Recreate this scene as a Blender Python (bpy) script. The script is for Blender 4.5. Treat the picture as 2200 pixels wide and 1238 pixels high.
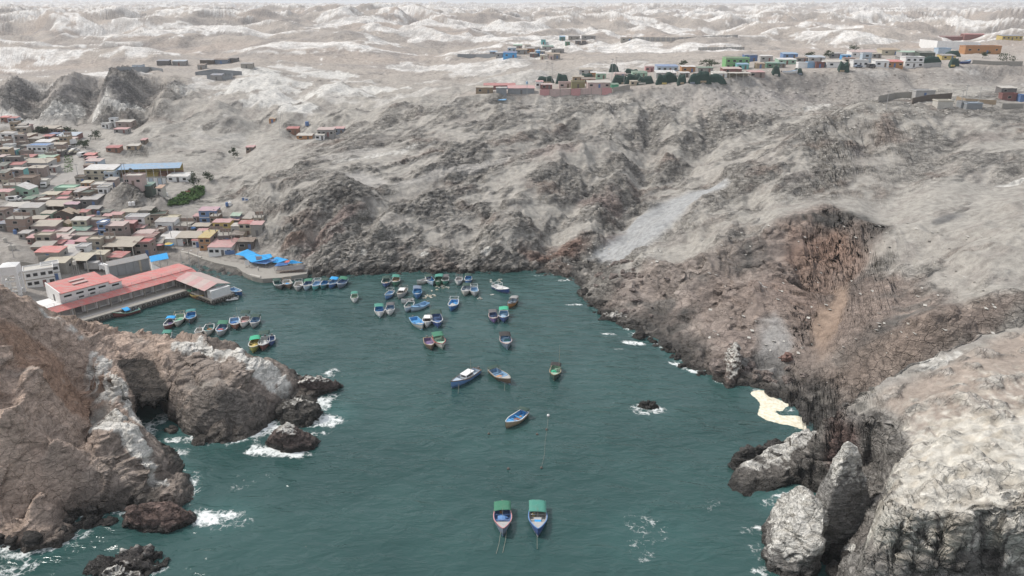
import bpy, bmesh, math, random
import numpy as np
from mathutils import Vector, Matrix

# ------------------------------------------------------------------ camera, sky, sun, exposure
S = bpy.context.scene
for o in list(bpy.data.objects):
    bpy.data.objects.remove(o)
CAM_H = 82.0
PITCH = math.radians(20.1)
FPX = 1662.0                       # focal length in pixels of the 2200 px wide photograph
cam_d = bpy.data.cameras.new('camera')
cam = bpy.data.objects.new('camera', cam_d)
S.collection.objects.link(cam)
cam.location = (0, 0, CAM_H)
cam.rotation_euler = (math.radians(90) - PITCH, 0, 0)
cam_d.sensor_width = 36.0
cam_d.lens = 36.0 * FPX / 2200.0
cam_d.clip_start = 0.5
cam_d.clip_end = 60000
S.camera = cam

SUN_EL, SUN_AZ = math.radians(50), math.radians(-75)      # azimuth from +Y towards +X
world = bpy.data.worlds.new('World')
S.world = world
world.use_nodes = True
wn = world.node_tree.nodes
wl = world.node_tree.links
wn.clear()
sky = wn.new('ShaderNodeTexSky')
sky.sky_type = 'NISHITA'
sky.sun_disc = False
sky.sun_elevation = SUN_EL
sky.sun_rotation = SUN_AZ
sky.altitude = 80
sky.air_density = 1.0
sky.dust_density = 5.0
sky.ozone_density = 1.5
# a veil of thin cloud over the whole sky: mostly grey-white, a little blue left
veil = wn.new('ShaderNodeMixRGB')
veil.inputs[0].default_value = 0.72
veil.inputs[2].default_value = (7.0, 7.25, 7.7, 1)
bg = wn.new('ShaderNodeBackground')
bg.inputs['Strength'].default_value = 0.062
wo = wn.new('ShaderNodeOutputWorld')
wl.new(sky.outputs[0], veil.inputs[1])
wl.new(veil.outputs[0], bg.inputs['Color'])
wl.new(bg.outputs[0], wo.inputs['Surface'])

sun_d = bpy.data.lights.new('sun', 'SUN')
sun_d.energy = 1.5
sun_d.angle = math.radians(10)
sun_d.color = (1.0, 0.96, 0.90)
sun = bpy.data.objects.new('sun', sun_d)
S.collection.objects.link(sun)
sdir = Vector((math.sin(SUN_AZ) * math.cos(SUN_EL), math.cos(SUN_AZ) * math.cos(SUN_EL), math.sin(SUN_EL)))
sun.rotation_euler = sdir.to_track_quat('Z', 'Y').to_euler()

S.view_settings.view_transform = 'Standard'
S.view_settings.look = 'None'
S.view_settings.gamma = 1.0
S.view_settings.use_curve_mapping = False
S.view_settings.exposure = 1.0
S.render.engine = 'CYCLES'
S.cycles.max_bounces = 6
S.cycles.diffuse_bounces = 3
S.cycles.glossy_bounces = 3
S.cycles.transmission_bounces = 4
S.cycles.volume_bounces = 1
S.cycles.use_denoising = True

# ------------------------------------------------------------------ survey: photograph pixel -> place
CP, SP = math.cos(PITCH), math.sin(PITCH)
def ray(u, v):
    a = (u - 1100.0) / FPX
    b = (619.0 - v) / FPX
    return a, CP + b * SP, -SP + b * CP
def atz(u, v, z=0.0):
    a, dy, dz = ray(u, v)
    t = (z - CAM_H) / dz
    return (a * t, dy * t, z)
def aty(u, v, y):
    a, dy, dz = ray(u, v)
    t = y / dy
    return (a * t, y, CAM_H + dz * t)

# ------------------------------------------------------------------ numpy noise
_rs = np.random.RandomState(7)
_ANG = _rs.rand(256) * 2 * np.pi
_G2 = np.stack([np.cos(_ANG), np.sin(_ANG)], 1).astype(np.float32)
_v = _rs.randn(256, 3)
_G3 = (_v / np.linalg.norm(_v, axis=1)[:, None]).astype(np.float32)
def _h(ix, iy, iz=0, seed=0):
    h = (ix.astype(np.int64) * 374761393 + iy.astype(np.int64) * 668265263 + np.int64(seed) * 974711)
    if not np.isscalar(iz):
        h = h + iz.astype(np.int64) * 2147483647
    h = (h ^ (h >> 13)) * 1274126177
    return ((h ^ (h >> 16)) & 255).astype(np.int32)
def gn2(x, y, seed=0):
    x = np.asarray(x, np.float64); y = np.asarray(y, np.float64)
    xi = np.floor(x); yi = np.floor(y)
    fx = (x - xi).astype(np.float32); fy = (y - yi).astype(np.float32)
    xi = xi.astype(np.int64); yi = yi.astype(np.int64)
    ux = fx * fx * fx * (fx * (fx * 6 - 15) + 10); uy = fy * fy * fy * (fy * (fy * 6 - 15) + 10)
    def c(a, b):
        g = _G2[_h(xi + a, yi + b, 0, seed)]
        return g[..., 0] * (fx - a) + g[..., 1] * (fy - b)
    n0 = c(0, 0) * (1 - ux) + c(1, 0) * ux
    n1 = c(0, 1) * (1 - ux) + c(1, 1) * ux
    return (n0 * (1 - uy) + n1 * uy) * 1.5
def gn3(x, y, z, seed=0):
    xi = np.floor(x); yi = np.floor(y); zi = np.floor(z)
    fx = (x - xi).astype(np.float32); fy = (y - yi).astype(np.float32); fz = (z - zi).astype(np.float32)
    xi = xi.astype(np.int64); yi = yi.astype(np.int64); zi = zi.astype(np.int64)
    ux = fx * fx * (3 - 2 * fx); uy = fy * fy * (3 - 2 * fy); uz = fz * fz * (3 - 2 * fz)
    def c(a, b, d):
        g = _G3[_h(xi + a, yi + b, zi + d, seed)]
        return g[..., 0] * (fx - a) + g[..., 1] * (fy - b) + g[..., 2] * (fz - d)
    r = []
    for d in (0, 1):
        n0 = c(0, 0, d) * (1 - ux) + c(1, 0, d) * ux
        n1 = c(0, 1, d) * (1 - ux) + c(1, 1, d) * ux
        r.append(n0 * (1 - uy) + n1 * uy)
    return (r[0] * (1 - uz) + r[1] * uz) * 1.6
def fbm2(x, y, n=4, seed=0, gain=0.5):
    s = 0; a = 1; f = 1
    for i in range(n):
        s = s + a * gn2(x * f, y * f, seed + i * 11)
        a *= gain; f *= 2.03
    return s
def ridge2(x, y, n=4, seed=0, gain=0.5):
    s = 0; a = 1; f = 1; t = 0
    for i in range(n):
        s = s + a * (1 - np.abs(gn2(x * f, y * f, seed + i * 11)) * 1.6)
        t += a; a *= gain; f *= 2.03
    return s / t
def ridge3(x, y, z, n=3, seed=0, gain=0.5):
    s = 0; a = 1; f = 1; t = 0
    for i in range(n):
        s = s + a * (1 - np.abs(gn3(x * f, y * f, z * f, seed + i * 11)) * 1.8)
        t += a; a *= gain; f *= 2.1
    return s / t
def sm(a, b, x):
    t = np.clip((x - a) / (b - a), 0, 1)
    return t * t * (3 - 2 * t)
# ------------------------------------------------------------------ the lie of the land: survey points
SURV = []
def zl(z, *uv):
    SURV.extend(atz(u, v, z) for u, v in uv)
def dens(pts, step=6.0):
    out = []
    for p, q in zip(pts[:-1], pts[1:]):
        n = max(1, int(math.dist(p[:2], q[:2]) / step))
        for i in range(n):
            t = i / n
            out.append(tuple(p[k] + (q[k] - p[k]) * t for k in range(3)))
    out.append(pts[-1])
    return out
def shore(*uv, off=None):
    SURV.extend(dens([atz(u, v, 0.0) for u, v in uv]))
    if off: SURV.extend(dens([atz(u + off[0], v + off[1], -3.2) for u, v in uv], 9.0))
def yl(*uvy):
    SURV.extend(aty(*p) for p in uvy)
def yline(*uvy):
    SURV.extend(dens([aty(*p) for p in uvy]))
def xyz(*p):
    SURV.extend(p)
# water's edge
shore((395, 560), (450, 578), (520, 592), (590, 594), (650, 591), (700, 590), (760, 590), (870, 583), (960, 584), (1060, 582), (1150, 577), (1230, 572), (1262, 582),
      (1240, 606), (1245, 635), (1290, 665), (1310, 692), (1370, 722), (1425, 747), (1470, 790), (1550, 822), (1600, 830), (1640, 838), (1700, 862), (1745, 893), (1772, 912))
SURV.extend(dens([atz(u, v, -2.6) for u, v in [(1215, 625), (1260, 685), (1340, 738), (1400, 768), (1450, 812), (1535, 845), (1600, 856)]], 9.0))
shore((1772, 912), (1800, 960), (1800, 1010), (1850, 1060), (1862, 1110))
xyz((52.5, 98, 0), (49, 90, 0), (47, 82, 0), (46, 76, 0), (47, 70, 0), (56, 67, 0), (75, 64, 0), (100, 58, 0), (130, 45, 0))
shore((-60, 1180), (0, 1158), (80, 1130), (150, 1108), (230, 1112), (310, 1108), (395, 1088), (415, 1062), (398, 1015), (372, 965), (352, 936), (350, 930), (375, 938), (440, 945), (520, 946), (575, 905), (610, 868), (640, 862))
SURV.extend(dens([atz(u, v, -3.2) for u, v in [(-60, 1225), (0, 1205), (90, 1172), (170, 1148), (310, 1146), (420, 1120), (452, 1075), (425, 1010), (398, 965)]], 8.0))
SURV.extend(dens([atz(u, v, -3.0) for u, v in [(440, 975), (530, 978), (600, 940)]], 8.0))
xyz((-45, 152, 0), (-47, 158, 0), (-54, 165, 0), (-66, 171, 0), (-80, 176, 0), (-95, 182, 0), (-112, 188, 0), (-124, 191, 0), (-112, 207, 0), (-104, 214, 0))
shore((240, 650), (330, 610), (395, 560))
# open water
for p in [(-30, 120), (-10, 150), (20, 150), (0, 180), (-40, 180), (-20, 215), (10, 220), (-55, 200), (-75, 205), (30, 120), (-20, 90), (20, 85), (-50, 90), (-80, 80), (0, 60), (-110, 60), (-70, 60), (30, 60), (40, 140), (25, 175), (-60, 218), (-36, 135), (-38, 145), (-45, 178), (-95, 197), (-115, 45), (60, 45), (-40, 228)]:
    SURV.append((p[0], p[1], -4.0))
# headland on the left
yl((330, 735, 157), (390, 735, 157), (450, 734, 157), (510, 748, 156), (560, 765, 155), (600, 798, 153), (612, 840, 151))
yl((480, 850, 140), (420, 850, 141), (380, 800, 148), (540, 840, 143), (450, 780, 152), (560, 830, 147))
yline((-30, 605, 138), (0, 624, 139), (60, 646, 142), (130, 690, 147), (200, 725, 152), (260, 738, 156), (330, 735, 157))
xyz((-115, 135, 34), (-140, 140, 38), (-130, 160, 26), (-135, 180, 12), (-110, 120, 30), (-115, 100, 22), (-160, 120, 42), (-200, 160, 34), (-150, 90, 28), (-125, 172, 14), (-100, 165, 12), (-170, 190, 20))
yl((0, 900, 112), (100, 800, 126), (50, 1000, 107), (10, 780, 124), (60, 880, 116), (100, 1060, 108.5), (20, 1090, 105.5), (120, 950, 113), (60, 720, 134), (150, 740, 144), (60, 800, 124))
yl((190, 760, 146), (230, 920, 123.5), (262, 905, 124.5), (215, 970, 119), (330, 985, 119), (290, 960, 121), (390, 1055, 114.5), (250, 1040, 114.5), (200, 1070, 112.6), (340, 1060, 113.6))
yl((188, 960, 128.5), (172, 880, 135), (175, 1000, 121), (160, 800, 142))
yl((220, 790, 143), (250, 830, 140), (310, 900, 134), (335, 940, 132), (290, 870, 137), (350, 1010, 122))
yl((300, 800, 149), (320, 770, 153))
# far shore, big middle hill
yl((700, 560, 243), (820, 550, 244), (900, 560, 243), (1000, 560, 242.5), (1100, 555, 242.5), (1200, 545, 243))
yl((900, 500, 259), (750, 520, 252), (1100, 500, 259), (1250, 500, 258), (1000, 450, 275), (1200, 430, 280), (1350, 400, 298), (1330, 470, 272))
yl((600, 440, 272), (570, 500, 256), (620, 540, 247), (680, 480, 262), (740, 425, 275), (700, 350, 315), (800, 385, 300), (780, 400, 290), (900, 400, 292), (850, 340, 318), (1000, 300, 335), (1000, 380, 300), (1100, 300, 335), (1200, 330, 318), (1180, 280, 345), (1290, 330, 325), (1350, 300, 345), (960, 250, 365), (1080, 245, 365), (640, 380, 295), (560, 400, 290), (1440, 370, 318), (1420, 310, 340), (1500, 330, 330))
yl((500, 440, 300), (450, 425, 312), (430, 395, 325), (530, 350, 345), (640, 320, 360), (500, 330, 365))
# plateau edge, its slope and the flat behind
yline((985, 215, 384), (1040, 206, 385), (1200, 204, 385), (1340, 196, 385), (1500, 181, 385), (1650, 164, 395), (1800, 156, 405), (1950, 149, 415), (2100, 144, 425), (2260, 140, 435))
yl((1500, 250, 362), (1700, 250, 370), (1850, 210, 385), (1600, 215, 378), (1420, 235, 368), (1980, 180, 402), (2150, 165, 415), (1640, 290, 352))
yl((1040, 196, 400), (1200, 192, 405), (1340, 180, 405), (1500, 166, 405), (1700, 148, 425), (1900, 138, 440), (2100, 130, 450), (1150, 183, 425), (1400, 155, 440), (1700, 125, 470), (2050, 100, 560), (1900, 118, 500), (1550, 140, 470), (2200, 118, 520))
yl((1250, 170, 470), (1000, 200, 425), (1100, 170, 480))
# gully and scree between the hills
yl((1350, 530, 258), (1430, 465, 276), (1540, 405, 287), (1300, 560, 247))
xyz((100, 312, 22), (122, 335, 27), (150, 362, 33), (185, 385, 38), (235, 400, 44))
# right hill: crest and face
yline((1300, 572, 241), (1390, 488, 250), (1480, 435, 260), (1560, 388, 270), (1680, 320, 285), (1800, 250, 300), (1900, 223, 315), (2050, 222, 322), (2240, 226, 322))
xyz((150, 345, 42), (190, 352, 45), (240, 360, 46))
yl((2100, 205, 340), (1980, 206, 338))
yl((1330, 640, 206), (1400, 560, 218), (1450, 640, 203), (1480, 520, 232), (1600, 450, 246), (1700, 380, 262), (1850, 320, 278), (2000, 300, 285), (2000, 380, 250), (1860, 420, 238), (1560, 560, 212), (2000, 450, 222), (2200, 400, 235), (2200, 300, 280), (2100, 470, 208))
yline((1600, 560, 211), (1640, 500, 215), (1700, 468, 222), (1770, 455, 226), (1840, 468, 220), (1893, 500, 210))
yl((1770, 530, 213), (1700, 540, 211), (1850, 520, 209), (1780, 620, 196), (1700, 620, 195), (1840, 570, 201), (1760, 720, 172), (1700, 800, 162.5), (1640, 612, 193.5), (1610, 640, 191), (1660, 690, 180), (1590, 720, 177), (1570, 760, 170), (1530, 740, 175.5), (1450, 720, 186), (1550, 640, 196), (1690, 720, 173.5), (1640, 790, 166))
yl((2150, 560, 170), (1980, 600, 176), (1900, 600, 183), (1890, 640, 176), (1850, 700, 163.5), (1800, 830, 151.5), (1850, 780, 154.5), (2000, 680, 150), (1930, 640, 172), (2200, 620, 150), (2100, 640, 155), (2070, 700, 149), (1950, 720, 150), (1900, 790, 149.5), (1960, 660, 163), (2200, 500, 180))
xyz((70, 141.5, 4), (84, 144, 9), (97, 147.5, 15), (112, 149, 20), (76, 147, 4.5), (67, 146, 2))
yl((1690, 845, 153.5), (1750, 855, 150), (1790, 860, 149))
# near plateau on the right: foot of its cliffs here, its top below
xyz((57.5, 108, 2.5), (56, 102, 1), (62, 112, 4), (66, 122, 4), (62, 128, 1.5), (75, 100, 6), (75, 120, 8), (100, 110, 14), (64, 90, 2), (90, 85, 4))
xyz((50, 76, 1), (60, 74, 1), (75, 71, 2), (51.5, 84, 1), (53.5, 92, 1), (110, 80, 6), (130, 110, 20), (130, 150, 26), (160, 190, 38), (200, 250, 42), (110, 62, 2))
# the valley with the town
zl(1.6, (100, 640), (200, 600), (330, 560), (420, 545), (540, 575), (640, 575), (60, 680))
zl(3.0, (350, 525), (440, 530), (560, 545), (60, 600))
zl(4.2, (100, 555), (220, 545), (300, 520), (480, 505))
zl(6.5, (200, 490), (300, 475), (400, 475), (80, 520), (530, 480))
zl(9.5, (60, 460), (200, 440), (330, 440), (150, 430), (380, 445))
zl(12, (0, 430), (100, 400), (180, 395), (240, 385), (330, 385), (390, 385))
zl(14.3, (60, 370), (150, 350), (260, 350), (360, 360), (20, 380))
zl(17, (20, 330), (120, 315), (180, 310), (240, 325))
zl(19.3, (60, 272), (130, 285), (200, 280), (250, 272), (0, 300))
yl((262, 395, 293), (280, 415, 289), (220, 420, 291), (330, 425, 290), (360, 430, 296))
yl((30, 522, 236), (0, 540, 232), (60, 545, 231), (75, 560, 229))
xyz((-250, 300, 26), (-280, 350, 32), (-300, 420, 36), (-230, 230, 16), (-260, 250, 28), (-340, 360, 42), (-200, 215, 10), (-175, 200, 4))
yl((420, 300, 385), (300, 340, 362), (470, 235, 430), (380, 262, 415), (320, 290, 395), (560, 262, 420), (560, 300, 385), (680, 286, 400), (620, 296, 390), (750, 250, 410), (850, 230, 420), (800, 290, 360), (490, 262, 412))
# cliffs behind the town and the uplands
yl((60, 172, 495), (180, 168, 492), (300, 165, 490), (60, 262, 440), (250, 268, 430), (150, 268, 435), (100, 225, 455), (200, 222, 455), (330, 215, 452), (380, 180, 490))
yl((450, 155, 550), (250, 155, 545), (100, 160, 560), (540, 142, 530), (630, 235, 440), (590, 200, 480), (700, 190, 500), (760, 215, 470), (800, 165, 560), (900, 190, 500), (700, 160, 560), (600, 150, 560), (1000, 165, 560), (900, 160, 600), (1150, 113, 650), (1080, 120, 640), (1350, 125, 600), (1500, 112, 600), (1700, 100, 610), (2000, 82, 640), (450, 130, 640), (200, 130, 640), (0, 150, 600), (700, 130, 640))
xyz((-420, 480, 45), (-480, 600, 48), (330, 480, 56), (420, 600, 60), (300, 300, 47), (330, 200, 48), (-420, 300, 44), (460, 400, 54))

SV = np.array(SURV, np.float64)
_, ui = np.unique(np.round(SV[:, :2] / 0.8), axis=0, return_index=True)
SV = SV[np.sort(ui)]
D = np.hypot(SV[:, None, 0] - SV[None, :, 0], SV[:, None, 1] - SV[None, :, 1])
NP_ = len(SV)
A = np.zeros((NP_ + 1, NP_ + 1)); A[:NP_, :NP_] = -D + np.eye(NP_) * 0.15
A[NP_, :NP_] = 1; A[:NP_, NP_] = 1
W = np.linalg.solve(A, np.append(SV[:, 2], 0))
GX0, GX1, GY0, GY1, GS = -640.0, 640.0, 30.0, 700.0, 2.0
gx = np.arange(GX0, GX1 + GS, GS); gy = np.arange(GY0, GY1 + GS, GS)
BASE = np.zeros((len(gy), len(gx)), np.float32)
for j0 in range(0, len(gy), 20):
    X, Y = np.meshgrid(gx, gy[j0:j0 + 20])
    acc = np.full(X.size, W[NP_])
    xf, yf = X.ravel(), Y.ravel()
    near = np.float32
    d = np.sqrt((xf[:, None].astype(near) - SV[None, :, 0].astype(near)) ** 2 + (yf[:, None].astype(near) - SV[None, :, 1].astype(near)) ** 2)
    acc = acc - d @ W[:NP_].astype(near)
    BASE[j0:j0 + 20] = acc.reshape(X.shape)
BASE = np.clip(BASE, -6, 75)
NEARP = np.array([aty(*p) for p in [(1765, 905, 123.5), (1800, 878, 124), (1860, 832, 127), (1950, 790, 132), (2100, 722, 139), (2240, 680, 145), (1850, 900, 119), (1925, 930, 112),
    (1945, 962, 105), (1925, 1000, 98), (1905, 1060, 90), (1888, 1108, 83.5), (2000, 1112, 81.5), (2100, 1098, 81), (2240, 1085, 80), (2200, 880, 108), (2050, 950, 98), (2050, 850, 115), (1960, 900, 112),
    (2200, 760, 130), (2100, 800, 122), (2100, 1020, 89), (1990, 1030, 91), (2000, 850, 120), (1930, 870, 119)]] + [(120, 80, 27), (140, 110, 30), (140, 150, 34), (220, 150, 40), (220, 70, 36)])
_D = np.hypot(NEARP[:, None, 0] - NEARP[None, :, 0], NEARP[:, None, 1] - NEARP[None, :, 1])
_n = len(NEARP); _A = np.ones((_n + 1, _n + 1)); _A[:_n, :_n] = -_D + np.eye(_n) * 0.5; _A[_n, _n] = 0
NEARW = np.linalg.solve(_A, np.append(NEARP[:, 2], 0))
NEAR_EDGE = [aty(*p)[:2] for p in [(1765, 905, 123.5), (1800, 878, 124), (1860, 832, 127), (1950, 790, 132), (2100, 722, 139), (2240, 680, 145)]] + [(170, 160), (230, 160), (230, 66), (120, 77)] \
    + [aty(*p)[:2] for p in [(2240, 1085, 80), (2100, 1098, 81), (2000, 1112, 81.5), (1888, 1108, 83.5), (1905, 1060, 90), (1925, 1000, 98), (1945, 962, 105), (1925, 930, 112), (1850, 900, 119)]]
def seg_d(x, y, a, b):
    ax, ay = a; bx, by = b
    t = np.clip(((x - ax) * (bx - ax) + (y - ay) * (by - ay)) / ((bx - ax) ** 2 + (by - ay) ** 2 + 1e-12), 0, 1)
    return np.hypot(x - ax - t * (bx - ax), y - ay - t * (by - ay))
def poly_sd(x, y, q):
    ins = np.zeros(x.shape, bool); dm = np.full(x.shape, 1e9)
    for (ax, ay), (bx, by) in zip(q, q[1:] + q[:1]):
        ins ^= ((ay > y) != (by > y)) & (x < (bx - ax) * (y - ay) / (by - ay + 1e-12) + ax)
        dm = np.minimum(dm, seg_d(x, y, (ax, ay), (bx, by)))
    return np.where(ins, dm, -dm)
def near_block(x, y, b):
    """the near plateau stands on the low ground with sheer, jagged sides"""
    out = b.copy()
    k = np.where((x > 38) & (x < 235) & (y > 60) & (y < 170))
    xx, yy = x[k], y[k]
    sd = poly_sd(xx, yy, NEAR_EDGE)
    sd = sd + 1.3 * gn2(xx / 4.5, yy / 4.5, 301) + 0.5 * gn2(xx / 1.6, yy / 1.6, 302)
    top = np.full(xx.shape, NEARW[_n])
    for (px_, py_, _), w_ in zip(NEARP, NEARW[:_n]):
        top = top - np.hypot(xx - px_, yy - py_) * w_
    lo = b[k]
    q = 0.42 * sm(-5.0, -2.6, sd) + 0.58 * sm(-1.5, 0.3, sd)
    out[k] = np.maximum(lo, lo + (top - lo) * q)
    return out
def lines(pp):
    return [[aty(*p)[:2] for p in l] for l in pp]

def base(x, y):
    fx = np.clip((x - GX0) / GS, 0, len(gx) - 1.001); fy = np.clip((y - GY0) / GS, 0, len(gy) - 1.001)
    i = fx.astype(int); j = fy.astype(int); fx = fx - i; fy = fy - j
    b = (BASE[j, i] * (1 - fx) + BASE[j, i + 1] * fx) * (1 - fy) + (BASE[j + 1, i] * (1 - fx) + BASE[j + 1, i + 1] * fx) * fy
    return b
def far_parts(x, y):
    wx = x + 40 * gn2(x / 170, y / 170, 3); wy = y + 40 * gn2(x / 170, y / 170, 4)
    b1 = 1 - np.minimum(1, np.abs(gn2(wx / 250, wy / 210, 21)) * 2.2)        # narrow valleys ...
    b2 = np.minimum(1.2, np.abs(gn2(wx / 105, wy / 90, 22)) * 2.2)           # ... between rounded backs
    b3 = np.minimum(1.2, np.abs(gn2(wx / 44, wy / 38, 23)) * 2.0)
    return b1, b2, b3
def far_h(x, y):
    r = np.hypot(x, y)
    b1, b2, b3 = far_parts(x, y)
    amp = sm(450, 1300, r)
    g = gn2(x / 900, y / 700, 25)
    ero = ridge2(x / 95, y / 120, 3, 29, .45)
    z = 41 + 4 * amp + g * (6 + 11 * amp) + (1 - b1) * (6 + 12 * amp) + b2 * (3.5 + 5 * amp) + b3 * (1.2 + 1.5 * amp) + (ero - .4) * (7 + 9 * amp)
    z = z + sm(900, 2600, r) * (gn2(x / 1500 + 3.1, y / 1100, 27) * 16 - 10)
    z = z + sm(3000, 9000, r) * (25 + 40 * gn2(x / 2600, y / 2600, 28))
    return z
def mound_h(x, y, r):
    """low mounds of the nearer uplands"""
    b1, b2, b3 = far_parts(x * 1.6 + 500, y * 1.6)
    return (b2 - .55) * 3.0 + (b3 - .5) * 1.2 - b1 * 2.5 + (ridge2(x / 48, y / 60, 4, 31, .55) - .45) * 8.0
def ground0(x, y):
    """height without the small relief"""
    x = np.asarray(x, np.float64); y = np.asarray(y, np.float64)
    b = near_block(x, y, base(x, y))
    d = np.maximum(y, np.abs(x) * 1.15)
    k = sm(520, 640, d)
    return b * (1 - k) + far_h(x, y) * k if np.any(k > 0) else b
# ------------------------------------------------------------------ ground mesh: denser where the land is steep
def capsule(x, y, a, b):
    ax, ay = a; bx, by = b
    t = np.clip(((x - ax) * (bx - ax) + (y - ay) * (by - ay)) / ((bx - ax) ** 2 + (by - ay) ** 2), 0, 1)
    return np.hypot(x - ax - t * (bx - ax), y - ay - t * (by - ay))
NA, NR = 1150, 930
az = np.radians(np.linspace(-47, 47, NA))
rf = np.concatenate([np.geomspace(56, 700, 1500), np.geomspace(702, 12000, 700)])
AZ, RF = np.meshgrid(az, rf, indexing='ij')
X = np.sin(AZ) * RF; Y = np.cos(AZ) * RF
Z = ground0(X, Y)
dr = np.diff(RF, axis=1); dz = np.diff(Z, axis=1)
el = np.arctan2(Z - CAM_H, RF)
mx = np.maximum.accumulate(el, axis=1)
hid = (mx - el)[:, 1:] > 0.004
wt = np.sqrt((0.42 * dr) ** 2 + (1.5 * dz) ** 2) / RF[:, 1:] * sm(0, 40, RF[:, 1:] - 40)
wt = np.where(hid & (RF[:, 1:] > 330), wt * 0.3, np.where(hid, wt * .55, wt))
wt = np.where((Z[:, 1:] < -1.2) & (RF[:, 1:] < 420), wt * 0.10, wt)
wt *= (1 + 0.5 * sm(420, 250, RF[:, 1:])) * (1 - .45 * sm(420, 600, RF[:, 1:])) * (1 - .45 * sm(800, 1100, RF[:, 1:]))
for _ in range(3):
    cs = np.cumsum(np.pad(wt, ((16, 15), (0, 0)), mode='edge'), axis=0)
    wt = (cs[31:] - cs[:-31]) / 31
    wt = np.concatenate([wt[:1]] * (NA - len(wt)) + [wt]) if len(wt) < NA else wt
C = np.concatenate([np.zeros((NA, 1)), np.cumsum(wt, axis=1)], axis=1)
C /= C[:, -1:]
R = np.zeros((NA, NR))
tt = np.linspace(0, 1, NR)
for i in range(NA):
    R[i] = np.interp(tt, C[i], rf)
AZ = np.repeat(az[:, None], NR, 1)
X = (np.sin(AZ) * R).ravel(); Y = (np.cos(AZ) * R).ravel()
del RF, el, mx, hid, wt, cs, C
Rr = R.ravel()
Z0 = ground0(X, Y)

def blob(px, z, rx, ry=None, rot=0.0, k=0.6):
    """soft patch on the ground round the surveyed point, radii in metres"""
    ry = ry or rx
    cx, cy = px
    c, s = math.cos(rot), math.sin(rot)
    dx, dy = X - cx, Y - cy
    q = np.sqrt(((dx * c + dy * s) / rx) ** 2 + ((-dx * s + dy * c) / ry) ** 2)
    return sm(1.0, 1.0 - k, q + 0.35 * NW)
_gr = np.linspace(60, 640, 2400)
def hit(u, v):
    """where the sight line through a photograph pixel meets the ground"""
    a, dy, dz = ray(u, v)
    t = _gr / math.hypot(a, dy)
    z = ground0(a * t, dy * t)
    i = np.argmax(z >= CAM_H + dz * t) or len(t) - 1
    tt_ = t[i]
    return float(a * tt_), float(dy * tt_), float(max(CAM_H + dz * tt_, 0))

NW = fbm2(X / 9, Y / 9, 3, 41)
def worley_facets(x, y, z, s, seed):
    """each cell of a broken rock mass gets a tilted plane of its own"""
    x = x / s; y = y / s; z = z / s
    xi = np.floor(x).astype(np.int64); yi = np.floor(y).astype(np.int64); zi = np.floor(z).astype(np.int64)
    best = np.full(x.shape, 1e9, np.float32); bi = np.zeros(x.shape, np.int32); bd = np.zeros(x.shape, np.float32)
    fx = (x - xi).astype(np.float32); fy = (y - yi).astype(np.float32); fz = (z - zi).astype(np.float32)
    for a in (-1, 0, 1):
        for b in (-1, 0, 1):
            for c in (-1, 0, 1):
                hh_ = _h(xi + a, yi + b, zi + c, seed)
                j = _G3[hh_] * 0.42
                g = _G3[(hh_ * 7 + 13) & 255]
                ddx, ddy, ddz = fx - a - .5 - j[:, 0], fy - b - .5 - j[:, 1], fz - c - .5 - j[:, 2]
                d = ddx * ddx + ddy * ddy + ddz * ddz
                m = d < best
                best = np.where(m, d, best)
                bd = np.where(m, ddx * g[:, 0] + ddy * g[:, 1] + ddz * g[:, 2] + (hh_ & 15) / 40.0 - .2, bd)
    return bd
def line_d(l):
    d = np.full(X.shape, 1e9)
    for a_, b_ in zip(l[:-1], l[1:]):
        d = np.minimum(d, seg_d(X, Y, a_, b_))
    return d
NWL = fbm2(X / 34, Y / 34, 3, 43)
# slope of the smooth land
e = 1.0
sx = (ground0(X + e, Y) - ground0(X - e, Y)) / (2 * e); sy = (ground0(X, Y + e) - ground0(X, Y - e)) / (2 * e)
SL = np.hypot(sx, sy)

farm = sm(430, 620, Rr)
# flat places: town, plateau tops, garden, beach
def poly_dist(pts):
    return poly_sd(X, Y, [p[:2] for p in pts])
def inpoly_soft(pts, soft):
    q = np.array([atp[:2] for atp in pts])
    ins = np.zeros(X.shape, bool); dmin = np.full(X.shape, 1e9)
    for (ax, ay), (bx, by) in zip(q, np.roll(q, -1, 0)):
        cond = ((ay > Y) != (by > Y)) & (X < (bx - ax) * (Y - ay) / (by - ay + 1e-12) + ax)
        ins ^= cond
        dmin = np.minimum(dmin, capsule(X, Y, (ax, ay), (bx, by)))
    sd = np.where(ins, dmin, -dmin)
    return sm(-soft, soft, sd + NW * soft * 0.5)
town = inpoly_soft([(-170, 206), (-119, 195)] + [hit(*p) for p in [(420, 620), (400, 560), (560, 590), (650, 585), (640, 555), (570, 520), (545, 455), (420, 450), (340, 450), (240, 440), (290, 395), (420, 385), (405, 355), (180, 350), (200, 290), (180, 268), (60, 275), (-80, 300), (-120, 400), (-100, 560)]], 5)
PLAT = [aty(*p) for p in [(985, 213, 388), (1040, 205, 387), (1200, 203, 387), (1340, 195, 387), (1500, 180, 387), (1650, 163, 397), (1800, 155, 407), (1950, 148, 417), (2100, 143, 427), (2300, 138, 437), (2300, 100, 560), (1900, 105, 560), (1500, 140, 500), (1200, 165, 460), (1000, 190, 420)]]
flat_sd = poly_dist(PLAT) + 2.0 * NW
flat_top = inpoly_soft(PLAT, 2.5)
near_flat = inpoly_soft([aty(*p) for p in [(1880, 840, 122), (2000, 790, 128), (2240, 700, 142), (2300, 1080, 80), (1900, 1095, 85), (1950, 960, 104), (1960, 900, 112)]], 2.5)
scree = inpoly_soft([hit(*p) for p in [(1300, 566), (1272, 552), (1330, 497), (1400, 448), (1480, 414), (1555, 388), (1562, 396), (1490, 440), (1425, 497), (1365, 548), (1325, 576)]], 2.5)
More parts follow.
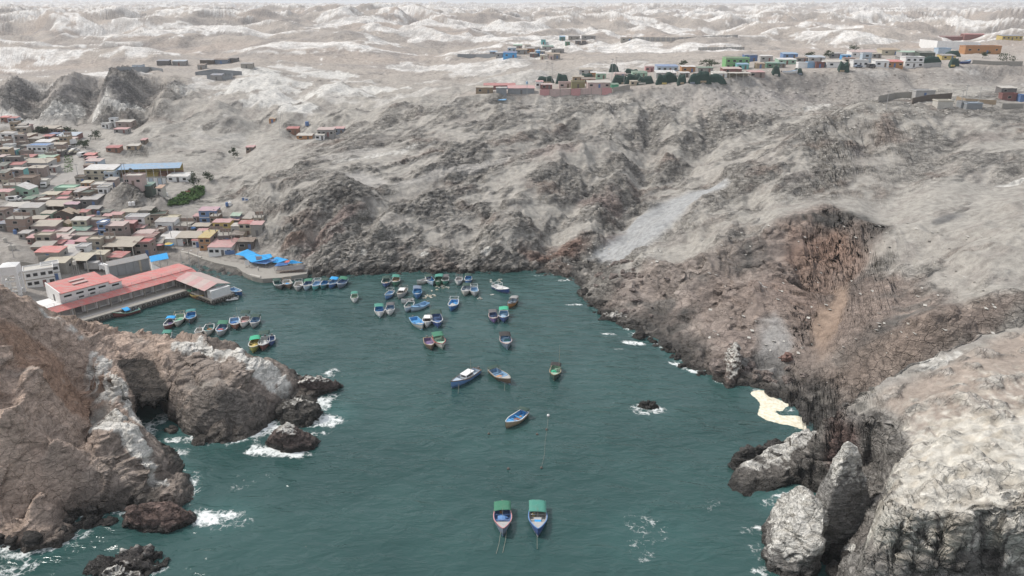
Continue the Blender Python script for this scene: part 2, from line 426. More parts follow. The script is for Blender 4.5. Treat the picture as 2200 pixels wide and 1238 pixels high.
scree_ = blob(hit(1350, 530)[:2], 0, 22, 7.5, 1.0) + blob(hit(1430, 468)[:2], 0, 26, 6.5, 0.72) + blob(hit(1520, 412)[:2], 0, 16, 4.0, 0.72) + blob(hit(1320, 556)[:2], 0, 9, 8, 1.0)
talus = inpoly_soft([aty(*p) for p in [(1330, 190, 388), (1500, 178, 388), (1650, 160, 398), (1800, 152, 408), (1950, 145, 418), (2250, 138, 436), (2250, 190, 400), (2000, 205, 395), (1850, 235, 380), (1780, 262, 372), (1640, 250, 368), (1480, 235, 372)]], 5)
saddle = np.clip(blob(hit(780, 390)[:2], 0, 13, 10) + blob(hit(1000, 360)[:2], 0, 40, 3.5, 0.5) * 0.7 + blob(hit(760, 330)[:2], 0, 26, 8, 0.3) * .6, 0, 1)
chute = np.clip(blob(aty(1770, 730, 172)[:2], 0, 14, 3.6, 1.15) + blob(aty(1800, 660, 182)[:2], 0, 14, 3, 1.15), 0, 1)
greyfan = np.clip(blob(aty(1660, 740, 170)[:2], 0, 15, 5.5, 1.35), 0, 1)

# rock outcrop mask
xr = X * math.cos(0.5) + Y * math.sin(0.5); yr = -X * math.sin(0.5) + Y * math.cos(0.5)
on = 0.75 * fbm2(xr / 30, yr / 15, 4, 51, 0.6) + 0.3 * gn2(X / 5, Y / 4, 59)
mid_hill = sm(-115, -80, X) * sm(232, 245, Y) * sm(400, 378, Y)
right_hill = sm(20, 40, X) * sm(330, 300, Y)
left_head = sm(-30, -45, X) * sm(200, 185, Y)
rockm = sm(0.05, 0.45, on + (SL - 0.36) * 1.4)
rockm -= right_hill * sm(150, 170, Y) * sm(.55, .4, SL) * sm(4, 8, Z0) * .55
rockm = np.clip(np.maximum(rockm, sm(0.62, 0.95, SL)), 0, 1)
rockm = np.maximum(rockm, left_head * sm(-0.9, -0.2, on))
rockm = np.maximum(rockm, mid_hill * sm(-0.35, 0.35, on + 0.12 * sm(330, 240, Y)))
rockm = np.maximum(rockm, sm(6.5, 3.0, Z0 + 2 * NW) * sm(0.2, 0.35, SL))
flat = np.clip(town * 0.92 + flat_top + scree + saddle * 0.8 + chute * 0.9 + greyfan * 0.6 + talus * .75, 0, 1)
upcliff = inpoly_soft([hit(*p) for p in [(-60, 180), (120, 176), (390, 172), (420, 200), (350, 262), (200, 268), (60, 268), (-60, 275)]], 8)
rockm = np.maximum(rockm, upcliff * sm(-.45, .15, on))
rockm *= 1 - flat
nfr = sm(0.15, 0.5, gn2(X / 6, Y / 4, 61) + 0.5 * gn2(X / 2.2, Y / 1.8, 62) + 0.45 * sm(100, 84, Y))
rockm = np.where(near_flat > 0.3, np.maximum(rockm * (1 - near_flat), near_flat * nfr * 0.5), rockm)
rockm *= 1 - 0.75 * farm * (1 - upcliff)

# scar on the right hill (dark cap, red rock beneath)
scar_red = np.clip(blob(aty(1760, 560, 207)[:2], 0, 12, 17) + blob(aty(1700, 640, 190)[:2], 0, 11, 14), 0, 1)
cliffband = inpoly_soft([hit(*p) for p in [(1300, 640), (1400, 560), (1520, 555), (1640, 485), (1770, 445), (1900, 500), (1850, 600), (1950, 610), (2060, 640), (2150, 640), (2200, 640), (2000, 745), (1870, 825), (1700, 840), (1600, 826), (1500, 790), (1430, 735)]], 4)
# --- vertical relief
strike = 0.9
xs_ = X * math.cos(strike) + Y * math.sin(strike); ys_ = -X * math.sin(strike) + Y * math.cos(strike)
zz = Z0 * 1.4
rg = ridge2(xs_ / 17 + 0.3 * NW, (ys_ + zz) / 8, 4, 71, 0.55)
rg2 = ridge2(xs_ / 5.5, (ys_ + zz) / 2.6, 3, 75, 0.55)
gul = ridge2((X + 6 * NWL) / 30, (Y + 8 * NWL) / 62, 3, 81, .55)
gul2 = ridge2((X + Y * .6 + 5 * NW) / 13, (Y - X * .6) / 34, 3, 83, .55)
nearf = sm(420, 200, Rr)
wild = (1 - flat) * (1 - farm) * (1 - near_flat)
sheer = sm(.85, 0.42, SL)
dz = rockm * ((rg - 0.45) * 2.3 * (.15 + .85 * sheer) + (rg2 - 0.45) * .8 * sheer) * (1 - .6 * left_head) * (1 - .6 * cliffband)
hills = sm(0.15, 0.4, SL) * sm(1.5, 8, Z0) * (1 - left_head) * sm(145, 175, Rr)
dz += wild * hills * ((gul - 0.5) * 5.5 + (gul2 - .5) * 2.6 * sheer) * (.25 + .75 * sheer)
dz += wild * 0.9 * fbm2(X / 21, Y / 21, 3, 85) * sm(2, 12, Z0)
upl = sm(330, 420, Y) * (1 - flat_top) * (1 - town) * (1 - farm)
dz += upl * mound_h(X, Y, Rr) * sm(60, 30, np.abs(X - 400) * 0) 
for l, d_, w_ in [([(1240, 270), (1100, 330), (960, 392), (860, 425)], -3.5, 6), ([(1388, 215), (1400, 320), (1370, 420), (1340, 470)], -3.5, 5), ([(1500, 195), (1530, 300), (1440, 390)], -3, 6),
                  ([(860, 430), (800, 470), (755, 530)], -2.5, 4), ([(1100, 420), (1020, 500), (985, 560)], -2, 4), ([(1260, 410), (1190, 500), (1170, 550)], -2, 4), ([(710, 470), (640, 560)], -2, 3),
                  ([(720, 405), (655, 480), (625, 550)], 2.5, 5), ([(930, 420), (840, 500), (740, 560)], 2.5, 6), ([(1300, 325), (1210, 350), (1120, 420), (1080, 520)], 3.5, 8), ([(1340, 360), (1330, 430)], 2.5, 6), ([(740, 400), (770, 460)], 3, 6),
                  ([(1700, 390), (1560, 500), (1470, 610)], 2.2, 6), ([(1650, 420), (1500, 540), (1410, 620)], -1.5, 5), ([(2200, 480), (1980, 550), (1880, 590)], -2.0, 6), ([(2050, 300), (1930, 400), (1900, 470)], -2.0, 7), ([(2120, 280), (2020, 390), (1990, 470)], 1.6, 8),
                  ([(470, 235), (400, 265), (310, 320)], 3.5, 9), ([(560, 245), (520, 320), (470, 360)], -3, 8), ([(640, 190), (640, 240), (650, 265)], -3, 8), ([(730, 195), (640, 250)], 3, 8), ([(150, 180), (130, 240)], 6, 9), ([(260, 175), (230, 250)], 7, 10), ([(205, 180), (190, 260)], -7, 7), ([(330, 180), (310, 250)], -8, 8), ([(90, 180), (70, 250)], -6, 8), ([(40, 185), (30, 245)], 5, 9), ([(370, 190), (345, 240)], 5, 7), ([(300, 180), (280, 240)], -3, 5), ([(860, 240), (760, 300)], 2, 6), ([(900, 260), (800, 320)], -2, 5)]:
    q = [hit(*p_)[:2] for p_ in l]
    dz += d_ * np.exp(-(line_d(q) / w_ * (1 + .25 * NW)) ** 2) * (1 - flat) 
near_sd = np.where((X > 35) & (Y < 172), poly_sd(X, Y, NEAR_EDGE), -99)
dz *= 1 - .85 * sm(6, 3.5, np.abs(near_sd))
dz += -3.2 * sm(.5, -5, flat_sd) * sm(-26, -6, flat_sd) * sm(340, 352, Y)
dz += -2.5 * np.clip(blob(aty(1750, 590, 201)[:2], 0, 8, 10), 0, 1)
dz += upcliff * ((ridge2(X / 13 + .3 * NW, (Y + zz) / 17, 4, 161, .6) - .45) * 5.0)
dz += (1 - rockm) * (0.10 * fbm2(X / 3, Y / 3, 2, 87) + 0.05)
knob = sm(0.25, 0.8, fbm2(X / 7, Y / 6, 3, 91)) * (1 - flat) * sm(0.1, 0.3, SL)
dz += knob * 0.8 * (1 - farm) * sheer
dz += farm * ((ridge2(X / 26, Y / 26, 3, 95) - 0.5) * 1.6)
dz *= np.where(Z0 < -1.0, 0.25, sm(-1, 3, Z0) * .75 + .25)
# terraces of broken ledges on the near plateau
dz += near_flat * (np.round((Z0 + 1.2 * NW) / 1.1) * 1.1 - Z0 - 1.2 * NW) * .9 * sm(116, 100, Y)
nfi = np.where(near_flat > .05)[0]
xa, ya, za = X[nfi], Y[nfi], Z0[nfi]
nj = .5 * gn2(xa / 1.5, ya / 1.5, 98)
dz[nfi] += near_flat[nfi] * nfr[nfi] * (.7 + worley_facets(xa + nj, ya * 1.7 + nj, za * 0, 2.6, 96) * 1.9 + worley_facets(xa + nj, ya * 1.5, za * 0 + nj, 1.0, 97) * .8)
# clefts and ribs of the left headland
for l, d_, w_ in [([(15, 860), (55, 760), (110, 690)], -2.6, 2.2), ([(70, 930), (110, 830), (150, 760)], -2.2, 1.8), ([(185, 960), (180, 860), (165, 790)], -2.5, 2.0), ([(40, 900), (90, 800), (130, 730)], 1.8, 2.5), ([(140, 940), (150, 850)], 1.5, 2.5),
                  ([(440, 930), (430, 830), (400, 760)], -.9, .8), ([(500, 930), (490, 840), (470, 770)], -.9, .8), ([(550, 900), (540, 830)], -.7, .8), ([(300, 1100), (330, 1040), (360, 1010)], -1.4, .7), ([(20, 1090), (60, 1010), (80, 950)], -1.6, 1.2)]:
    q = [hit(*p_)[:2] for p_ in l]
    dz += d_ * np.exp(-(line_d(q) / w_ * (1 + .25 * NW)) ** 2) * left_head
# cave under the left headland
cav = capsule(X, Y, (-69.5, 136.5), (-80.0, 149.0))
cutk = sm(4.4, 3.2, cav + 0.5 * NW)
Zf = Z0 + dz
Zuncut = Zf.copy()
Zf = Zf * (1 - cutk) + np.minimum(Zf, -0.6) * cutk
rockm = np.maximum(rockm, cutk)
# a rough boulder band just above the water on the open coast
shore_b = sm(2.6, 0.6, np.abs(Z0 - 0.3)) * (1 - town)
Zf += shore_b * (np.maximum(0, gn2(X / 2.2, Y / 2.2, 97)) * 1.6 + np.maximum(0, gn2(X / 1.0, Y / 1.0, 98)) * 0.7 - 0.25)
# --- push rock along its normal so that faces break into blocks
V = np.stack([X, Y, Zf], 1).reshape(NA, NR, 3)
du = np.gradient(V, axis=0); dv = np.gradient(V, axis=1)
N = np.cross(dv, du).reshape(-1, 3)
N /= np.linalg.norm(N, axis=1)[:, None] + 1e-9
N[N[:, 2] < 0] *= -1
rockm = np.maximum(rockm, cliffband * sm(-.6, 0, on) * (1 - np.clip(chute + greyfan, 0, 1)) * .9)
idx = np.where((rockm > 0.05) & (Rr < 430) & (Zf > -2))[0]
px, py, pz = X[idx], Y[idx], Zf[idx]
ca, sa = math.cos(0.6), math.sin(0.6)
qx = px * ca + pz * sa; qz = -px * sa + pz * ca                       # tilted beds
jx = 0.8 * gn3(qx / 3, py / 3, qz / 3, 109)
n1 = ridge3(qx / 9.5, py / 8, qz / 4.5, 3, 101, 0.5) - 0.45
w1 = worley_facets(qx + jx, py + jx, qz * 1.5, 6.0, 111)
idn = np.where(px * px + py * py < 330 ** 2)[0]
w2 = np.zeros(len(idx), np.float32); w2[idn] = worley_facets(qx[idn] + jx[idn], py[idn], qz[idn] * 1.6 + jx[idn], 2.3, 113)
n2 = np.zeros(len(idx), np.float32)
n2[idn] = ridge3(qx[idn] / 2.1, py[idn] / 2.1, qz[idn] / 0.9, 2, 105) - 0.45
steep = 0.4 + 0.6 * sm(0.95, 0.6, N[idx, 2])
amp = rockm[idx] * steep
lh = left_head[idx]
w0 = worley_facets(qx * .9, py * .9, qz * .9, 12.0, 117)
nearc = (px > 38) & (py < 128)
off = np.where(nearc, .75, .35 + .65 * sm(1.3, .7, SL[idx])) * (w0 * 3.2 * np.maximum(np.maximum(lh, nearc * .5), cliffband[idx] * 1.45) + n1 * 1.5 * (1 - .4 * lh) + w1 * (1.5 - .6 * mid_hill[idx] - .3 * cliffband[idx]) + w2 * (0.7 - .25 * lh - .4 * cliffband[idx]) + n2 * 0.45 * (1 - .5 * lh - .7 * cliffband[idx])) * amp
off = off * (1 - .25 * cliffband[idx]) * np.where((px > 50) & (py > 128) & (py < 166), .45, 1.0)
V = V.reshape(-1, 3)
V[idx] += N[idx] * off[:, None]
# where rows of the grid are far apart, even the relief out between columns as well (no combed faces)
G_ = V.reshape(NA, NR, 3)
ds = np.linalg.norm(np.diff(G_, axis=1), axis=2); ds = np.concatenate([ds, ds[:, -1:]], 1)
ratio = ds / (R * (az[1] - az[0]) + 1e-6)
def boxa(A_, w):
    c_ = np.cumsum(np.pad(A_, ((w + 1, w), (0, 0), (0, 0)), mode='edge'), axis=0)
    return (c_[2 * w + 1:] - c_[:-2 * w - 1]) / (2 * w + 1)
nearr = (R < 480).astype(float)
for w_, lo_, hi_ in ((2, 1.5, 2.4), (5, 2.6, 4.2)):
    k_ = sm(lo_, hi_, ratio) * nearr * (Z0.reshape(NA, NR) > -3)
    k_ = boxa(k_[..., None], 2)[..., 0]
    G_ = G_ * (1 - k_[..., None]) + boxa(G_, w_) * k_[..., None]
V = G_.reshape(-1, 3)
# ------------------------------------------------------------------ what the ground is made of (base colours, linear)
def c3(*a): return np.array(a, np.float32)
def mix(c, k, col):
    return c * (1 - k[:, None]) + col * k[:, None]
H = V[:, 2]
n9 = NW
SAND, ROCK, ROCKD = c3(.352, .332, .300), c3(.275, .258, .234), c3(.158, .150, .140)
RED, PINK, BROWN = c3(.225, .140, .110), c3(.300, .235, .210), c3(.205, .155, .125)
WHITE, GREY, CONC = c3(.70, .68, .63), c3(.37, .38, .385), c3(.33, .32, .30)
col = np.tile(SAND, (len(X), 1))
tint = fbm2(X / 60, Y / 60, 3, 111)
col = mix(col, sm(0.0, 0.8, tint) * 0.5, c3(.365, .340, .308))
col = mix(col, sm(0.1, 0.7, fbm2(X / 14, Y / 11, 4, 113, 0.6)) * 0.5, c3(.25, .225, .205))
rk = mix(np.tile(ROCK, (len(X), 1)), sm(0.0, 0.7, fbm2(X / 11, Y / 8, 4, 115, 0.6)) * 0.7, ROCKD)
rk = mix(rk, sm(0.25, 0.7, fbm2(X / 25 + 7, Y / 18, 3, 117)) * 0.6, c3(.25, .195, .165))
rk = mix(rk, left_head, c3(.475, .365, .297))
rk = mix(rk, left_head * sm(0.1, 0.5, fbm2(X / 7, Y / 7, 3, 119)) * 0.5, c3(.365, .295, .248))
rk = mix(rk, left_head * np.clip(blob(aty(150, 850, 135)[:2], 0, 5, 14, -0.5) + blob(aty(40, 720, 133)[:2], 0, 3, 12, -.4), 0, 1) * 0.8, c3(.36, .225, .155))
lowdark = sm(9, 2.5, H + 2.5 * n9)
rk = mix(rk, lowdark * right_hill * 0.4, c3(.165, .145, .13))
rk = mix(rk, left_head * sm(-62, -76, -X * 0 + X - 0) * 0.0, ROCKD)
rk = mix(rk, left_head * sm(-80, -68, X) * 0.7, c3(.225, .20, .178))
col = mix(col, np.clip(rockm * 1.0, 0, 1), rk)
# dust lying on the level parts of the rock
up = sm(0.80, 0.96, N[:, 2]) * (1 - left_head)
col = mix(col, rockm * up * sm(-0.3, 0.5, fbm2(X / 4, Y / 3, 3, 121)) * 0.65, SAND * 0.95)
# red and pink bands by the water and on the right hill
def patch(u, v, y, rx, ry, rot, c, k=0.8):
    global col
    p = aty(u, v, y)[:2] if y else hit(u, v)[:2]
    b = blob(p, 0, rx, ry, rot, 0.7)
    col = mix(col, b * k, c)
patch(1210, 545, None, 12, 6, 0.3, RED); patch(1160, 555, None, 9, 4, 0.2, RED, .6)
patch(720, 490, None, 16, 2.6, 0.75, PINK * .95, .9); patch(640, 520, None, 9, 3, 0.9, c3(.27, .19, .15), .8); patch(690, 530, None, 14, 2.4, .8, PINK, .8)
patch(1290, 440, None, 12, 9, 0.4, c3(.27, .20, .18), .6); patch(1180, 330, None, 20, 14, 0.3, c3(.26, .21, .19), .6)
patch(1320, 520, None, 7, 4, .9, c3(.27, .18, .15), .7); patch(1530, 640, None, 12, 6, .9, c3(.22, .15, .125), .6)
patch(1460, 660, None, 9, 5, .8, PINK * .85, .7); patch(1390, 620, None, 10, 6, .8, c3(.25, .215, .2), .8)
col = mix(col, cliffband * .8, mix(np.tile(c3(.29, .245, .215), (len(X), 1)), sm(62, 80, X), c3(.255, .20, .17)))
idc = np.where(cliffband > .05)[0]
fct = np.zeros(len(X)); fct[idc] = worley_facets(X[idc], Y[idc], V[idc, 2], 9.0, 175)
col = np.clip(col * (1 + .5 * cliffband * np.clip(fct, -.4, .4))[:, None], .02, 1)
col = mix(col, cliffband * sm(-.1, .5, fbm2(X / 9, Y / 7, 4, 171, .6)) * .5, c3(.20, .165, .145))
col = mix(col, cliffband * sm(.25, .6, fbm2(X / 12 + 9, Y / 9, 3, 173)) * .6, c3(.135, .132, .122))
col = mix(col, scar_red * 0.85, c3(.275, .19, .15))
col = mix(col, np.clip(blob(aty(1780, 530, 211)[:2], 0, 8, 6), 0, 1) * .7, c3(.27, .18, .14))
dark_cap_and_shade = np.clip(blob(aty(1790, 480, 221)[:2], 0, 16, 5.0, -0.1) + blob(aty(1880, 510, 211)[:2], 0, 6, 9, -.5) + blob(aty(1610, 550, 210)[:2], 0, 11, 6, .9) + blob(aty(1830, 640, 186)[:2], 0, 4, 10, -.6) + blob(aty(1880, 740, 157)[:2], 0, 9, 6, .3) + blob(aty(1630, 660, 188)[:2], 0, 4, 8, .2) + blob(aty(1510, 650, 195)[:2], 0, 8, 5, .8), 0, 1)  # dark rock cap, and the cliff's shadowed rock painted into the colour
col = mix(col, dark_cap_and_shade * .85 * (.6 + .4 * sm(-.3, .3, fbm2(X / 3, Y / 3, 3, 177))), c3(.085, .084, .08))
col = mix(col, np.clip(blob(aty(1650, 660, 187)[:2], 0, 9, 12), 0, 1) * .7, c3(.27, .215, .185))
col = mix(col, np.clip(blob(aty(1590, 740, 173)[:2], 0, 5, 8), 0, 1) * .7, c3(.30, .25, .225))
col = mix(col, right_hill * sm(160, 168, Y) * sm(212, 195, Y) * sm(46, 52, X) * sm(95, 85, X) * .55, c3(.27, .215, .185))
col = mix(col, np.clip(blob(aty(1950, 730, 149)[:2], 0, 22, 7, .25) + blob(aty(1860, 770, 154)[:2], 0, 9, 7), 0, 1) * .65, c3(.24, .19, .158))
col = mix(col, chute * .9, c3(.29, .215, .165))
col = mix(col, greyfan * .8, c3(.33, .325, .315))

col = mix(col, saddle * .8, c3(.42, .40, .375))
col = mix(col, scree * .95, c3(.35, .355, .355))
col = mix(col, talus * .6, c3(.265, .242, .225))
# grey-blue screes and dark outcrops of the upper slopes
for (u, v, rx, ry, rot, c, k) in [(1640, 205, 40, 6, .25, c3(.30, .275, .262), .7), (1500, 215, 5, 22, 0, c3(.38, .345, .31), .8), (1250, 300, 8, 26, .5, ROCKD, .75), (1350, 290, 7, 20, .1, ROCK, .6),
                                 (760, 440, 11, 9, .6, c3(.135, .125, .115), .8), (820, 300, 22, 10, .3, c3(.2, .185, .17), .6), (1130, 250, 22, 5, .2, ROCKD, .5),
                                 (150, 205, 12, 20, .3, c3(.10, .10, .105), .9), (250, 215, 14, 22, .4, c3(.11, .11, .115), .9), (200, 195, 8, 14, .5, c3(.12, .12, .12), .8), (45, 205, 10, 14, .4, c3(.12, .12, .12), .9), (95, 195, 8, 10, .4, c3(.11, .11, .11), .9), (375, 190, 14, 16, .4, c3(.14, .14, .145), .8), (310, 215, 9, 9, .4, c3(.13, .13, .135), .7), (100, 262, 10, 3, 0, c3(.10, .10, .09), .8), (180, 265, 14, 3, 0, c3(.10, .10, .09), .8), (260, 255, 10, 4, 0, c3(.13, .13, .12), .7), (520, 225, 6, 22, -.6, c3(.2, .195, .185), .7), (480, 262, 14, 8, .2, c3(.21, .2, .185), .7),
                                 (1790, 485, 4, 4, 0, ROCKD, .1), (2030, 480, 8, 2.5, .5, c3(.13, .13, .13), .8), (2120, 300, 12, 7, .3, c3(.24, .21, .19), .7), (1720, 390, 10, 5, .5, c3(.22, .2, .185), .7), (1850, 330, 8, 4, .5, c3(.2, .18, .17), .7)]:
    patch(u, v, None, rx, ry, rot, c, k)
# white: bird guano on the capes, pale wind-blown sand on the uplands
gb = lambda u, v, y, rx, ry, rot=0: blob(aty(u, v, y)[:2], 0, rx, ry, rot, 0.6)
streak = 0.5 + 0.5 * np.clip(fbm2(X / 1.3, Y / 4, 3, 131) + 0.5 * fbm2(X / .5, Y / 1.2, 2, 133), -1, 1)
gm = (gb(480, 745, 155.5, 12, 4.5, -.1) + gb(560, 775, 152, 7, 5, -.3) * 1.1 + gb(420, 745, 156, 7, 3) * .6 + gb(235, 925, 124, 4.5, 2.2) * 1.3 + gb(290, 960, 121, 6, 2.0, -.75) * 1.2 + gb(345, 1010, 117.5, 5, 1.5, -.8) + gb(225, 800, 142, 2.0, 7, .2) * .9
      + gb(270, 860, 137.5, 2.0, 6, .5) * .95 + gb(140, 700, 148, 4, 3) * .6 + gb(320, 920, 133, 2, 4, .4) * .7 + gb(140, 910, 120, 1.5, 4) * .5 + gb(120, 770, 135, 3, 3) * .4 + gb(205, 790, 144, 3, 6) * .9 + gb(245, 840, 139.5, 2.6, 6, .5) * 1.1 + gb(300, 880, 136, 2.4, 5, .4) * .9 + gb(250, 930, 124, 6, 3) * 1.3 + gb(320, 985, 119, 6, 2.2, -.8) * 1.1 + gb(600, 800, 151, 4, 4) * .6 + gb(90, 690, 147, 3, 2) * .6)
col = mix(col, sm(0.42, 0.75, np.clip(gm, 0, 1.3) * (0.35 + 0.95 * streak)) * .92, WHITE)
# near plateau: white crust on the seaward part, sand behind
crust = near_flat * sm(112, 96, Y + 5 * n9 + 0.05 * (X - 60)) 
cliffw = sm(40, 46, X) * sm(135, 120, Y) * sm(13, 20, H + 3 * n9)
gw = np.clip(crust * 1.1 + cliffw * sm(0.1, 0.6, streak + 0.2) * (0.55 + 0.45 * sm(110, 95, Y)), 0, 1)
nsand = near_flat * (1 - crust)
col = mix(col, nsand * (1 - rockm) * .9, c3(.36, .30, .255))
nearrock = sm(38, 44, X) * sm(139, 130, Y) * rockm * (1 - near_flat)
col = mix(col, nearrock * .8, mix(np.tile(c3(.20, .185, .17), (len(X), 1)), sm(0, .6, fbm2(X / 4, H / 5 + Y / 9, 3, 137)), c3(.30, .285, .265)))
col = mix(col, np.clip(blob(aty(1820, 900, 121)[:2], 0, 3, 5) * 1.0, 0, 1) * sm(15, 11, H) * .8, c3(.19, .125, .11))
wk = sm(0.35, 0.7, gw * (0.45 + 0.75 * streak))
col = mix(col, wk * .9, mix(np.tile(c3(.64, .61, .545), (len(X), 1)), sm(-.2, .6, fbm2(X / 3, Y / 2, 3, 139)) * .7, c3(.47, .42, .345)))
col = mix(col, near_flat * sm(.2, .6, rockm) * sm(0.1, 0.6, streak) * .35, c3(.6, .58, .54))
# guano low on the right shore
for (u, v, y, rx, ry, k) in [(1320, 683, None, 6, 2.2, 1), (1580, 770, 169, 1.6, 5, 1.1), (910, 552, None, 3, 2, 1.2), (1045, 550, None, 2.5, 2, 1.2), (780, 555, None, 2, 1.4, 1), (1640, 610, 193, 1.6, 3, .8), (2010, 775, 131, 9, 3, .8)]:
    p = aty(u, v, y)[:2] if y else hit(u, v)[:2]
    col = mix(col, sm(.4, .8, blob(p, 0, rx, ry, 0.4) * k * (.4 + .8 * streak)) * .85, WHITE * .95)
# uplands
ug = col.copy()
wp = fbm2(X / 120 + 0.4 * NWL, Y / 75, 5, 141, 0.6)
ddx = gn2(X / 26, Y / 26, 95)
fb1, fb2, fb3 = far_parts(X, Y)
mb1, mb2, mb3 = far_parts(X * 1.6 + 500, Y * 1.6)
kf = sm(480, 600, Rr)
cr2 = mb2 * (1 - kf) + fb2 * kf; cr3 = mb3 * (1 - kf) + fb3 * kf; cr1 = mb1 * (1 - kf) + fb1 * kf
white_hi = sm(0.0, 0.08, 0.85 * wp + 0.45 * (cr2 - .52) + .2 * (cr3 - .45) + .5 * (ridge2(X / 95, Y / 120, 4, 29, .55) - .5) - 0.235)
dune = mix(np.tile(c3(.375, .335, .298), (len(X), 1)), sm(-0.1, 0.5, fbm2(X / 200, Y / 150, 3, 145)) * .8, c3(.38, .325, .284))
dune = mix(dune, sm(0.05, 0.5, fbm2(X / 70, Y / 45, 4, 147)) * .6, c3(.30, .275, .255))
dune = mix(dune, upcliff * sm(-.3, .3, on) * .8, c3(.15, .148, .145))
dune = mix(dune, (1 - upcliff) * white_hi * (.55 + .45 * sm(-.3, .2, fbm2(X / 9, Y / 6, 3, 151))), c3(.68, .66, .63))
dune = mix(dune, sm(0.25, 0.5, fbm2(X / 32, Y / 20, 5, 149, .65) + .8 * (SL - .22) + .35 * (cr1 - .4)) * .45, c3(.24, .225, .215))
upk = sm(340, 430, Y) * (1 - farm) * (1 - flat_top) * (1 - town)
col = mix(col, upk * white_hi * .45, c3(.55, .53, .50))
col = mix(col, farm, dune)
for (u, v, rx, ry, rot, k) in [(560, 185, 26, 40, -.5, 1.1), (600, 215, 18, 26, -.6, 1.1), (640, 240, 12, 16, -.4, 1), (540, 150, 26, 18, 0, 1.2), (740, 205, 24, 18, .3, .8), (130, 250, 16, 8, .3, .8), (215, 250, 9, 12, -.3, .8), (285, 235, 8, 16, -.4, .7), (20, 262, 16, 9, 0, .9), (690, 160, 30, 14, .2, .8), (820, 190, 24, 12, .3, .8), (2180, 395, 9, 2.5, .2, 1.1), (830, 330, 30, 4, .4, .5), (1760, 235, 12, 5, .3, .5), (400, 200, 10, 18, .2, .5)]:
    p = hit(u, v)[:2]
    b = blob(p, 0, rx, ry, rot, .5)
    col = mix(col, sm(.3, .6, b * k * (.6 + .6 * streak)) * .85, c3(.60, .585, .55))
# town dust, road, plateau
col = mix(col, town * .75, c3(.30, .275, .25))
col = mix(col, flat_top * .8, c3(.36, .32, .285))
# a strip wet with spray along the water, black weed below it
wetk = np.maximum(sm(1.7, 0.7, H + 0.7 * n9), .8 * np.maximum(right_hill, left_head * sm(-85, -70, X)) * sm(4.2, 1.2, H + 1.6 * n9) * sm(150, 150.1, Y + 1e3) * sm(.2, .4, SL + .1)) * (1 - town * .7) * (1 - scree)
col = mix(col, wetk * .9, c3(.045, .042, .038))
col = np.clip(col, 0.02, 0.85)
gloss = np.clip(wetk, 0, 1)
# ------------------------------------------------------------------ material helpers
def new_mat(name):
    m = bpy.data.materials.new(name); m.use_nodes = True
    nt = m.node_tree
    return m, nt, nt.nodes['Principled BSDF']
def node(nt, t, **kw):
    n = nt.nodes.new(t)
    for k, v in kw.items():
        if k in n.inputs: n.inputs[k].default_value = v
        else: setattr(n, k, v)
    return n
def tex_noise(nt, vec, scale, detail=4, rough=0.55, dist=0.0):
    n = node(nt, 'ShaderNodeTexNoise', Scale=scale, Detail=detail, Roughness=rough, Distortion=dist)
    nt.links.new(vec, n.inputs['Vector'])
    return n.outputs['Fac']
def mathn(nt, op, a, b=None, clamp=False):
    n = nt.nodes.new('ShaderNodeMath'); n.operation = op; n.use_clamp = clamp
    if op == 'MULTIPLY_ADD': n.inputs[2].default_value = 0.25
    for i, s in enumerate((a, b)):
        if s is None: continue
        if isinstance(s, (int, float)): n.inputs[i].default_value = s
        else: nt.links.new(s, n.inputs[i])
    return n.outputs[0]
def ramp(nt, fac, a, b, ca=0.0, cb=1.0):
    n = nt.nodes.new('ShaderNodeMapRange'); n.interpolation_type = 'SMOOTHSTEP'
    n.inputs[1].default_value = a; n.inputs[2].default_value = b; n.inputs[3].default_value = ca; n.inputs[4].default_value = cb
    nt.links.new(fac, n.inputs[0])
    return n.outputs[0]
def mixc(nt, fac, a, b, mode='MIX'):
    n = nt.nodes.new('ShaderNodeMixRGB'); n.blend_type = mode
    for i, s in enumerate((fac, a, b)):
        if isinstance(s, (int, float)): n.inputs[i].default_value = s
        elif isinstance(s, tuple): n.inputs[i].default_value = (*s, 1)
        else: nt.links.new(s, n.inputs[i])
    return n.outputs[0]
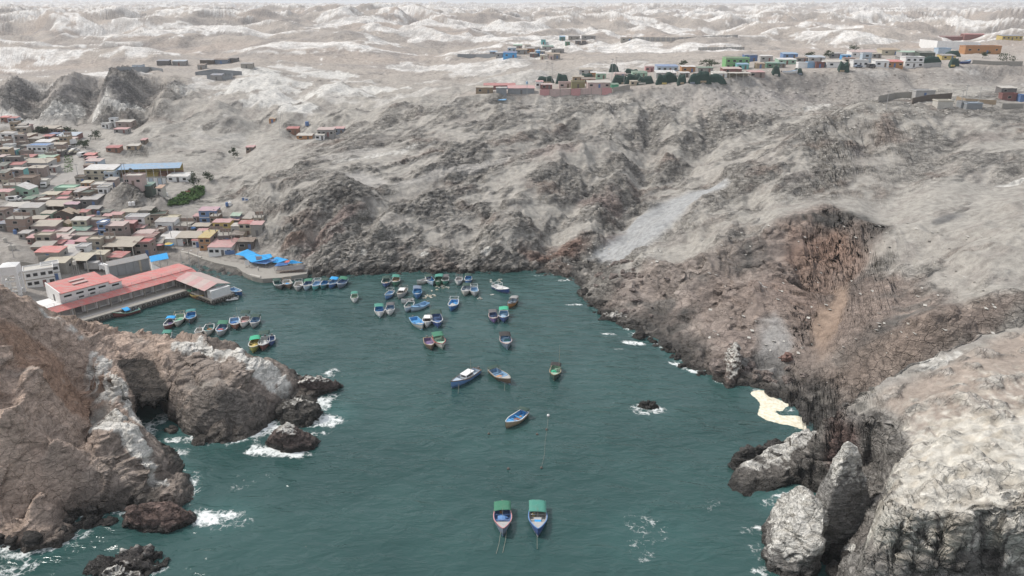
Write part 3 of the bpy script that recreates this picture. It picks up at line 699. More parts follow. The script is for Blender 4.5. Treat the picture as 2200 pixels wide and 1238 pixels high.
def rock_shader(m, nt, P, colour, rock, wet=None, scale=1.0):
    """speckle, bedding lines and cracks over a given base colour"""
    geo = nt.nodes.new('ShaderNodeNewGeometry').outputs['Position']
    mp = node(nt, 'ShaderNodeMapping'); mp.inputs['Rotation'].default_value = (0.35, 0.55, 0.6); mp.inputs['Scale'].default_value = (0.35, 0.6, 1.7)
    nt.links.new(geo, mp.inputs['Vector'])
    beds = tex_noise(nt, mp.outputs[0], 0.75 * scale, 6, 0.68, 0.6)
    fine = tex_noise(nt, geo, 2.6 * scale, 6, 0.7)
    mid = tex_noise(nt, geo, 0.55 * scale, 5, 0.62)
    vor = node(nt, 'ShaderNodeTexVoronoi', Scale=0.42 * scale); vor.feature = 'DISTANCE_TO_EDGE'
    wv = node(nt, 'ShaderNodeVectorMath'); wv.operation = 'MULTIPLY_ADD'
    nz = node(nt, 'ShaderNodeTexNoise', Scale=0.5 * scale, Detail=3); nt.links.new(geo, nz.inputs['Vector'])
    nt.links.new(nz.outputs['Color'], wv.inputs[0]); wv.inputs[1].default_value = (2.4 / scale,) * 3; nt.links.new(geo, wv.inputs[2])
    nt.links.new(wv.outputs[0], vor.inputs['Vector'])
    crack = ramp(nt, vor.outputs['Distance'], 0.0, 0.06, 0, 1)
    # dark varnish in streaks along the beds, pale specks of gravel
    f1 = mathn(nt, 'ADD', mathn(nt, 'MULTIPLY', mathn(nt, 'SUBTRACT', ramp(nt, fine, 0.28, 0.72, 0.62, 1.38), 1.0), mathn(nt, 'MULTIPLY_ADD', rock, .65)), 1.0)
    f2 = ramp(nt, beds, 0.30, 0.70, 0.50, 1.45)
    f3 = ramp(nt, mid, 0.3, 0.7, 0.82, 1.18)
    one = mathn(nt, 'ADD', mathn(nt, 'MULTIPLY', mathn(nt, 'SUBTRACT', f2, 1.0), mathn(nt, 'MULTIPLY_ADD', rock, 0.75)), 1.0)
    k = mathn(nt, 'MULTIPLY', mathn(nt, 'MULTIPLY', f1, one), f3)
    comb = node(nt, 'ShaderNodeCombineColor')
    for i in range(3): nt.links.new(k, comb.inputs[i])
    c = mixc(nt, 1.0, colour, comb.outputs[0], 'MULTIPLY')
    nt.links.new(c, P.inputs['Base Color'])
    hgt = mathn(nt, 'ADD', mathn(nt, 'MULTIPLY', beds, mathn(nt, 'MULTIPLY', rock, 1.5 / scale)), mathn(nt, 'MULTIPLY', fine, 0.32 / scale))
    hgt = mathn(nt, 'ADD', hgt, mathn(nt, 'MULTIPLY', mathn(nt, 'MULTIPLY', crack, rock), 0.5 / scale))
    hgt = mathn(nt, 'ADD', hgt, mathn(nt, 'MULTIPLY', mid, 0.5 / scale))
    bp = node(nt, 'ShaderNodeBump', Strength=1.0, Distance=1.0)
    nt.links.new(hgt, bp.inputs['Height']); nt.links.new(bp.outputs[0], P.inputs['Normal'])
    P.inputs['Specular IOR Level'].default_value = 0.25
    P.inputs['Roughness'].default_value = 0.92
    if wet is not None:
        nt.links.new(ramp(nt, wet, 0.2, 0.9, 0.92, 0.35), P.inputs['Roughness'])

def mesh_from(name, verts, quads, attrs=None, smooth=True):
    me = bpy.data.meshes.new(name)
    nq = len(quads); k = quads.shape[1]
    me.vertices.add(len(verts)); me.vertices.foreach_set('co', np.ascontiguousarray(verts, np.float32).ravel())
    me.loops.add(nq * k); me.loops.foreach_set('vertex_index', np.ascontiguousarray(quads, np.int32).ravel())
    me.polygons.add(nq); me.polygons.foreach_set('loop_start', np.arange(0, nq * k, k, dtype=np.int32))
    try: me.polygons.foreach_set('loop_total', np.full(nq, k, np.int32))
    except Exception: pass
    me.polygons.foreach_set('use_smooth', np.full(nq, smooth, bool))
    for an, (dom, typ, data) in (attrs or {}).items():
        a = me.attributes.new(an, typ, dom)
        a.data.foreach_set('color' if typ == 'FLOAT_COLOR' else 'value', np.ascontiguousarray(data, np.float32).ravel())
    me.update(calc_edges=True)
    return me
def link(o, parent=None):
    S.collection.objects.link(o)
    if parent: o.parent = parent
    return o
def structure(name, me, mat):
    o = bpy.data.objects.new(name, me); me.materials.append(mat) if mat else None
    o['kind'] = 'structure'
    return link(o)

m_ground, nt, P = new_mat('ground_rock_and_sand')
a_c = node(nt, 'ShaderNodeAttribute', attribute_name='tone'); a_r = node(nt, 'ShaderNodeAttribute', attribute_name='rocky'); a_w = node(nt, 'ShaderNodeAttribute', attribute_name='wet')
rock_shader(m_ground, nt, P, a_c.outputs['Color'], a_r.outputs['Fac'], a_w.outputs['Fac'])

I = np.arange(NA * NR).reshape(NA, NR)
Q = np.stack([I[:-1, :-1], I[1:, :-1], I[1:, 1:], I[:-1, 1:]], -1).reshape(-1, 4)
keep = (H[Q].max(1) > -2.2)
Q = Q[keep]
used = np.zeros(len(X), bool); used[Q.ravel()] = True
remap = np.cumsum(used) - 1
tone = np.concatenate([col, np.ones((len(col), 1), np.float32)], 1)
me = mesh_from('terrain', V[used], remap[Q], {'tone': ('POINT', 'FLOAT_COLOR', tone[used]), 'rocky': ('POINT', 'FLOAT', (np.clip(rockm, 0, 1) * (1 - .55 * left_head) * (1 - .45 * cliffband))[used]), 'wet': ('POINT', 'FLOAT', gloss[used])})
terrain = structure('terrain', me, m_ground)
print('terrain quads', len(Q))

# heights for standing things on the finished ground
Hgrid = H.reshape(NA, NR)
def gz(x, y):
    """height of the finished ground at a place"""
    a = math.atan2(x, y); r = math.hypot(x, y)
    fi = (a - az[0]) / (az[1] - az[0]); i = int(min(max(fi, 0), NA - 2)); fi -= i
    z = 0
    for k, w in ((i, 1 - fi), (i + 1, fi)):
        z += w * float(np.interp(r, R[k], Hgrid[k]))
    return z
Rh = [np.hypot(V.reshape(NA, NR, 3)[i, :, 0], V.reshape(NA, NR, 3)[i, :, 1]) for i in range(0)]
def hitg(u, v):
    """pixel -> point on the finished ground"""
    a, dy, dz = ray(u, v)
    q = math.hypot(a, dy)
    fi = (math.atan2(a, dy) - az[0]) / (az[1] - az[0]); i = int(round(min(max(fi, 0), NA - 1)))
    rr = R[i]; zz_ = np.maximum(Hgrid[i], 0)
    line = CAM_H + dz * rr / q
    k = int(np.argmax(zz_ >= line)) or NR - 1
    r0, r1 = rr[k - 1], rr[k]
    d0, d1 = line[k - 1] - zz_[k - 1], line[k] - zz_[k]
    f = d0 / (d0 - d1 + 1e-9)
    r = r0 + (r1 - r0) * f
    return (a * r / q, dy * r / q, float(CAM_H + dz * r / q))
# roof of the sea cave: a slab of the headland bridging the cut
ii = np.where(cav.reshape(NA, NR) < 6.3)
i0, i1, j0, j1 = ii[0].min(), ii[0].max() + 1, ii[1].min(), ii[1].max() + 1
sub = I[i0:i1, j0:j1]
cx_ = X[sub]; cy_ = Y[sub]; cz = cav[sub]
tpar = ((cx_ + 69.5) * (-10.5) + (cy_ - 136.5) * 12.5) / (10.5 ** 2 + 12.5 ** 2)
topz = Zuncut[sub] + 0.5 * gn2(cx_ / 2.2, cy_ / 2.2, 311) - 1.4 * sm(4.2, 6.2, cz)
botz = np.minimum(topz - 0.9, 5.6 * np.sqrt(np.clip(1 - (cz / 4.6) ** 2, 0, 1)) + 0.4 * gn2(cx_ / 1.5, cy_ / 1.5, 312))
botz = np.where(cz > 4.4, topz - 1.2, botz)
okq = (cz < 6.2) & (tpar + 0.10 * gn2(cx_ / 2, cy_ / 2, 313) > 0.42)
n0, n1_ = sub.shape
L = np.arange(n0 * n1_).reshape(n0, n1_)
qk = okq[:-1, :-1] & okq[1:, :-1] & okq[1:, 1:] & okq[:-1, 1:]
Qt = np.stack([L[:-1, :-1], L[1:, :-1], L[1:, 1:], L[:-1, 1:]], -1)[qk]
Qb = Qt[:, ::-1] + n0 * n1_
edges = {}
for q in Qt:
    for a_, b_ in zip(q, np.roll(q, -1)):
        if (b_, a_) in edges: del edges[(b_, a_)]
        else: edges[(a_, b_)] = 1
Qs = np.array([[b_, a_, a_ + n0 * n1_, b_ + n0 * n1_] for a_, b_ in edges])
vv = np.concatenate([np.stack([cx_.ravel(), cy_.ravel(), topz.ravel()], 1), np.stack([cx_.ravel(), cy_.ravel(), botz.ravel()], 1)])
tn = np.concatenate([tone[sub.ravel()]] * 2)
me = mesh_from('cave_roof', vv, np.concatenate([Qt, Qb, Qs]), {'tone': ('POINT', 'FLOAT_COLOR', tn), 'rocky': ('POINT', 'FLOAT', np.ones(len(vv))), 'wet': ('POINT', 'FLOAT', np.zeros(len(vv)))})
structure('cave_roof', me, m_ground)
# ------------------------------------------------------------------ sea
wx = np.unique(np.concatenate([[-6000, -2500, -1000, -400, -220], np.arange(-150, 90, 0.6), [120, 200, 400, 1000, 2500, 6000]]))
wy = np.unique(np.concatenate([[-6000, -2000, -600, -150, 0, 30, 50], np.arange(62, 252, 0.6), [270, 300]]))
WX, WY = np.meshgrid(wx, wy)
wxf, wyf = WX.ravel(), WY.ravel()
hb = np.where((np.abs(wxf) < 600) & (wyf > 40), base(wxf, np.maximum(wyf, 40)), -6)
wn1 = fbm2(wxf / 6, wyf / 6, 3, 201)
foam = np.zeros(len(wxf))
def froth(u, v, rx, ry, rot=0.0, k=1.0):
    global foam
    p = atz(u, v)
    c, s = math.cos(rot), math.sin(rot)
    dx, dy = wxf - p[0], wyf - p[1]
    q = np.sqrt(((dx * c + dy * s) / (rx * 1.2)) ** 2 + ((-dx * s + dy * c) / (ry * 1.3)) ** 2) + 0.35 * wn1
    foam = np.maximum(foam, k * sm(1.0, 0.25, q))
for a in [(60, 1150, 12, 4.2, -.1, 1.05), (110, 1120, 9, 3.5, .1, 1.0), (150, 1110, 6, 3, .2, .9), (30, 1185, 8, 2.5, 0, .8), (250, 1095, 5, 2, .0, .7), (440, 1105, 6.5, 2.4, 0, .95), (500, 1125, 6, 2.5, 0, .6), (520, 1040, 9, 4, .4, .42), (560, 930, 5, 4, .3, .95), (600, 972, 8, 2.6, -.2, 1.1), (575, 925, 5, 4.5, .2, 1.05), (700, 905, 5, 4.5, 0, 1.0), (450, 1110, 7, 3, 0, 1.0), (650, 975, 4, 1.6, 0, .9),
          (690, 870, 5, 4, .9, .95), (700, 900, 5, 3.5, 0, .85), (680, 930, 5, 3, .3, .7), (620, 810, 3, 5, .2, .9), (710, 800, 3, 4, 0, .8), (400, 945, 7, 1.5, 0, .8), (470, 945, 8, 1.2, 0, .7), (330, 1220, 6, 2, 0, .8), (240, 1215, 6, 2, 0, .6), (545, 900, 5, 3, .5, .7), (10, 1225, 6, 2.5, .2, .7),
          (1460, 785, 7, 1.6, -.6, 1.0), (1490, 797, 4, 1.3, -.5, 1.0), (1360, 737, 4.5, 1.3, -.3, 1.0), (1310, 718, 4, 1.2, -.2, .9), (1330, 750, 3, 1.0, 0, .95), (1225, 655, 5, 1.2, 0, .85), (1215, 602, 4, 1.4, .3, .9), (1180, 590, 9, 1.2, .2, .6), (1400, 880, 5.5, 3.0, 0, .8), (1390, 872, 2.5, 1.6, 0, .95),
          (1690, 1065, 4.5, 2.6, .2, .95), (1650, 1080, 4, 2.5, 0, .7), (1630, 1135, 1.6, .9, 0, 1.0), (1620, 1140, 4, 2, 0, .5), (1580, 1040, 2, 3, .3, .7), (1400, 1130, 6, 7, .3, .52), (1380, 1190, 3, 7, .3, .5), (1520, 1090, 4, 5, .2, .45), (1630, 1190, 2, 3, 0, .6), (1640, 1225, 3, 1.5, 0, .7),
          (790, 586, 6, .8, 0, .85), (860, 583, 5, .7, 0, .8), (960, 584, 7, .7, 0, .8), (1070, 582, 7, .7, 0, .8), (1530, 920, 3, 2, 0, .4), (740, 860, 8, 5, .2, .35), (1540, 950, 5, 8, .2, .33), (1900, 1190, 3, 3, 0, .6)]:
    froth(*a)
shoreline = sm(-3.3, -0.6, hb) * sm(-0.25, 0.3, wn1 + 0.1)
expo = np.clip(sm(-60, -20, wxf) * 0.9 * sm(225, 190, wyf) + sm(-30, -45, wxf) * sm(168, 160, wyf), 0, 1)
foam = np.maximum(foam, shoreline * expo * 0.78)
# thick cream scum in the cove
cream = np.zeros(len(wxf))
cr_poly = np.array([atz(*p)[:2] for p in [(1612, 842), (1650, 838), (1668, 858), (1700, 868), (1680, 884), (1662, 882), (1672, 895), (1715, 893), (1738, 905), (1730, 924), (1690, 912), (1650, 905), (1628, 893), (1634, 870)]])
ins = np.zeros(len(wxf), bool)
for (ax, ay), (bx, by) in zip(cr_poly, np.roll(cr_poly, -1, 0)):
    ins ^= ((ay > wyf) != (by > wyf)) & (wxf < (bx - ax) * (wyf - ay) / (by - ay + 1e-12) + ax)
cream = ins.astype(float)
c2 = cream.reshape(WX.shape)
for _ in range(2):
    c2 = (c2 + np.roll(c2, 1, 0) + np.roll(c2, -1, 0) + np.roll(c2, 1, 1) + np.roll(c2, -1, 1)) / 5
cream = c2.ravel()
# turbid light-green tint where waves break, dark over weed
shal = np.clip(np.maximum(sm(-2.5, -0.5, hb) * 0.4 * expo, 0), 0, 1)
for (u, v, rx, k) in [(1690, 1075, 6, .9), (700, 890, 8, .7), (470, 1110, 7, .5), (1400, 1150, 14, .35)]:
    p = atz(u, v); shal = np.maximum(shal, k * sm(1.3, .2, np.hypot(wxf - p[0], (wyf - p[1]) * 1.3) / rx))
nwx = len(wx)
J = np.arange(len(wxf)).reshape(WX.shape)
WQ = np.stack([J[:-1, :-1], J[:-1, 1:], J[1:, 1:], J[1:, :-1]], -1).reshape(-1, 4)
swell = 0.10 * gn2(wxf / 7 + .2 * wn1, wyf / 4.5, 205) * ((wxf > -150) & (wxf < 90) & (wyf > 62) & (wyf < 252))
wz = np.where(ins | (cream > .02), swell * .3, swell)
me = mesh_from('sea', np.stack([wxf, wyf, wz], 1), WQ, {'foam': ('POINT', 'FLOAT', foam), 'cream': ('POINT', 'FLOAT', cream), 'shallow': ('POINT', 'FLOAT', shal)})
m_sea, nt, P = new_mat('sea_water')
geo = nt.nodes.new('ShaderNodeNewGeometry').outputs['Position']
af = node(nt, 'ShaderNodeAttribute', attribute_name='foam').outputs['Fac']
ac = node(nt, 'ShaderNodeAttribute', attribute_name='cream').outputs['Fac']
ash = node(nt, 'ShaderNodeAttribute', attribute_name='shallow').outputs['Fac']
big = tex_noise(nt, geo, 0.035, 3, 0.5)
wc = mixc(nt, ramp(nt, big, 0.35, 0.65), (.024, .063, .060), (.033, .080, .076))
wc = mixc(nt, ash, wc, (.05, .125, .12))
# foam lace: stretched cells broken by noise
mp = node(nt, 'ShaderNodeMapping'); nt.links.new(geo, mp.inputs['Vector'])
dn = node(nt, 'ShaderNodeTexNoise', Scale=0.55, Detail=4, Roughness=.6); nt.links.new(geo, dn.inputs['Vector'])
wv = node(nt, 'ShaderNodeVectorMath'); wv.operation = 'MULTIPLY_ADD'; wv.inputs[1].default_value = (2.6, 2.6, 0)
nt.links.new(dn.outputs['Color'], wv.inputs[0]); nt.links.new(geo, wv.inputs[2])
vor = node(nt, 'ShaderNodeTexVoronoi', Scale=0.8); vor.feature = 'DISTANCE_TO_EDGE'; nt.links.new(wv.outputs[0], vor.inputs['Vector'])
vor2 = node(nt, 'ShaderNodeTexVoronoi', Scale=2.3); vor2.feature = 'DISTANCE_TO_EDGE'; nt.links.new(wv.outputs[0], vor2.inputs['Vector'])
lace = mathn(nt, 'ADD', mathn(nt, 'MULTIPLY', ramp(nt, vor.outputs['Distance'], 0.0, 0.25, 1, 0), 0.45), mathn(nt, 'MULTIPLY', ramp(nt, vor2.outputs['Distance'], 0.0, 0.25, 1, 0), 0.2))
blot = tex_noise(nt, geo, 0.45, 6, 0.7)
lace = mathn(nt, 'ADD', lace, mathn(nt, 'MULTIPLY', ramp(nt, blot, .3, .7), 0.75))
fm = ramp(nt, mathn(nt, 'SUBTRACT', mathn(nt, 'ADD', lace, mathn(nt, 'MULTIPLY', af, 1.6)), 1.62), 0.0, 0.85)
fm = mathn(nt, 'MULTIPLY', fm, ramp(nt, af, 0.10, 0.55, 0, 1))
crm = ramp(nt, mathn(nt, 'ADD', ac, mathn(nt, 'MULTIPLY', mathn(nt, 'SUBTRACT', blot, 0.5), 0.7)), 0.4, 0.52)
wc = mixc(nt, fm, wc, (.74, .77, .76))
crc = mixc(nt, ramp(nt, tex_noise(nt, geo, 1.2, 4), .3, .7), (.66, .60, .44), (.84, .81, .69))
wc = mixc(nt, crm, wc, crc)
nt.links.new(wc, P.inputs['Base Color'])
fr = mathn(nt, 'MAXIMUM', fm, crm)
nt.links.new(ramp(nt, fr, 0, 1, 0.04, 0.85), P.inputs['Roughness'])
P.inputs['IOR'].default_value = 1.33
# ripples
m1 = node(nt, 'ShaderNodeMapping'); m1.inputs['Scale'].default_value = (0.55, 1.15, 1); m1.inputs['Rotation'].default_value = (0, 0, 0.25); nt.links.new(geo, m1.inputs['Vector'])
w1 = tex_noise(nt, m1.outputs[0], 0.34, 4, 0.5, 0.6)
w2 = tex_noise(nt, m1.outputs[0], 1.3, 2, 0.5, 0.3)
w3 = tex_noise(nt, geo, 0.09, 2, 0.5)
amp = ramp(nt, w3, 0.35, 0.68, 0.6, 1.2)
hh = mathn(nt, 'ADD', mathn(nt, 'MULTIPLY', w1, 0.75), mathn(nt, 'MULTIPLY', w2, 0.11))
hh = mathn(nt, 'MULTIPLY', hh, amp)
hh = mathn(nt, 'ADD', hh, mathn(nt, 'MULTIPLY', fm, 0.12))
bp = node(nt, 'ShaderNodeBump', Strength=1.0, Distance=1.0); nt.links.new(hh, bp.inputs['Height']); nt.links.new(bp.outputs[0], P.inputs['Normal'])
sea = structure('sea', me, m_sea)
# ------------------------------------------------------------------ kit: meshes, materials, things
R_ = random.Random(5)
class MB:
    def __init__(s): s.v = []; s.f = []
    def add(s, vs, fs):
        n = len(s.v); s.v += [tuple(p) for p in vs]; s.f += [tuple(i + n for i in f) for f in fs]; return s
    def box(s, x0, x1, y0, y1, z0, z1):
        return s.add([(x0, y0, z0), (x1, y0, z0), (x1, y1, z0), (x0, y1, z0), (x0, y0, z1), (x1, y0, z1), (x1, y1, z1), (x0, y1, z1)],
                     [(0, 3, 2, 1), (4, 5, 6, 7), (0, 1, 5, 4), (1, 2, 6, 5), (2, 3, 7, 6), (3, 0, 4, 7)])
    def prism(s, poly, z0, z1):
        """polygon (counter-clockwise, x y) extruded; z0/z1 numbers or lists"""
        n = len(poly)
        za = z0 if isinstance(z0, (list, tuple)) else [z0] * n
        zb = z1 if isinstance(z1, (list, tuple)) else [z1] * n
        vs = [(p[0], p[1], a) for p, a in zip(poly, za)] + [(p[0], p[1], b) for p, b in zip(poly, zb)]
        return s.add(vs, [tuple(range(n))[::-1], tuple(range(n, 2 * n))] + [(i, (i + 1) % n, n + (i + 1) % n, n + i) for i in range(n)])
    def bar(s, a, b, r, k=5, r2=None):
        a = Vector(a); b = Vector(b); d = (b - a).normalized(); r2 = r if r2 is None else r2
        u = d.orthogonal().normalized(); w = d.cross(u)
        vs = [a + (u * math.cos(t) + w * math.sin(t)) * r for t in (2 * math.pi * i / k for i in range(k))] + [b + (u * math.cos(t) + w * math.sin(t)) * r2 for t in (2 * math.pi * i / k for i in range(k))]
        return s.add(vs, [tuple(range(k))[::-1], tuple(range(k, 2 * k))] + [(i, (i + 1) % k, k + (i + 1) % k, k + i) for i in range(k)])
    def cyl(s, c, r, h, k=12, r2=None):
        return s.bar(c, (c[0], c[1], c[2] + h), r, k, r2)
    def sheet(s, g, t=0.03):
        """grid of points (rows of equal length) given a thickness downwards"""
        m, n = len(g), len(g[0])
        top = [p for r in g for p in r]; bot = [(p[0], p[1], p[2] - t) for p in top]; N_ = m * n
        fs = []
        for i in range(m - 1):
            for j in range(n - 1):
                a, b, c, d = i * n + j, i * n + j + 1, (i + 1) * n + j + 1, (i + 1) * n + j
                fs += [(a, b, c, d), (a + N_, d + N_, c + N_, b + N_)]
        ring = [j for j in range(n)] + [i * n + n - 1 for i in range(1, m)] + [(m - 1) * n + j for j in range(n - 2, -1, -1)] + [i * n for i in range(m - 2, 0, -1)]
        fs += [(b, a, a + N_, b + N_) for a, b in zip(ring, ring[1:] + ring[:1])]
        return s.add(top + bot, fs)
    def build(s, name, mat, parent=None, smooth=False):
        me = bpy.data.meshes.new(name); me.from_pydata(s.v, [], s.f)
        if smooth: me.polygons.foreach_set('use_smooth', [True] * len(me.polygons))
        me.materials.append(mat)
        return link(bpy.data.objects.new(name, me), parent)
def tag(o, label, cat, group=None):
    o['label'] = label; o['category'] = cat
    if group: o['group'] = group
    return o
def empty(name, loc, yaw=0.0):
    o = bpy.data.objects.new(name, None); o.location = loc; o.rotation_euler = (0, 0, yaw); o.empty_display_size = .5
    return link(o)
def copy_tree(o, parent=None):
    c = o.copy(); S.collection.objects.link(c)
    c.parent = parent
    for ch in o.children: copy_tree(ch, c)
    return c

COL = {  # base colours (linear)
    'white': (.80, .80, .79), 'offwhite': (.60, .58, .53), 'cream': (.58, .53, .40), 'beige': (.46, .41, .33), 'grey': (.30, .30, .30), 'lightgrey': (.46, .46, .46), 'darkgrey': (.105, .105, .115), 'black': (.022, .022, .025),
    'brick': (.33, .21, .165), 'mauve brick': (.34, .25, .235), 'brown': (.15, .095, .065), 'darkbrown': (.065, .048, .04), 'tan': (.42, .31, .20), 'orange': (.50, .22, .07), 'rust': (.28, .115, .065), 'maroon': (.20, .055, .055), 'red': (.48, .085, .095), 'pink': (.62, .30, .31), 'palepink': (.60, .45, .43),
    'magenta': (.56, .20, .29), 'mauve': (.56, .33, .42), 'salmon': (.74, .16, .155), 'yellow': (.62, .47, .13), 'olive': (.25, .235, .10), 'green': (.035, .19, .115), 'darkgreen': (.018, .062, .05), 'netgreen': (.012, .050, .042), 'brightgreen': (.035, .42, .24), 'tealgreen': (.055, .26, .205), 'mint': (.35, .58, .44), 'aqua': (.14, .52, .52), 'teal': (.045, .22, .23), 'blue': (.04, .16, .42), 'brightblue': (.015, .36, .78),
    'skyblue': (.22, .46, .72), 'slate': (.17, .22, .30), 'deepblue': (.02, .07, .27), 'cornflower': (.12, .27, .55), 'purple': (.17, .10, .27), 'steel': (.25, .28, .31), 'limegreen': (.17, .48, .17), 'yellowgreen': (.36, .37, .08), 'concrete': (.33, .315, .285), 'wood': (.30, .22, .14), 'palewood': (.47, .40, .29), 'rope': (.33, .31, .25), 'tyre': (.016, .016, .017), 'paleblue': (.48, .60, .72), 'peach': (.55, .30, .17)}
MATS = {}
def M_(name, kind='paint'):
    """weathered paint / tin / brick / cloth of a named colour"""
    if (name, kind) in MATS: return MATS[name, kind]
    m, nt, P = new_mat(name.replace(' ', '_') + '_' + kind)
    c = COL[name]
    dk = {'gloss': .10, 'cloth': .08, 'tin': .30}.get(kind, .26 if name not in ('white',) else .05)
    c = tuple(x * (1 - dk) + y * dk for x, y in zip(c, (.33, .30, .265)))
    tc = node(nt, 'ShaderNodeNewGeometry').outputs['Position']
    n1 = tex_noise(nt, tc, 0.9, 5, .65); n2 = tex_noise(nt, tc, 5.0, 3, .6)
    grime = tuple(.55 * x + .45 * y for x, y in zip(c, (.20, .18, .155)))
    if kind == 'brick':
        bt = node(nt, 'ShaderNodeTexBrick', Scale=1.0); bt.inputs['Color1'].default_value = (*c, 1); bt.inputs['Color2'].default_value = (*[x * .8 for x in c], 1); bt.inputs['Mortar'].default_value = (.36, .32, .29, 1)
        bt.inputs['Brick Width'].default_value = .5; bt.inputs['Row Height'].default_value = .25; bt.inputs['Mortar Size'].default_value = .025
        mp = node(nt, 'ShaderNodeMapping'); mp.inputs['Rotation'].default_value = (math.radians(90), 0, 0); nt.links.new(tc, mp.inputs[0]); nt.links.new(mp.outputs[0], bt.inputs[0])
        base_ = bt.outputs[0]
    else:
        base_ = tuple(c)
    out = mixc(nt, ramp(nt, n1, .42, .75, 0, (.75 if name != 'white' else .4) if kind != 'cloth' else .35), base_, grime)
    out = mixc(nt, ramp(nt, n2, .3, .75, 0, .25), out, tuple(x * .55 for x in c))
    if kind == 'tin':
        mp = node(nt, 'ShaderNodeMapping'); mp.inputs['Scale'].default_value = (.25, 1.2, 1); nt.links.new(tc, mp.inputs[0])
        st = tex_noise(nt, mp.outputs[0], 1.4, 4, .7)
        out = mixc(nt, ramp(nt, st, .42, .68, 0, .75), out, (.40, .35, .31))
        out = mixc(nt, ramp(nt, st, .45, .25, 0, .35), out, tuple(x * .6 for x in c))
        wv = node(nt, 'ShaderNodeTexWave', Scale=1.6); wv.bands_direction = 'DIAGONAL'; nt.links.new(tc, wv.inputs[0])
        bp = node(nt, 'ShaderNodeBump', Strength=.5, Distance=.08); nt.links.new(wv.outputs[1], bp.inputs['Height']); nt.links.new(bp.outputs[0], P.inputs['Normal'])
        P.inputs['Roughness'].default_value = .6
    elif kind == 'cloth':
        bp = node(nt, 'ShaderNodeBump', Strength=.6, Distance=.25); nt.links.new(n1, bp.inputs['Height']); nt.links.new(bp.outputs[0], P.inputs['Normal'])
        P.inputs['Roughness'].default_value = .8
    elif kind == 'gloss':
        P.inputs['Roughness'].default_value = .35
    else:
        P.inputs['Roughness'].default_value = .85
    nt.links.new(out, P.inputs['Base Color'])
    P.inputs['Specular IOR Level'].default_value = .3
    MATS[name, kind] = m
    return m
m_glass, nt, P = new_mat('dark_window_glass')
P.inputs['Base Color'].default_value = (.02, .022, .026, 1); P.inputs['Roughness'].default_value = .25

ALL = []            # (object, base label, u, v, landmark?) for making labels single things out
def dist_up(o): return o.location.y
CROPS = {'A': (0, 440, 6.667), 'B': (280, 430, 5.5), 'C': (0, 250, 6.517), 'D': (160, 340, 7.283), 'E': (980, 60, 3.548), 'F': (1500, 60, 3.143), 'G': (0, 0, 2.0), 'H': (0, 200, 3.993), 'P': (0, 450, 3.143), 'Q': (740, 560, 4.127), 'S': (330, 560, 4.889), 'T': (950, 760, 2.814), 'W': (0, 540, 6.47), '0': (0, 0, 1.0)}
def crop(k, x, y):
    a, b, s = CROPS[k]
    return a + x / s, b + y / s
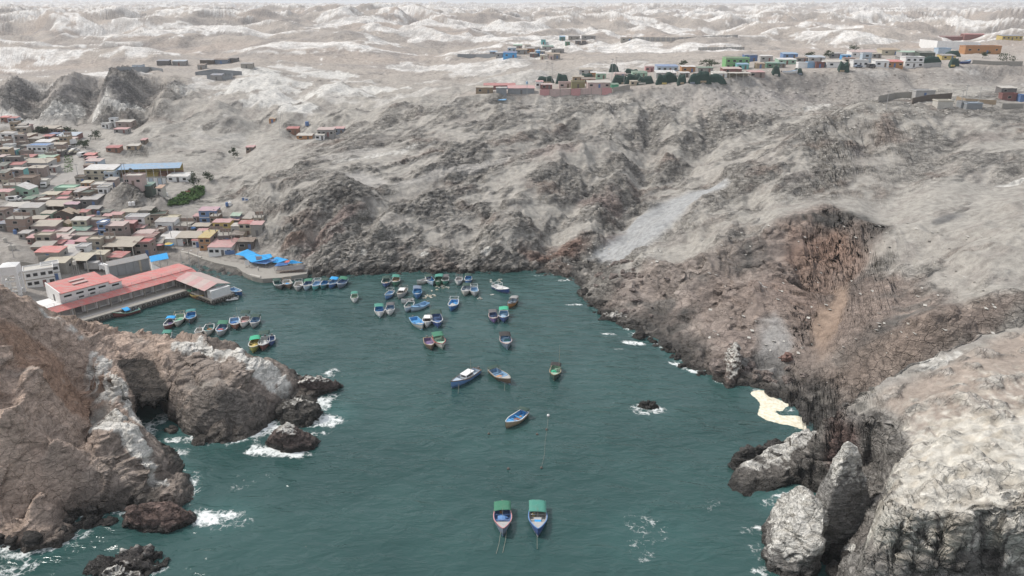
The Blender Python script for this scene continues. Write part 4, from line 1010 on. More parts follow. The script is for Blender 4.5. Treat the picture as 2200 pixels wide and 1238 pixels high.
# ------------------------------------------------------------------ sea stacks, islets, boulders
m_rock, nt, P = new_mat('sea_rock')
a_c = node(nt, 'ShaderNodeAttribute', attribute_name='tone'); a_w = node(nt, 'ShaderNodeAttribute', attribute_name='wet')
rock_shader(m_rock, nt, P, a_c.outputs['Color'], mathn(nt, 'ADD', 0.85, 0.0), a_w.outputs['Fac'], 1.5)
def rock_mesh(name, c, ax, prof, seed, n=(120, 90), rot=0.0, lean=(0, 0), facet=1.0, tone_=(.2, .18, .165), white=0.0, wz=0.3, sides=0.0, planes=None):
    """an upright rock: radii ax, profile prof = [(height, radius factor)...], broken into facets"""
    nu, nv = n
    rr0 = np.random.RandomState(seed)
    PL = list(planes or [])
    for i in range(9):
        t = 2 * np.pi * (i + rr0.uniform(-.3, .3)) / 9; zc = rr0.uniform(.02, .5); PL.append((math.cos(t), math.sin(t), zc, rr0.uniform(.86, 1.06) + .25 * zc + (.12 if planes else 0)))
    for i in range(6):
        t = rr0.uniform(0, 6.3); k = rr0.uniform(.25, .75); PL.append((math.cos(t) * k, math.sin(t) * k, 1 - .4 * k, rr0.uniform(.74, .98) + (.2 if planes else 0)))
    h = max(p[0] for p in prof)
    th = np.linspace(0, 2 * np.pi, nu, endpoint=False); ph = np.linspace(-.42, np.pi / 2, nv)
    TH, PH = np.meshgrid(th, ph, indexing='ij')
    dx_, dy_, dz_ = np.cos(TH) * np.cos(PH), np.sin(TH) * np.cos(PH), np.sin(PH)
    q = 0
    for nx_, ny_, nz_, d_ in PL:
        ln_ = math.sqrt(nx_ * nx_ + ny_ * ny_ + nz_ * nz_)
        q = q + np.maximum(0, (dx_ * nx_ + dy_ * ny_ + dz_ * nz_) / ln_ / d_) ** 22
    q = q + (np.hypot(dx_, dy_) / 1.6) ** 22
    rad = q ** (-1 / 22.)
    HZ = dz_ * rad * h
    x = dx_ * rad * ax[0] + lean[0] * HZ; y = dy_ * rad * ax[1] + lean[1] * HZ
    rr = np.cos(ph)
    cr, sr = math.cos(rot), math.sin(rot)
    gx_, gy_ = (x * cr - y * sr + c[0]).ravel(), (x * sr + y * cr + c[1]).ravel(); gz_ = (HZ + c[2]).ravel()
    v = np.stack([gx_, gy_, gz_], 1)
    G = v.reshape(nu, nv, 3)
    du = np.roll(G, -1, 0) - np.roll(G, 1, 0); dv = np.gradient(G, axis=1)
    nn = np.cross(du, dv).reshape(-1, 3); ln = np.linalg.norm(nn, axis=1)[:, None]; nn = nn / (ln + 1e-9)
    top = (ln[:, 0] < 1e-6); nn[top] = (0, 0, 1)
    s = max(ax) * .55
    j = .5 * gn3(gx_ / s * 1.7, gy_ / s * 1.7, gz_ / s * 1.7, seed)
    d = worley_facets(gx_ + j * s * .3, gy_ + j * s * .3, gz_ * 1.1, s * 1.1, seed + 1) * s * .36 + worley_facets(gx_ + j, gy_, gz_ * 1.3 + j, s * .42, seed + 2) * s * .20
    d = d + (ridge3(gx_ / s * 2.2, gy_ / s * 2.2, gz_ / s * 1.2, 3, seed + 3) - .45) * s * .24
    fade = np.repeat(np.clip(rr * 3, 0.1, 1)[None], nu, 0).ravel()
    v = v + nn * (d * facet * fade)[:, None]
    G = v.reshape(nu, nv, 3)
    du = np.roll(G, -1, 0) - np.roll(G, 1, 0); dv = np.gradient(G, axis=1)
    n2 = np.cross(du, dv).reshape(-1, 3); n2 /= np.linalg.norm(n2, axis=1)[:, None] + 1e-9
    st = .5 + .5 * np.clip(fbm2((gx_ + gy_) / 1.0, gz_ / 4, 3, seed + 5) + .5 * fbm2((gx_ - gy_) / .5, gz_ / 1.5, 2, seed + 6), -1, 1)
    t = np.tile(c3(*tone_), (len(v), 1))
    t = mix(t, sm(.1, .6, fbm2(gx_ / 2 + gz_, gy_ / 2, 3, seed + 7)) * .6, c3(*tone_) * .62)
    hh_ = (v[:, 2] - c[2]) / (h + 1e-6)
    w = white * sm(wz, wz + .35, hh_ + .25 * n2[:, 2] + .1 * gn2(gx_ / 2, gy_ / 2, seed)) * (sides + (1 - sides) * sm(.25, .7, n2[:, 2]))
    t = mix(t, sm(.35, .7, w * (.45 + .75 * st)) * .93, mix(np.tile(WHITE * .93, (len(v), 1)), sm(0, .7, fbm2(gx_, gy_ + gz_, 2, seed + 8)) * .5, c3(.5, .46, .39)))
    wet_ = sm(1.5, .6, v[:, 2] + .5 * gn2(gx_ / 1.2, gy_ / 1.2, seed + 9))
    t = mix(t, wet_ * .9, c3(.04, .038, .035))
    ix = np.arange(nu * nv).reshape(nu, nv)
    q = np.stack([ix[:, :-1], np.roll(ix, -1, 0)[:, :-1], np.roll(ix, -1, 0)[:, 1:], ix[:, 1:]], -1).reshape(-1, 4)
    me = mesh_from(name, v, q, {'tone': ('POINT', 'FLOAT_COLOR', np.concatenate([np.clip(t, .015, .85), np.ones((len(t), 1))], 1)), 'wet': ('POINT', 'FLOAT', wet_)})
    me.materials.append(m_rock)
    return link(bpy.data.objects.new(name, me))
DOME = [(-1.5, 1.05), (0, 1.0), (.35, .96), (.62, .82), (.82, .6), (.94, .34), (1.0, 0)]
def prof(h, shape=DOME): return [(p * h if p > 0 else p, r) for p, r in shape]
SPIRE = [(-1.5, 1.05), (0, 1), (.3, .97), (.55, .88), (.75, .68), (.9, .42), (.97, .2), (1, 0)]
BLOCK = [(-1.5, 1.03), (0, 1), (.5, .97), (.85, .88), (.95, .7), (1, .0)]
def at0(u, v): return atz(u, v, 0)
def rock(u, v, ax, h, shape, seed, label, cat='rock', name='sea_rock', dy=0.0, **k):
    p = at0(u, v)
    o = rock_mesh(name, (p[0], p[1] + dy, 0), ax, prof(h, shape), seed, **k)
    return tag(o, label, cat)
rock(1815, 1180, (5.4, 3.4), 16.4, [(-1.5, 1.0), (0, 1), (.3, 1.0), (.55, .95), (.72, .80), (.86, .52), (.95, .25), (1, 0)], 400, 'tall pointed grey sea stack whitened at its tip, beside the white cliff', name='sea_stack', dy=2.4, lean=(-.02, .05), facet=.26, planes=[(-1, 0, .06, .92), (1, 0, .14, .92), (.8, 0, .6, .80), (-.72, .1, .66, .86), (.1, -1, .10, .9), (.1, -.8, .55, .86), (0, 1, .1, .9), (0, .8, .6, .8)], tone_=(.27, .26, .245), white=1.25, wz=.62, sides=.75, n=(150, 130), rot=.15)
rock(1708, 1195, (4.6, 7.2), 11.5, [(-1.5, 1.05), (0, 1), (.35, .95), (.6, .80), (.8, .62), (.93, .42), (1, 0)], 410, 'broad guano-white rock leaning against the foot of the tall pointed stack', name='sea_stack', dy=1.5, rot=-.45, lean=(.10, .08), facet=.42, planes=[(-.55, -.1, .85, .70), (.9, .1, .25, .85), (-.9, -.2, .4, .86), (0, -.95, .3, .92), (-.1, -.6, .8, .80), (0, 1, .2, .95), (.3, .3, .9, .86)], tone_=(.24, .225, .21), white=1.35, wz=.2, sides=.7, n=(150, 110))
rock(1732, 1022, (15.0, 4.2), 6.0, [(-1.5, 1.05), (0, 1), (.4, .9), (.7, .68), (.9, .42), (1, 0)], 420, 'long dark slab of rock with a white back sloping into the sea', name='sea_rock', dy=2.6, rot=.42, lean=(.3, .35), facet=.34, planes=[(-.3, -.5, .8, .62), (-.5, -.1, .85, .66), (0, -1, .2, .8), (0, .9, .5, .8), (.9, 0, .3, .95), (-.95, 0, .5, .95)], tone_=(.15, .138, .125), white=1.2, wz=.42, sides=.25, n=(170, 90))
rock(1640, 985, (7.0, 1.8), 1.9, DOME, 425, 'low black reef running out behind the long slab', dy=1, rot=.5, facet=1.0, tone_=(.08, .075, .07), n=(80, 40))
rock(1838, 1238, (2.0, 1.8), 5.5, BLOCK, 430, 'small square rock streaked white between the stack and the cliff', dy=1.5, facet=.35, tone_=(.25, .24, .225), white=1.1, wz=.6, sides=.6, n=(90, 70))
rock(1842, 1105, (1.7, 1.6), 5.2, BLOCK, 432, 'grey block of stone wedged in the sandy gap behind the stack', dy=1.0, facet=.5, tone_=(.2, .19, .18), n=(60, 50))
rock(672, 845, (5.2, 3.2), 3.6, DOME, 440, 'white-topped islet off the tip of the headland', name='islet', dy=1.5, rot=.2, facet=.6, tone_=(.135, .105, .095), white=1.0, wz=.75, n=(120, 70))
rock(632, 905, (5.6, 3.6), 4.4, DOME, 445, 'black craggy rock joining the headland tip to the islets', dy=2.0, rot=-.5, facet=.7, tone_=(.095, .088, .08), white=.7, wz=.75, n=(120, 70))
rock(622, 962, (4.6, 3.0), 4.2, DOME, 450, 'dark cracked islet with a white patch, ringed by surf', name='islet', dy=1.6, rot=-.1, facet=.55, tone_=(.135, .105, .095), white=.9, wz=.8, n=(120, 70))
rock(338, 1132, (5.4, 2.8), 3.9, DOME, 455, 'dark humped rock at the foot of the white-streaked lobe', dy=1.4, rot=-.05, facet=.5, tone_=(.16, .115, .10), n=(120, 70))
rock(268, 1222, (5.2, 2.4), 2.0, DOME, 460, 'low dark reef awash in front of the headland', name='reef', dy=.6, rot=.25, facet=1.2, tone_=(.10, .09, .085), white=.8, wz=.9, n=(90, 40))
rock(268, 1252, (3.0, 1.8), 2.4, DOME, 462, 'reef block with a white cap beside the low reef', name='reef', facet=1.0, tone_=(.10, .09, .085), white=1.2, wz=.6, n=(70, 40))
rock(1392, 872, (2.1, 1.2), 1.1, DOME, 465, 'lone black rock breaking the water in mid bay', facet=1.0, tone_=(.05, .048, .045), n=(60, 30))
rock(248, 990, (5.4, 4.4), 11.5, [(-1.5, 1.15), (0, 1.12), (.3, 1.0), (.55, .86), (.78, .66), (.92, .40), (1, 0)], 470, 'great rounded lobe of rock with a white crest, lowest on the headland', name='rock_lobe', cat='rock', dy=1.0, rot=-.35, lean=(-.1, .12), facet=.35, tone_=(.27, .22, .19), white=1.35, wz=.52, sides=.4, n=(170, 120))
rock(460, 935, (9.0, 6.0), 9.6, [(-1.5, 1.02), (0, 1.0), (.4, .97), (.65, .86), (.85, .62), (.95, .36), (1, 0)], 480, 'massive dark boulder-like cliff beside the sea cave', name='rock_buttress', dy=5.6, rot=.05, lean=(0, .12), facet=.25, tone_=(.20, .175, .155), n=(190, 120))
rock(1575, 825, (1.7, 4.8), 7.6, [(-1.5, 1.05), (0, 1), (.5, .8), (.8, .5), (1, 0)], 485, 'leaning rib of layered rock streaked white at the cove mouth', name='rock_rib', dy=3.2, rot=-.3, lean=(.05, .5), facet=.8, tone_=(.21, .17, .15), white=1.1, wz=.3, sides=.4, n=(90, 70))
rock(1330, 690, (5.2, 1.7), 1.9, DOME, 487, 'low shelf of rock with a white top running out from the shore', dy=1.0, rot=-.25, facet=.8, tone_=(.13, .115, .105), white=1.2, wz=.55, n=(90, 40))
o = rock_mesh('rock_spire', aty(1640, 660, 192.5), (1.6, 1.5), prof(6.5, SPIRE), 490, facet=.8, tone_=(.32, .28, .255), white=1.0, wz=.55, sides=.6, n=(60, 60)); tag(o, 'small pale spire of rock standing out below the scar', 'rock')
# boulders along the water, a few shapes copied
def boulder_mesh(seed, tone_, sub=3):
    bm = bmesh.new(); bmesh.ops.create_icosphere(bm, subdivisions=sub, radius=1.0)
    v = np.array([p.co for p in bm.verts])
    d = worley_facets(v[:, 0] + seed * 3.1, v[:, 1], v[:, 2], .95, seed) * .55
    v2 = v * (1 + d)[:, None]
    for p, q in zip(bm.verts, v2): p.co = q
    me = bpy.data.meshes.new('boulder'); bm.to_mesh(me); bm.free()
    t = np.tile(np.array([*tone_, 1], np.float32), (len(v), 1))
    a = me.attributes.new('tone', 'FLOAT_COLOR', 'POINT'); a.data.foreach_set('color', t.ravel())
    me.materials.append(m_rock)
    return me
B_DARK = [boulder_mesh(i, (.055, .05, .046)) for i in range(4)]
B_PALE = [boulder_mesh(i + 9, (.24, .20, .18)) for i in range(4)]
B_RED = boulder_mesh(21, (.30, .19, .16))
def boulders(n, path, spread, size, lib, label, group, zoff=0.0, zmax=1.3):
    pts = dens([atz(*p) for p in path], 1.0)
    for i in range(n):
        p = R_.choice(pts); x = p[0] + R_.gauss(0, spread); y = p[1] + R_.gauss(0, spread * .7)
        z = gz(x, y)
        if not -1.3 < z < zmax: continue
        z = max(z, -.35)
        s = size * math.exp(R_.gauss(-.25, .45))
        o = link(bpy.data.objects.new('boulder', R_.choice(lib)))
        o.location = (x, y, z + s * .2 + zoff); o.scale = (s * R_.uniform(.8, 1.4), s * R_.uniform(.8, 1.2), s * R_.uniform(.55, .9)); o.rotation_euler = (R_.uniform(-.3, .3), R_.uniform(-.3, .3), R_.uniform(0, 6.3))
        tag(o, label, 'boulder', group)
boulders(60, [(-10, 1185), (90, 1150), (170, 1125), (230, 1125)], 2.0, .9, B_DARK, 'black boulder in the surf under the brown headland', 'boulders under the headland')
boulders(46, [(1250, 640), (1300, 690), (1370, 722), (1430, 750), (1470, 795), (1540, 822)], 1.5, .9, B_DARK, 'black boulder at the water under the scarred hillside', 'boulders along the slope foot')
boulders(60, [(1300, 630), (1350, 660), (1330, 600), (1400, 690)], 4.0, .8, B_PALE, 'pale fallen boulder on the rubble slope above the shelf', 'boulders on the rubble slope', zmax=9)
boulders(26, [(1560, 800), (1620, 815), (1690, 830)], 2.4, .9, B_PALE, 'pale boulder on the cove beach below the grey fan', 'boulders on the cove beach', zmax=4)
boulders(22, [(1690, 1085), (1650, 1100), (1720, 1060)], 1.2, .9, B_DARK, 'black boulder between the long slab and the white rock', 'boulders behind the white rock')
boulders(26, [(1760, 1210), (1800, 1190), (1790, 1235), (1850, 1180)], 1.4, 1.1, B_DARK, 'dark boulder in the shaded cleft between stack and cliff', 'boulders in the cleft', zmax=3)
boulders(14, [(570, 880), (640, 870), (690, 890)], 1.5, .9, B_DARK, 'black boulder awash off the headland tip', 'boulders off the tip')
p = aty(1690, 770, 166); o = link(bpy.data.objects.new('boulder', B_RED)); o.location = (p[0], p[1], gz(p[0], p[1]) + .4); o.scale = (1.7, 1.2, .9); tag(o, 'single reddish boulder lying on the grey fan', 'boulder')
# ------------------------------------------------------------------ boats
def hull_shell(L, B, fb, flat=.78, n=15):
    """stations from stern to bow: half breadth at rail, half breadth at chine, rail height, keel height"""
    st = []
    for i in range(n):
        t = i / (n - 1)
        b = B / 2 * (flat + (1 - flat) * min(1, t / .45)) if t < .45 else B / 2 * max(0.0, 1 - ((t - .45) / .55) ** 2.3)
        z = fb * (1 + .12 * (1 - t) ** 2 + .95 * max(0, t - .35) ** 2 / .42)
        k = -.35 + .9 * fb * max(0, (t - .72) / .28) ** 2
        st.append((t * L - L / 2 + (.05 * L * (z - k) / fb * max(0, t - .8) / .2), max(b, .03), max(b * .72 - .02, .02), z, k))
    return st
def boat(u, v, hd, L, hull, inner, canopy, label, rim=None, can=(.02, .42), can_h=1.75, cabin=None, mast=0, frame=None, load=None, motor=True, hood=False, B=None, nm='fishing_boat'):
    x, y, _ = atz(u, v)
    a = math.atan(math.tan(math.radians(hd)) * .6)
    yaw = math.atan2(-math.cos(a), -math.sin(a))
    root = empty(nm, (x, y, 0), yaw)
    root.rotation_euler = (R_.uniform(-.02, .02), R_.uniform(-.02, .02), yaw)
    B = B or L * .42; fb = .66 + .035 * L
    st = hull_shell(L, B, fb); n = len(st)
    # hull: outer skin, transom
    m = MB(); vs = []
    for X_, b, c, z, k in st: vs += [(X_, b, z), (X_, b * .93, z * .45), (X_ - .02 * L * (X_ > 0), c, k * .2 - .05), (X_ - .03 * L * (X_ > 0), 0, k), (X_ - .02 * L * (X_ > 0), -c, k * .2 - .05), (X_, -b * .93, z * .45), (X_, -b, z)]
    fs = [(i * 7 + j, i * 7 + j + 1, (i + 1) * 7 + j + 1, (i + 1) * 7 + j) for i in range(n - 1) for j in range(6)] + [(0, 6, 5, 4, 3, 2, 1)]
    m.add(vs, fs); h = m.build('hull', M_(hull, 'gloss'), root, True)
    # rail
    m = MB(); w = .10
    for s in (1, -1):
        pts = [(X_, s * b, z) for X_, b, c, z, k in st]
        for p, q in zip(pts[:-1], pts[1:]):
            m.add([(p[0], p[1] + s * .05, p[2] - .12), (p[0], p[1] + s * .05, p[2] + .05), (p[0], p[1] - s * w, p[2] + .05), (q[0], q[1] + s * .05, q[2] - .12), (q[0], q[1] + s * .05, q[2] + .05), (q[0], q[1] - s * w, q[2] + .05)],
                  [(0, 1, 4, 3), (1, 2, 5, 4)] if s < 0 else [(3, 4, 1, 0), (4, 5, 2, 1)])
    X_, b, c, z, k = st[0]; m.box(X_ - .04, X_ + .1, -b, b, z - .12, z + .05)
    m.build('gunwale', M_(rim or 'white', 'gloss'), root)
    # inside: sides and sole
    m = MB(); vs = []
    for X_, b, c, z, k in st: bb = max(b - .1, .01); vs += [(X_ * .985, bb, z), (X_ * .985, bb * .86, .16), (X_ * .985, -bb * .86, .16), (X_ * .985, -bb, z)]
    m.add(vs, [(i * 4 + j, (i + 1) * 4 + j, (i + 1) * 4 + j + 1, i * 4 + j + 1) for i in range(n - 1) for j in range(3)] + [(0, 1, 2, 3)])
    m.build('inside', M_(inner), root)
    # foredeck and thwarts
    k0 = int(n * .70)
    fd = [(X_, b - .1, z - .05) for X_, b, c, z, k in st[k0:]]
    m = MB(); m.add([(p[0], p[1], p[2]) for p in fd] + [(p[0], -max(p[1], 0), p[2]) for p in fd], [(i, i + 1, len(fd) + i + 1, len(fd) + i)[::-1] for i in range(len(fd) - 1)])
    m.build('foredeck', M_(inner if R_.random() < .6 else 'lightgrey'), root)
    for t in (.34, .55):
        i = int(t * n); X_, b, c, z, k = st[i]
        MB().box(X_ - .14, X_ + .14, -b + .1, b - .1, z * .62, z * .62 + .06).build('thwart', M_(inner), root)
    if motor:
        m = MB(); X_ = st[0][0]; m.box(X_ - .5, X_ - .05, -.2, .2, fb * .8, fb + .45); m.box(X_ - .38, X_ - .22, -.07, .07, -.4, fb * .8); m.build('outboard', M_('darkgrey'), root)
    if canopy:
        x0, x1 = (-.5 + can[0]) * L, (-.5 + can[1]) * L; hb = B * .44
        for X_ in (x0 + .1, x1 - .1):
            for s in (1, -1): MB().bar((X_, s * hb * .96, .5), (X_, s * hb * .96, can_h + .05), .035, 4).build('post', M_('lightgrey'), root)
        tl = R_.uniform(-.12, .12); g = []
        for i in range(7):
            t = i / 6; r = []
            for j in range(6):
                q = j / 5 * 2 - 1
                r.append((x0 + (x1 - x0) * t, q * hb * 1.06, can_h + .16 * (1 - q * q) - .10 * math.sin(math.pi * t) + tl * q + R_.uniform(-.035, .035)))
            g.append(r)
        MB().sheet(g, .04).build('canopy', M_(canopy, 'cloth'), root, True)
    if frame:
        m = MB()
        for X_ in (-.42 * L, -.12 * L):
            for s in (1, -1): m.bar((X_, s * B * .42, .5), (X_, s * B * .42, 2.1), .05, 4)
            m.bar((X_, -B * .46, 2.1), (X_, B * .46, 2.1), .05, 4)
        for s in (1, -1): m.bar((-.42 * L, s * B * .42, 2.1), (-.12 * L, s * B * .42, 2.1), .045, 4)
        m.build('frame', M_(frame), root)
    if cabin:
        c0, c1 = -.22 * L, .08 * L; w = B * .27
        cb = MB().prism([(c0, -w), (c1, -w), (c1, w), (c0, w)], .2, [1.75, 1.65, 1.65, 1.75]).build('cabin', M_(cabin), root)
        MB().prism([(c0 - .12, -w - .12), (c1 + .2, -w - .12), (c1 + .2, w + .12), (c0 - .12, w + .12)], [1.78, 1.68, 1.68, 1.78], [1.86, 1.76, 1.76, 1.86]).build('cabin_roof', M_('white'), root)
        for s in (-.5, 0.03, .56):
            MB().box(c1 - .01, c1 + .025, w * (s - .2) - .05, w * (s + .2) - .05, 1.1, 1.5).build('window', m_glass, root)
        for s in (1, -1): MB().box(c0 + .3, c1 - .3, s * w - .02, s * w + .02, 1.1, 1.5).build('window', m_glass, root)
    if mast:
        MB().bar((-.08 * L, B * .3 if mast > 3 else 0, .3), (-.1 * L, B * .3 if mast > 3 else 0, mast), .05, 5, .02).build('mast', M_('palewood'), root)
    if hood:
        m = MB().prism([(.02 * L, -B * .2), (.24 * L, -B * .14), (.24 * L, B * .14), (.02 * L, B * .2)], .2, [.95, .72, .72, .95]); m.build('hatch', M_('lightgrey'), root)
        MB().prism([(.12 * L, -B * .19), (.26 * L, -B * .11), (.26 * L, B * .11), (.12 * L, B * .19)], .96, [1.05, .98, .98, 1.05]).build('tarpaulin', M_('brightblue', 'cloth'), root)
    if load:
        for ci, cn in enumerate(load):
            X_ = (-.05 + .22 * ci) * L + R_.uniform(-.1, .1) * L; yy = R_.uniform(-.15, .15) * B
            bm = bmesh.new(); bmesh.ops.create_icosphere(bm, subdivisions=2, radius=1)
            for p in bm.verts:
                q = 1 + .25 * R_.uniform(-1, 1); p.co = (X_ + p.co.x * .75 * q, yy + p.co.y * .5 * B * .55 * q, .42 + p.co.z * .38 * q)
            me = bpy.data.meshes.new('net_pile'); bm.to_mesh(me); bm.free(); me.materials.append(M_(cn, 'cloth')); link(bpy.data.objects.new('net_pile', me), root)
    # odds and ends on board
    for i in range(R_.randint(1, 3)):
        X_ = R_.uniform(-.3, .25) * L; yy = R_.uniform(-.25, .25) * B; s = R_.uniform(.14, .24)
        MB().box(X_ - s, X_ + s, yy - s, yy + s, .16, .16 + 1.6 * s).build('crate', M_(R_.choice(['white', 'darkgrey', 'orange', 'yellow', 'blue', 'offwhite'])), root)
    tag(root, label, 'boat', 'boats moored in the bay')
    return root
def bq(k, x, y, *a, **kw):
    u, v = crop(k, x, y); return boat(u, v, *a, **kw)
bl = 'brightblue'
bq('Q', 370, 212, -8, 6.5, 'deepblue', 'teal', 'darkgreen', 'navy boat with a green awning and orange nets, under the far cliff', load=['orange'])
bq('Q', 457, 200, -5, 6.2, 'green', 'tan', 'tealgreen', 'green boat with tan nets lashed beside a navy boat under the cliff', load=['tan', 'tan'])
bq('Q', 397, 320, 15, 5.6, 'cornflower', 'skyblue', None, 'open cornflower-blue boat beside the grey cabin boat', frame='lightgrey', rim='offwhite')
bq('Q', 510, 305, 12, 6.8, 'lightgrey', 'beige', None, 'grey work boat with a bare timber frame and grey cabin', cabin='lightgrey', frame='grey', rim='lightgrey')
bq('Q', 648, 305, -8, 6.6, 'blue', bl, 'slate', 'bright blue boat beside the floating yellow debris', rim='skyblue')
bq('Q', 703, 198, 60, 4.6, 'offwhite', 'lightgrey', None, 'small white skiff at the end of the raft below the cliff')
bq('Q', 762, 196, -28, 6.2, 'paleblue', bl, 'darkgreen', 'pale blue boat turned askew in the raft under the cliff', load=['blue'])
bq('Q', 836, 196, 0, 6.6, 'green', 'green', 'tealgreen', 'all-green boat with a green awning in the raft under the cliff', rim='green')
bq('Q', 894, 194, 2, 5.6, 'tealgreen', 'lightgrey', 'darkgrey', 'sea-green boat with a grey awning in the raft under the cliff')
bq('Q', 1013, 196, 2, 5.4, 'white', 'lightgrey', None, 'white boat with a bare grey frame, alone under the cliff', frame='grey', cabin=None)
bq('Q', 1098, 188, 0, 5.8, 'blue', bl, 'darkgreen', 'small blue boat with a dark awning, moored singly under the cliff')
bq('Q', 1078, 280, 8, 6.8, 'offwhite', 'paleblue', 'darkgreen', 'white boat with pale blue inside tied to a smaller grey-framed one', load=['lightgrey'])
bq('Q', 1152, 290, -8, 6.0, 'lightgrey', 'skyblue', None, 'pale grey boat with a white frame alongside a white boat', frame='white')
bq('Q', 1390, 268, -55, 6.8, 'deepblue', 'white', None, 'dark blue boat with white inside and white hoops, lying crosswise', frame='white', rim='white', load=['offwhite'])
bq('Q', 1487, 392, 28, 6.0, 'orange', 'paleblue', 'grey', 'boat with an orange-brown hull and a grey awning', rim='brown')
bq('Q', 965, 410, 8, 7.0, 'blue', bl, None, 'blue boat with a white hoop frame and a thin mast', frame='white', mast=4.2, rim='white', load=['offwhite'])
bq('Q', 312, 468, -18, 6.8, 'white', bl, 'tealgreen', 'white boat, bright blue inside, with a teal awning', load=['blue'])
bq('Q', 405, 455, -8, 6.2, 'white', 'skyblue', 'darkgrey', 'white boat with a grey awning lashed to the teal-awninged one', load=['lightgrey'])
bq('Q', 572, 425, 12, 6.0, 'paleblue', 'teal', None, 'pale blue boat heaped with dark gear', load=['darkgrey', 'teal'], frame='darkgrey')
bq('Q', 668, 425, 52, 6.2, 'paleblue', 'skyblue', None, 'light blue open boat lying slantwise, bow to the shore', rim='skyblue')
bq('Q', 562, 372, 70, 3.6, 'white', 'lightgrey', None, 'tiny white dinghy behind the boat heaped with gear', motor=False)
bq('Q', 648, 572, -38, 7.4, 'offwhite', bl, None, 'white open boat with bright blue deck slanting across its raft', rim='skyblue', load=['skyblue'])
bq('Q', 736, 555, -3, 6.4, 'white', 'lightgrey', None, 'white boat with a black cabin squeezed between two blue decks', cabin='black', mast=5.2)
bq('Q', 820, 548, -16, 7.8, 'deepblue', 'blue', 'darkgreen', 'large deep blue boat with a sheer green awning on posts', rim='white', can_h=2.2)
bq('Q', 1320, 520, -8, 6.2, 'purple', 'blue', 'darkgrey', 'violet-blue boat beside the one with a vivid green awning', rim='palepink')
bq('Q', 1412, 510, 0, 6.8, 'deepblue', 'skyblue', 'brightgreen', 'blue boat shaded by a vivid green awning', can_h=2.2, load=['paleblue'])
bq('Q', 752, 755, -25, 6.2, 'brown', 'purple', None, 'brown wooden boat heaped with violet nets', load=['purple', 'cornflower'], rim='tan')
bq('Q', 842, 735, -25, 7.4, 'offwhite', 'mint', 'green', 'white boat with red rails and green nets tied to a brown one', rim='red', load=['green', 'white'])
bq('Q', 1432, 735, -10, 7.4, 'slate', 'skyblue', 'black', 'slate-blue boat under a black awning, alone in mid bay', rim='palepink', load=['teal'])
bq('Q', 1075, 1060, 50, 9.2, 'cornflower', 'paleblue', None, 'long blue boat with a white wheelhouse and tall mast', cabin='white', mast=5.5, rim='brown', load=['offwhite'], B=3.0)
bq('Q', 1385, 1045, -48, 7.4, 'brown', 'skyblue', 'darkgreen', 'brown-hulled boat, sky blue inside, with a scrap of awning at the stern', can=(.0, .2), rim='beige', load=['peach'])
bq('Q', 1868, 1010, 12, 6.4, 'darkgreen', 'mint', 'black', 'green boat with a ragged black awning and a very tall mast', mast=7.5, can=(.05, .35), load=['brightgreen'], rim='tan')
bq('Q', 90, 350, -15, 5.2, 'white', 'mint', 'tealgreen', 'lone small white boat with a green awning near the quay raft')
bq('T', 447, 410, 50, 6.6, 'tan', bl, 'darkgreen', 'white-railed boat with an ochre bottom, alone in open water', can=(.0, .2), rim='white', load=['rust'])
bq('T', 365, 1015, -3, 7.4, 'slate', 'blue', 'green', 'boat with pink rails and blue deck, one of the outermost pair', rim='pink', can_h=1.45, can=(.0, .36), load=['cornflower'], mast=2.2)
bq('T', 577, 1015, 2, 7.6, 'deepblue', 'lightgrey', 'tealgreen', 'boat with blue rails, grey deck and a blue-covered hatch, one of the outermost pair', rim='cornflower', can_h=1.45, can=(-.02, .42), hood=True, mast=2.2)
bq('S', 1315, 275, -42, 6.4, 'darkgrey', 'teal', 'darkgreen', 'dark boat with a white rail and teal deck, first off the quay end', rim='white')
bq('S', 1412, 265, -35, 6.6, 'brown', 'offwhite', None, 'brown boat carrying a blue tarpaulin and loose timber', load=['brightblue'], frame='wood')
bq('S', 1520, 288, -15, 6.2, 'lightgrey', 'offwhite', None, 'grey-white boat with bare poles in the quay raft', frame='lightgrey', load=['darkgrey'])
bq('S', 1617, 282, -8, 6.4, 'paleblue', 'cornflower', 'green', 'pale blue boat with a green awning in the quay raft', load=['white'])
bq('S', 1710, 280, 0, 6.0, 'aqua', 'skyblue', None, 'aqua boat with white hoops in the quay raft', frame='white', rim='white')
bq('S', 1792, 272, 0, 5.8, 'teal', bl, 'darkgreen', 'teal boat with a dark green awning in the quay raft')
bq('S', 1885, 262, 5, 6.2, 'blue', 'skyblue', 'brightblue', 'blue boat under a bright blue awning in the quay raft')
bq('S', 1980, 260, 8, 6.6, 'slate', 'cornflower', 'green', 'slate boat with a green awning, outer end of the quay raft', rim='paleblue')
bq('S', 165, 690, -10, 6.0, 'maroon', 'slate', 'brightblue', 'dark red boat with a small blue awning off the pier', can=(0, .3), load=['purple'])
bq('S', 268, 645, -22, 7.0, 'offwhite', 'mint', None, 'white boat with mint-green deck and a wooden rack', load=['brightgreen'], frame='palewood')
bq('S', 392, 620, -28, 6.8, 'darkgrey', bl, 'teal', 'dark-hulled boat with bright blue deck beside the mint-decked one', rim='offwhite', can=(0, .25))
bq('S', 477, 775, -22, 4.8, 'white', 'offwhite', None, 'small open white skiff at the end of its row')
o_boat_crew = bq('S', 580, 750, -22, 6.6, 'offwhite', 'teal', None, 'white boat with teal deck and a person standing aboard', load=['orange'], mast=2.6)
bq('S', 717, 750, -15, 6.8, 'lightgrey', 'skyblue', 'green', 'grey boat with blue sides, red nets and a torn green awning', load=['red'], can=(-.05, .35))
bq('S', 857, 680, -32, 7.0, 'rust', 'skyblue', None, 'rust-red boat with blue inside and a dark mast', mast=5.0, load=['blue'])
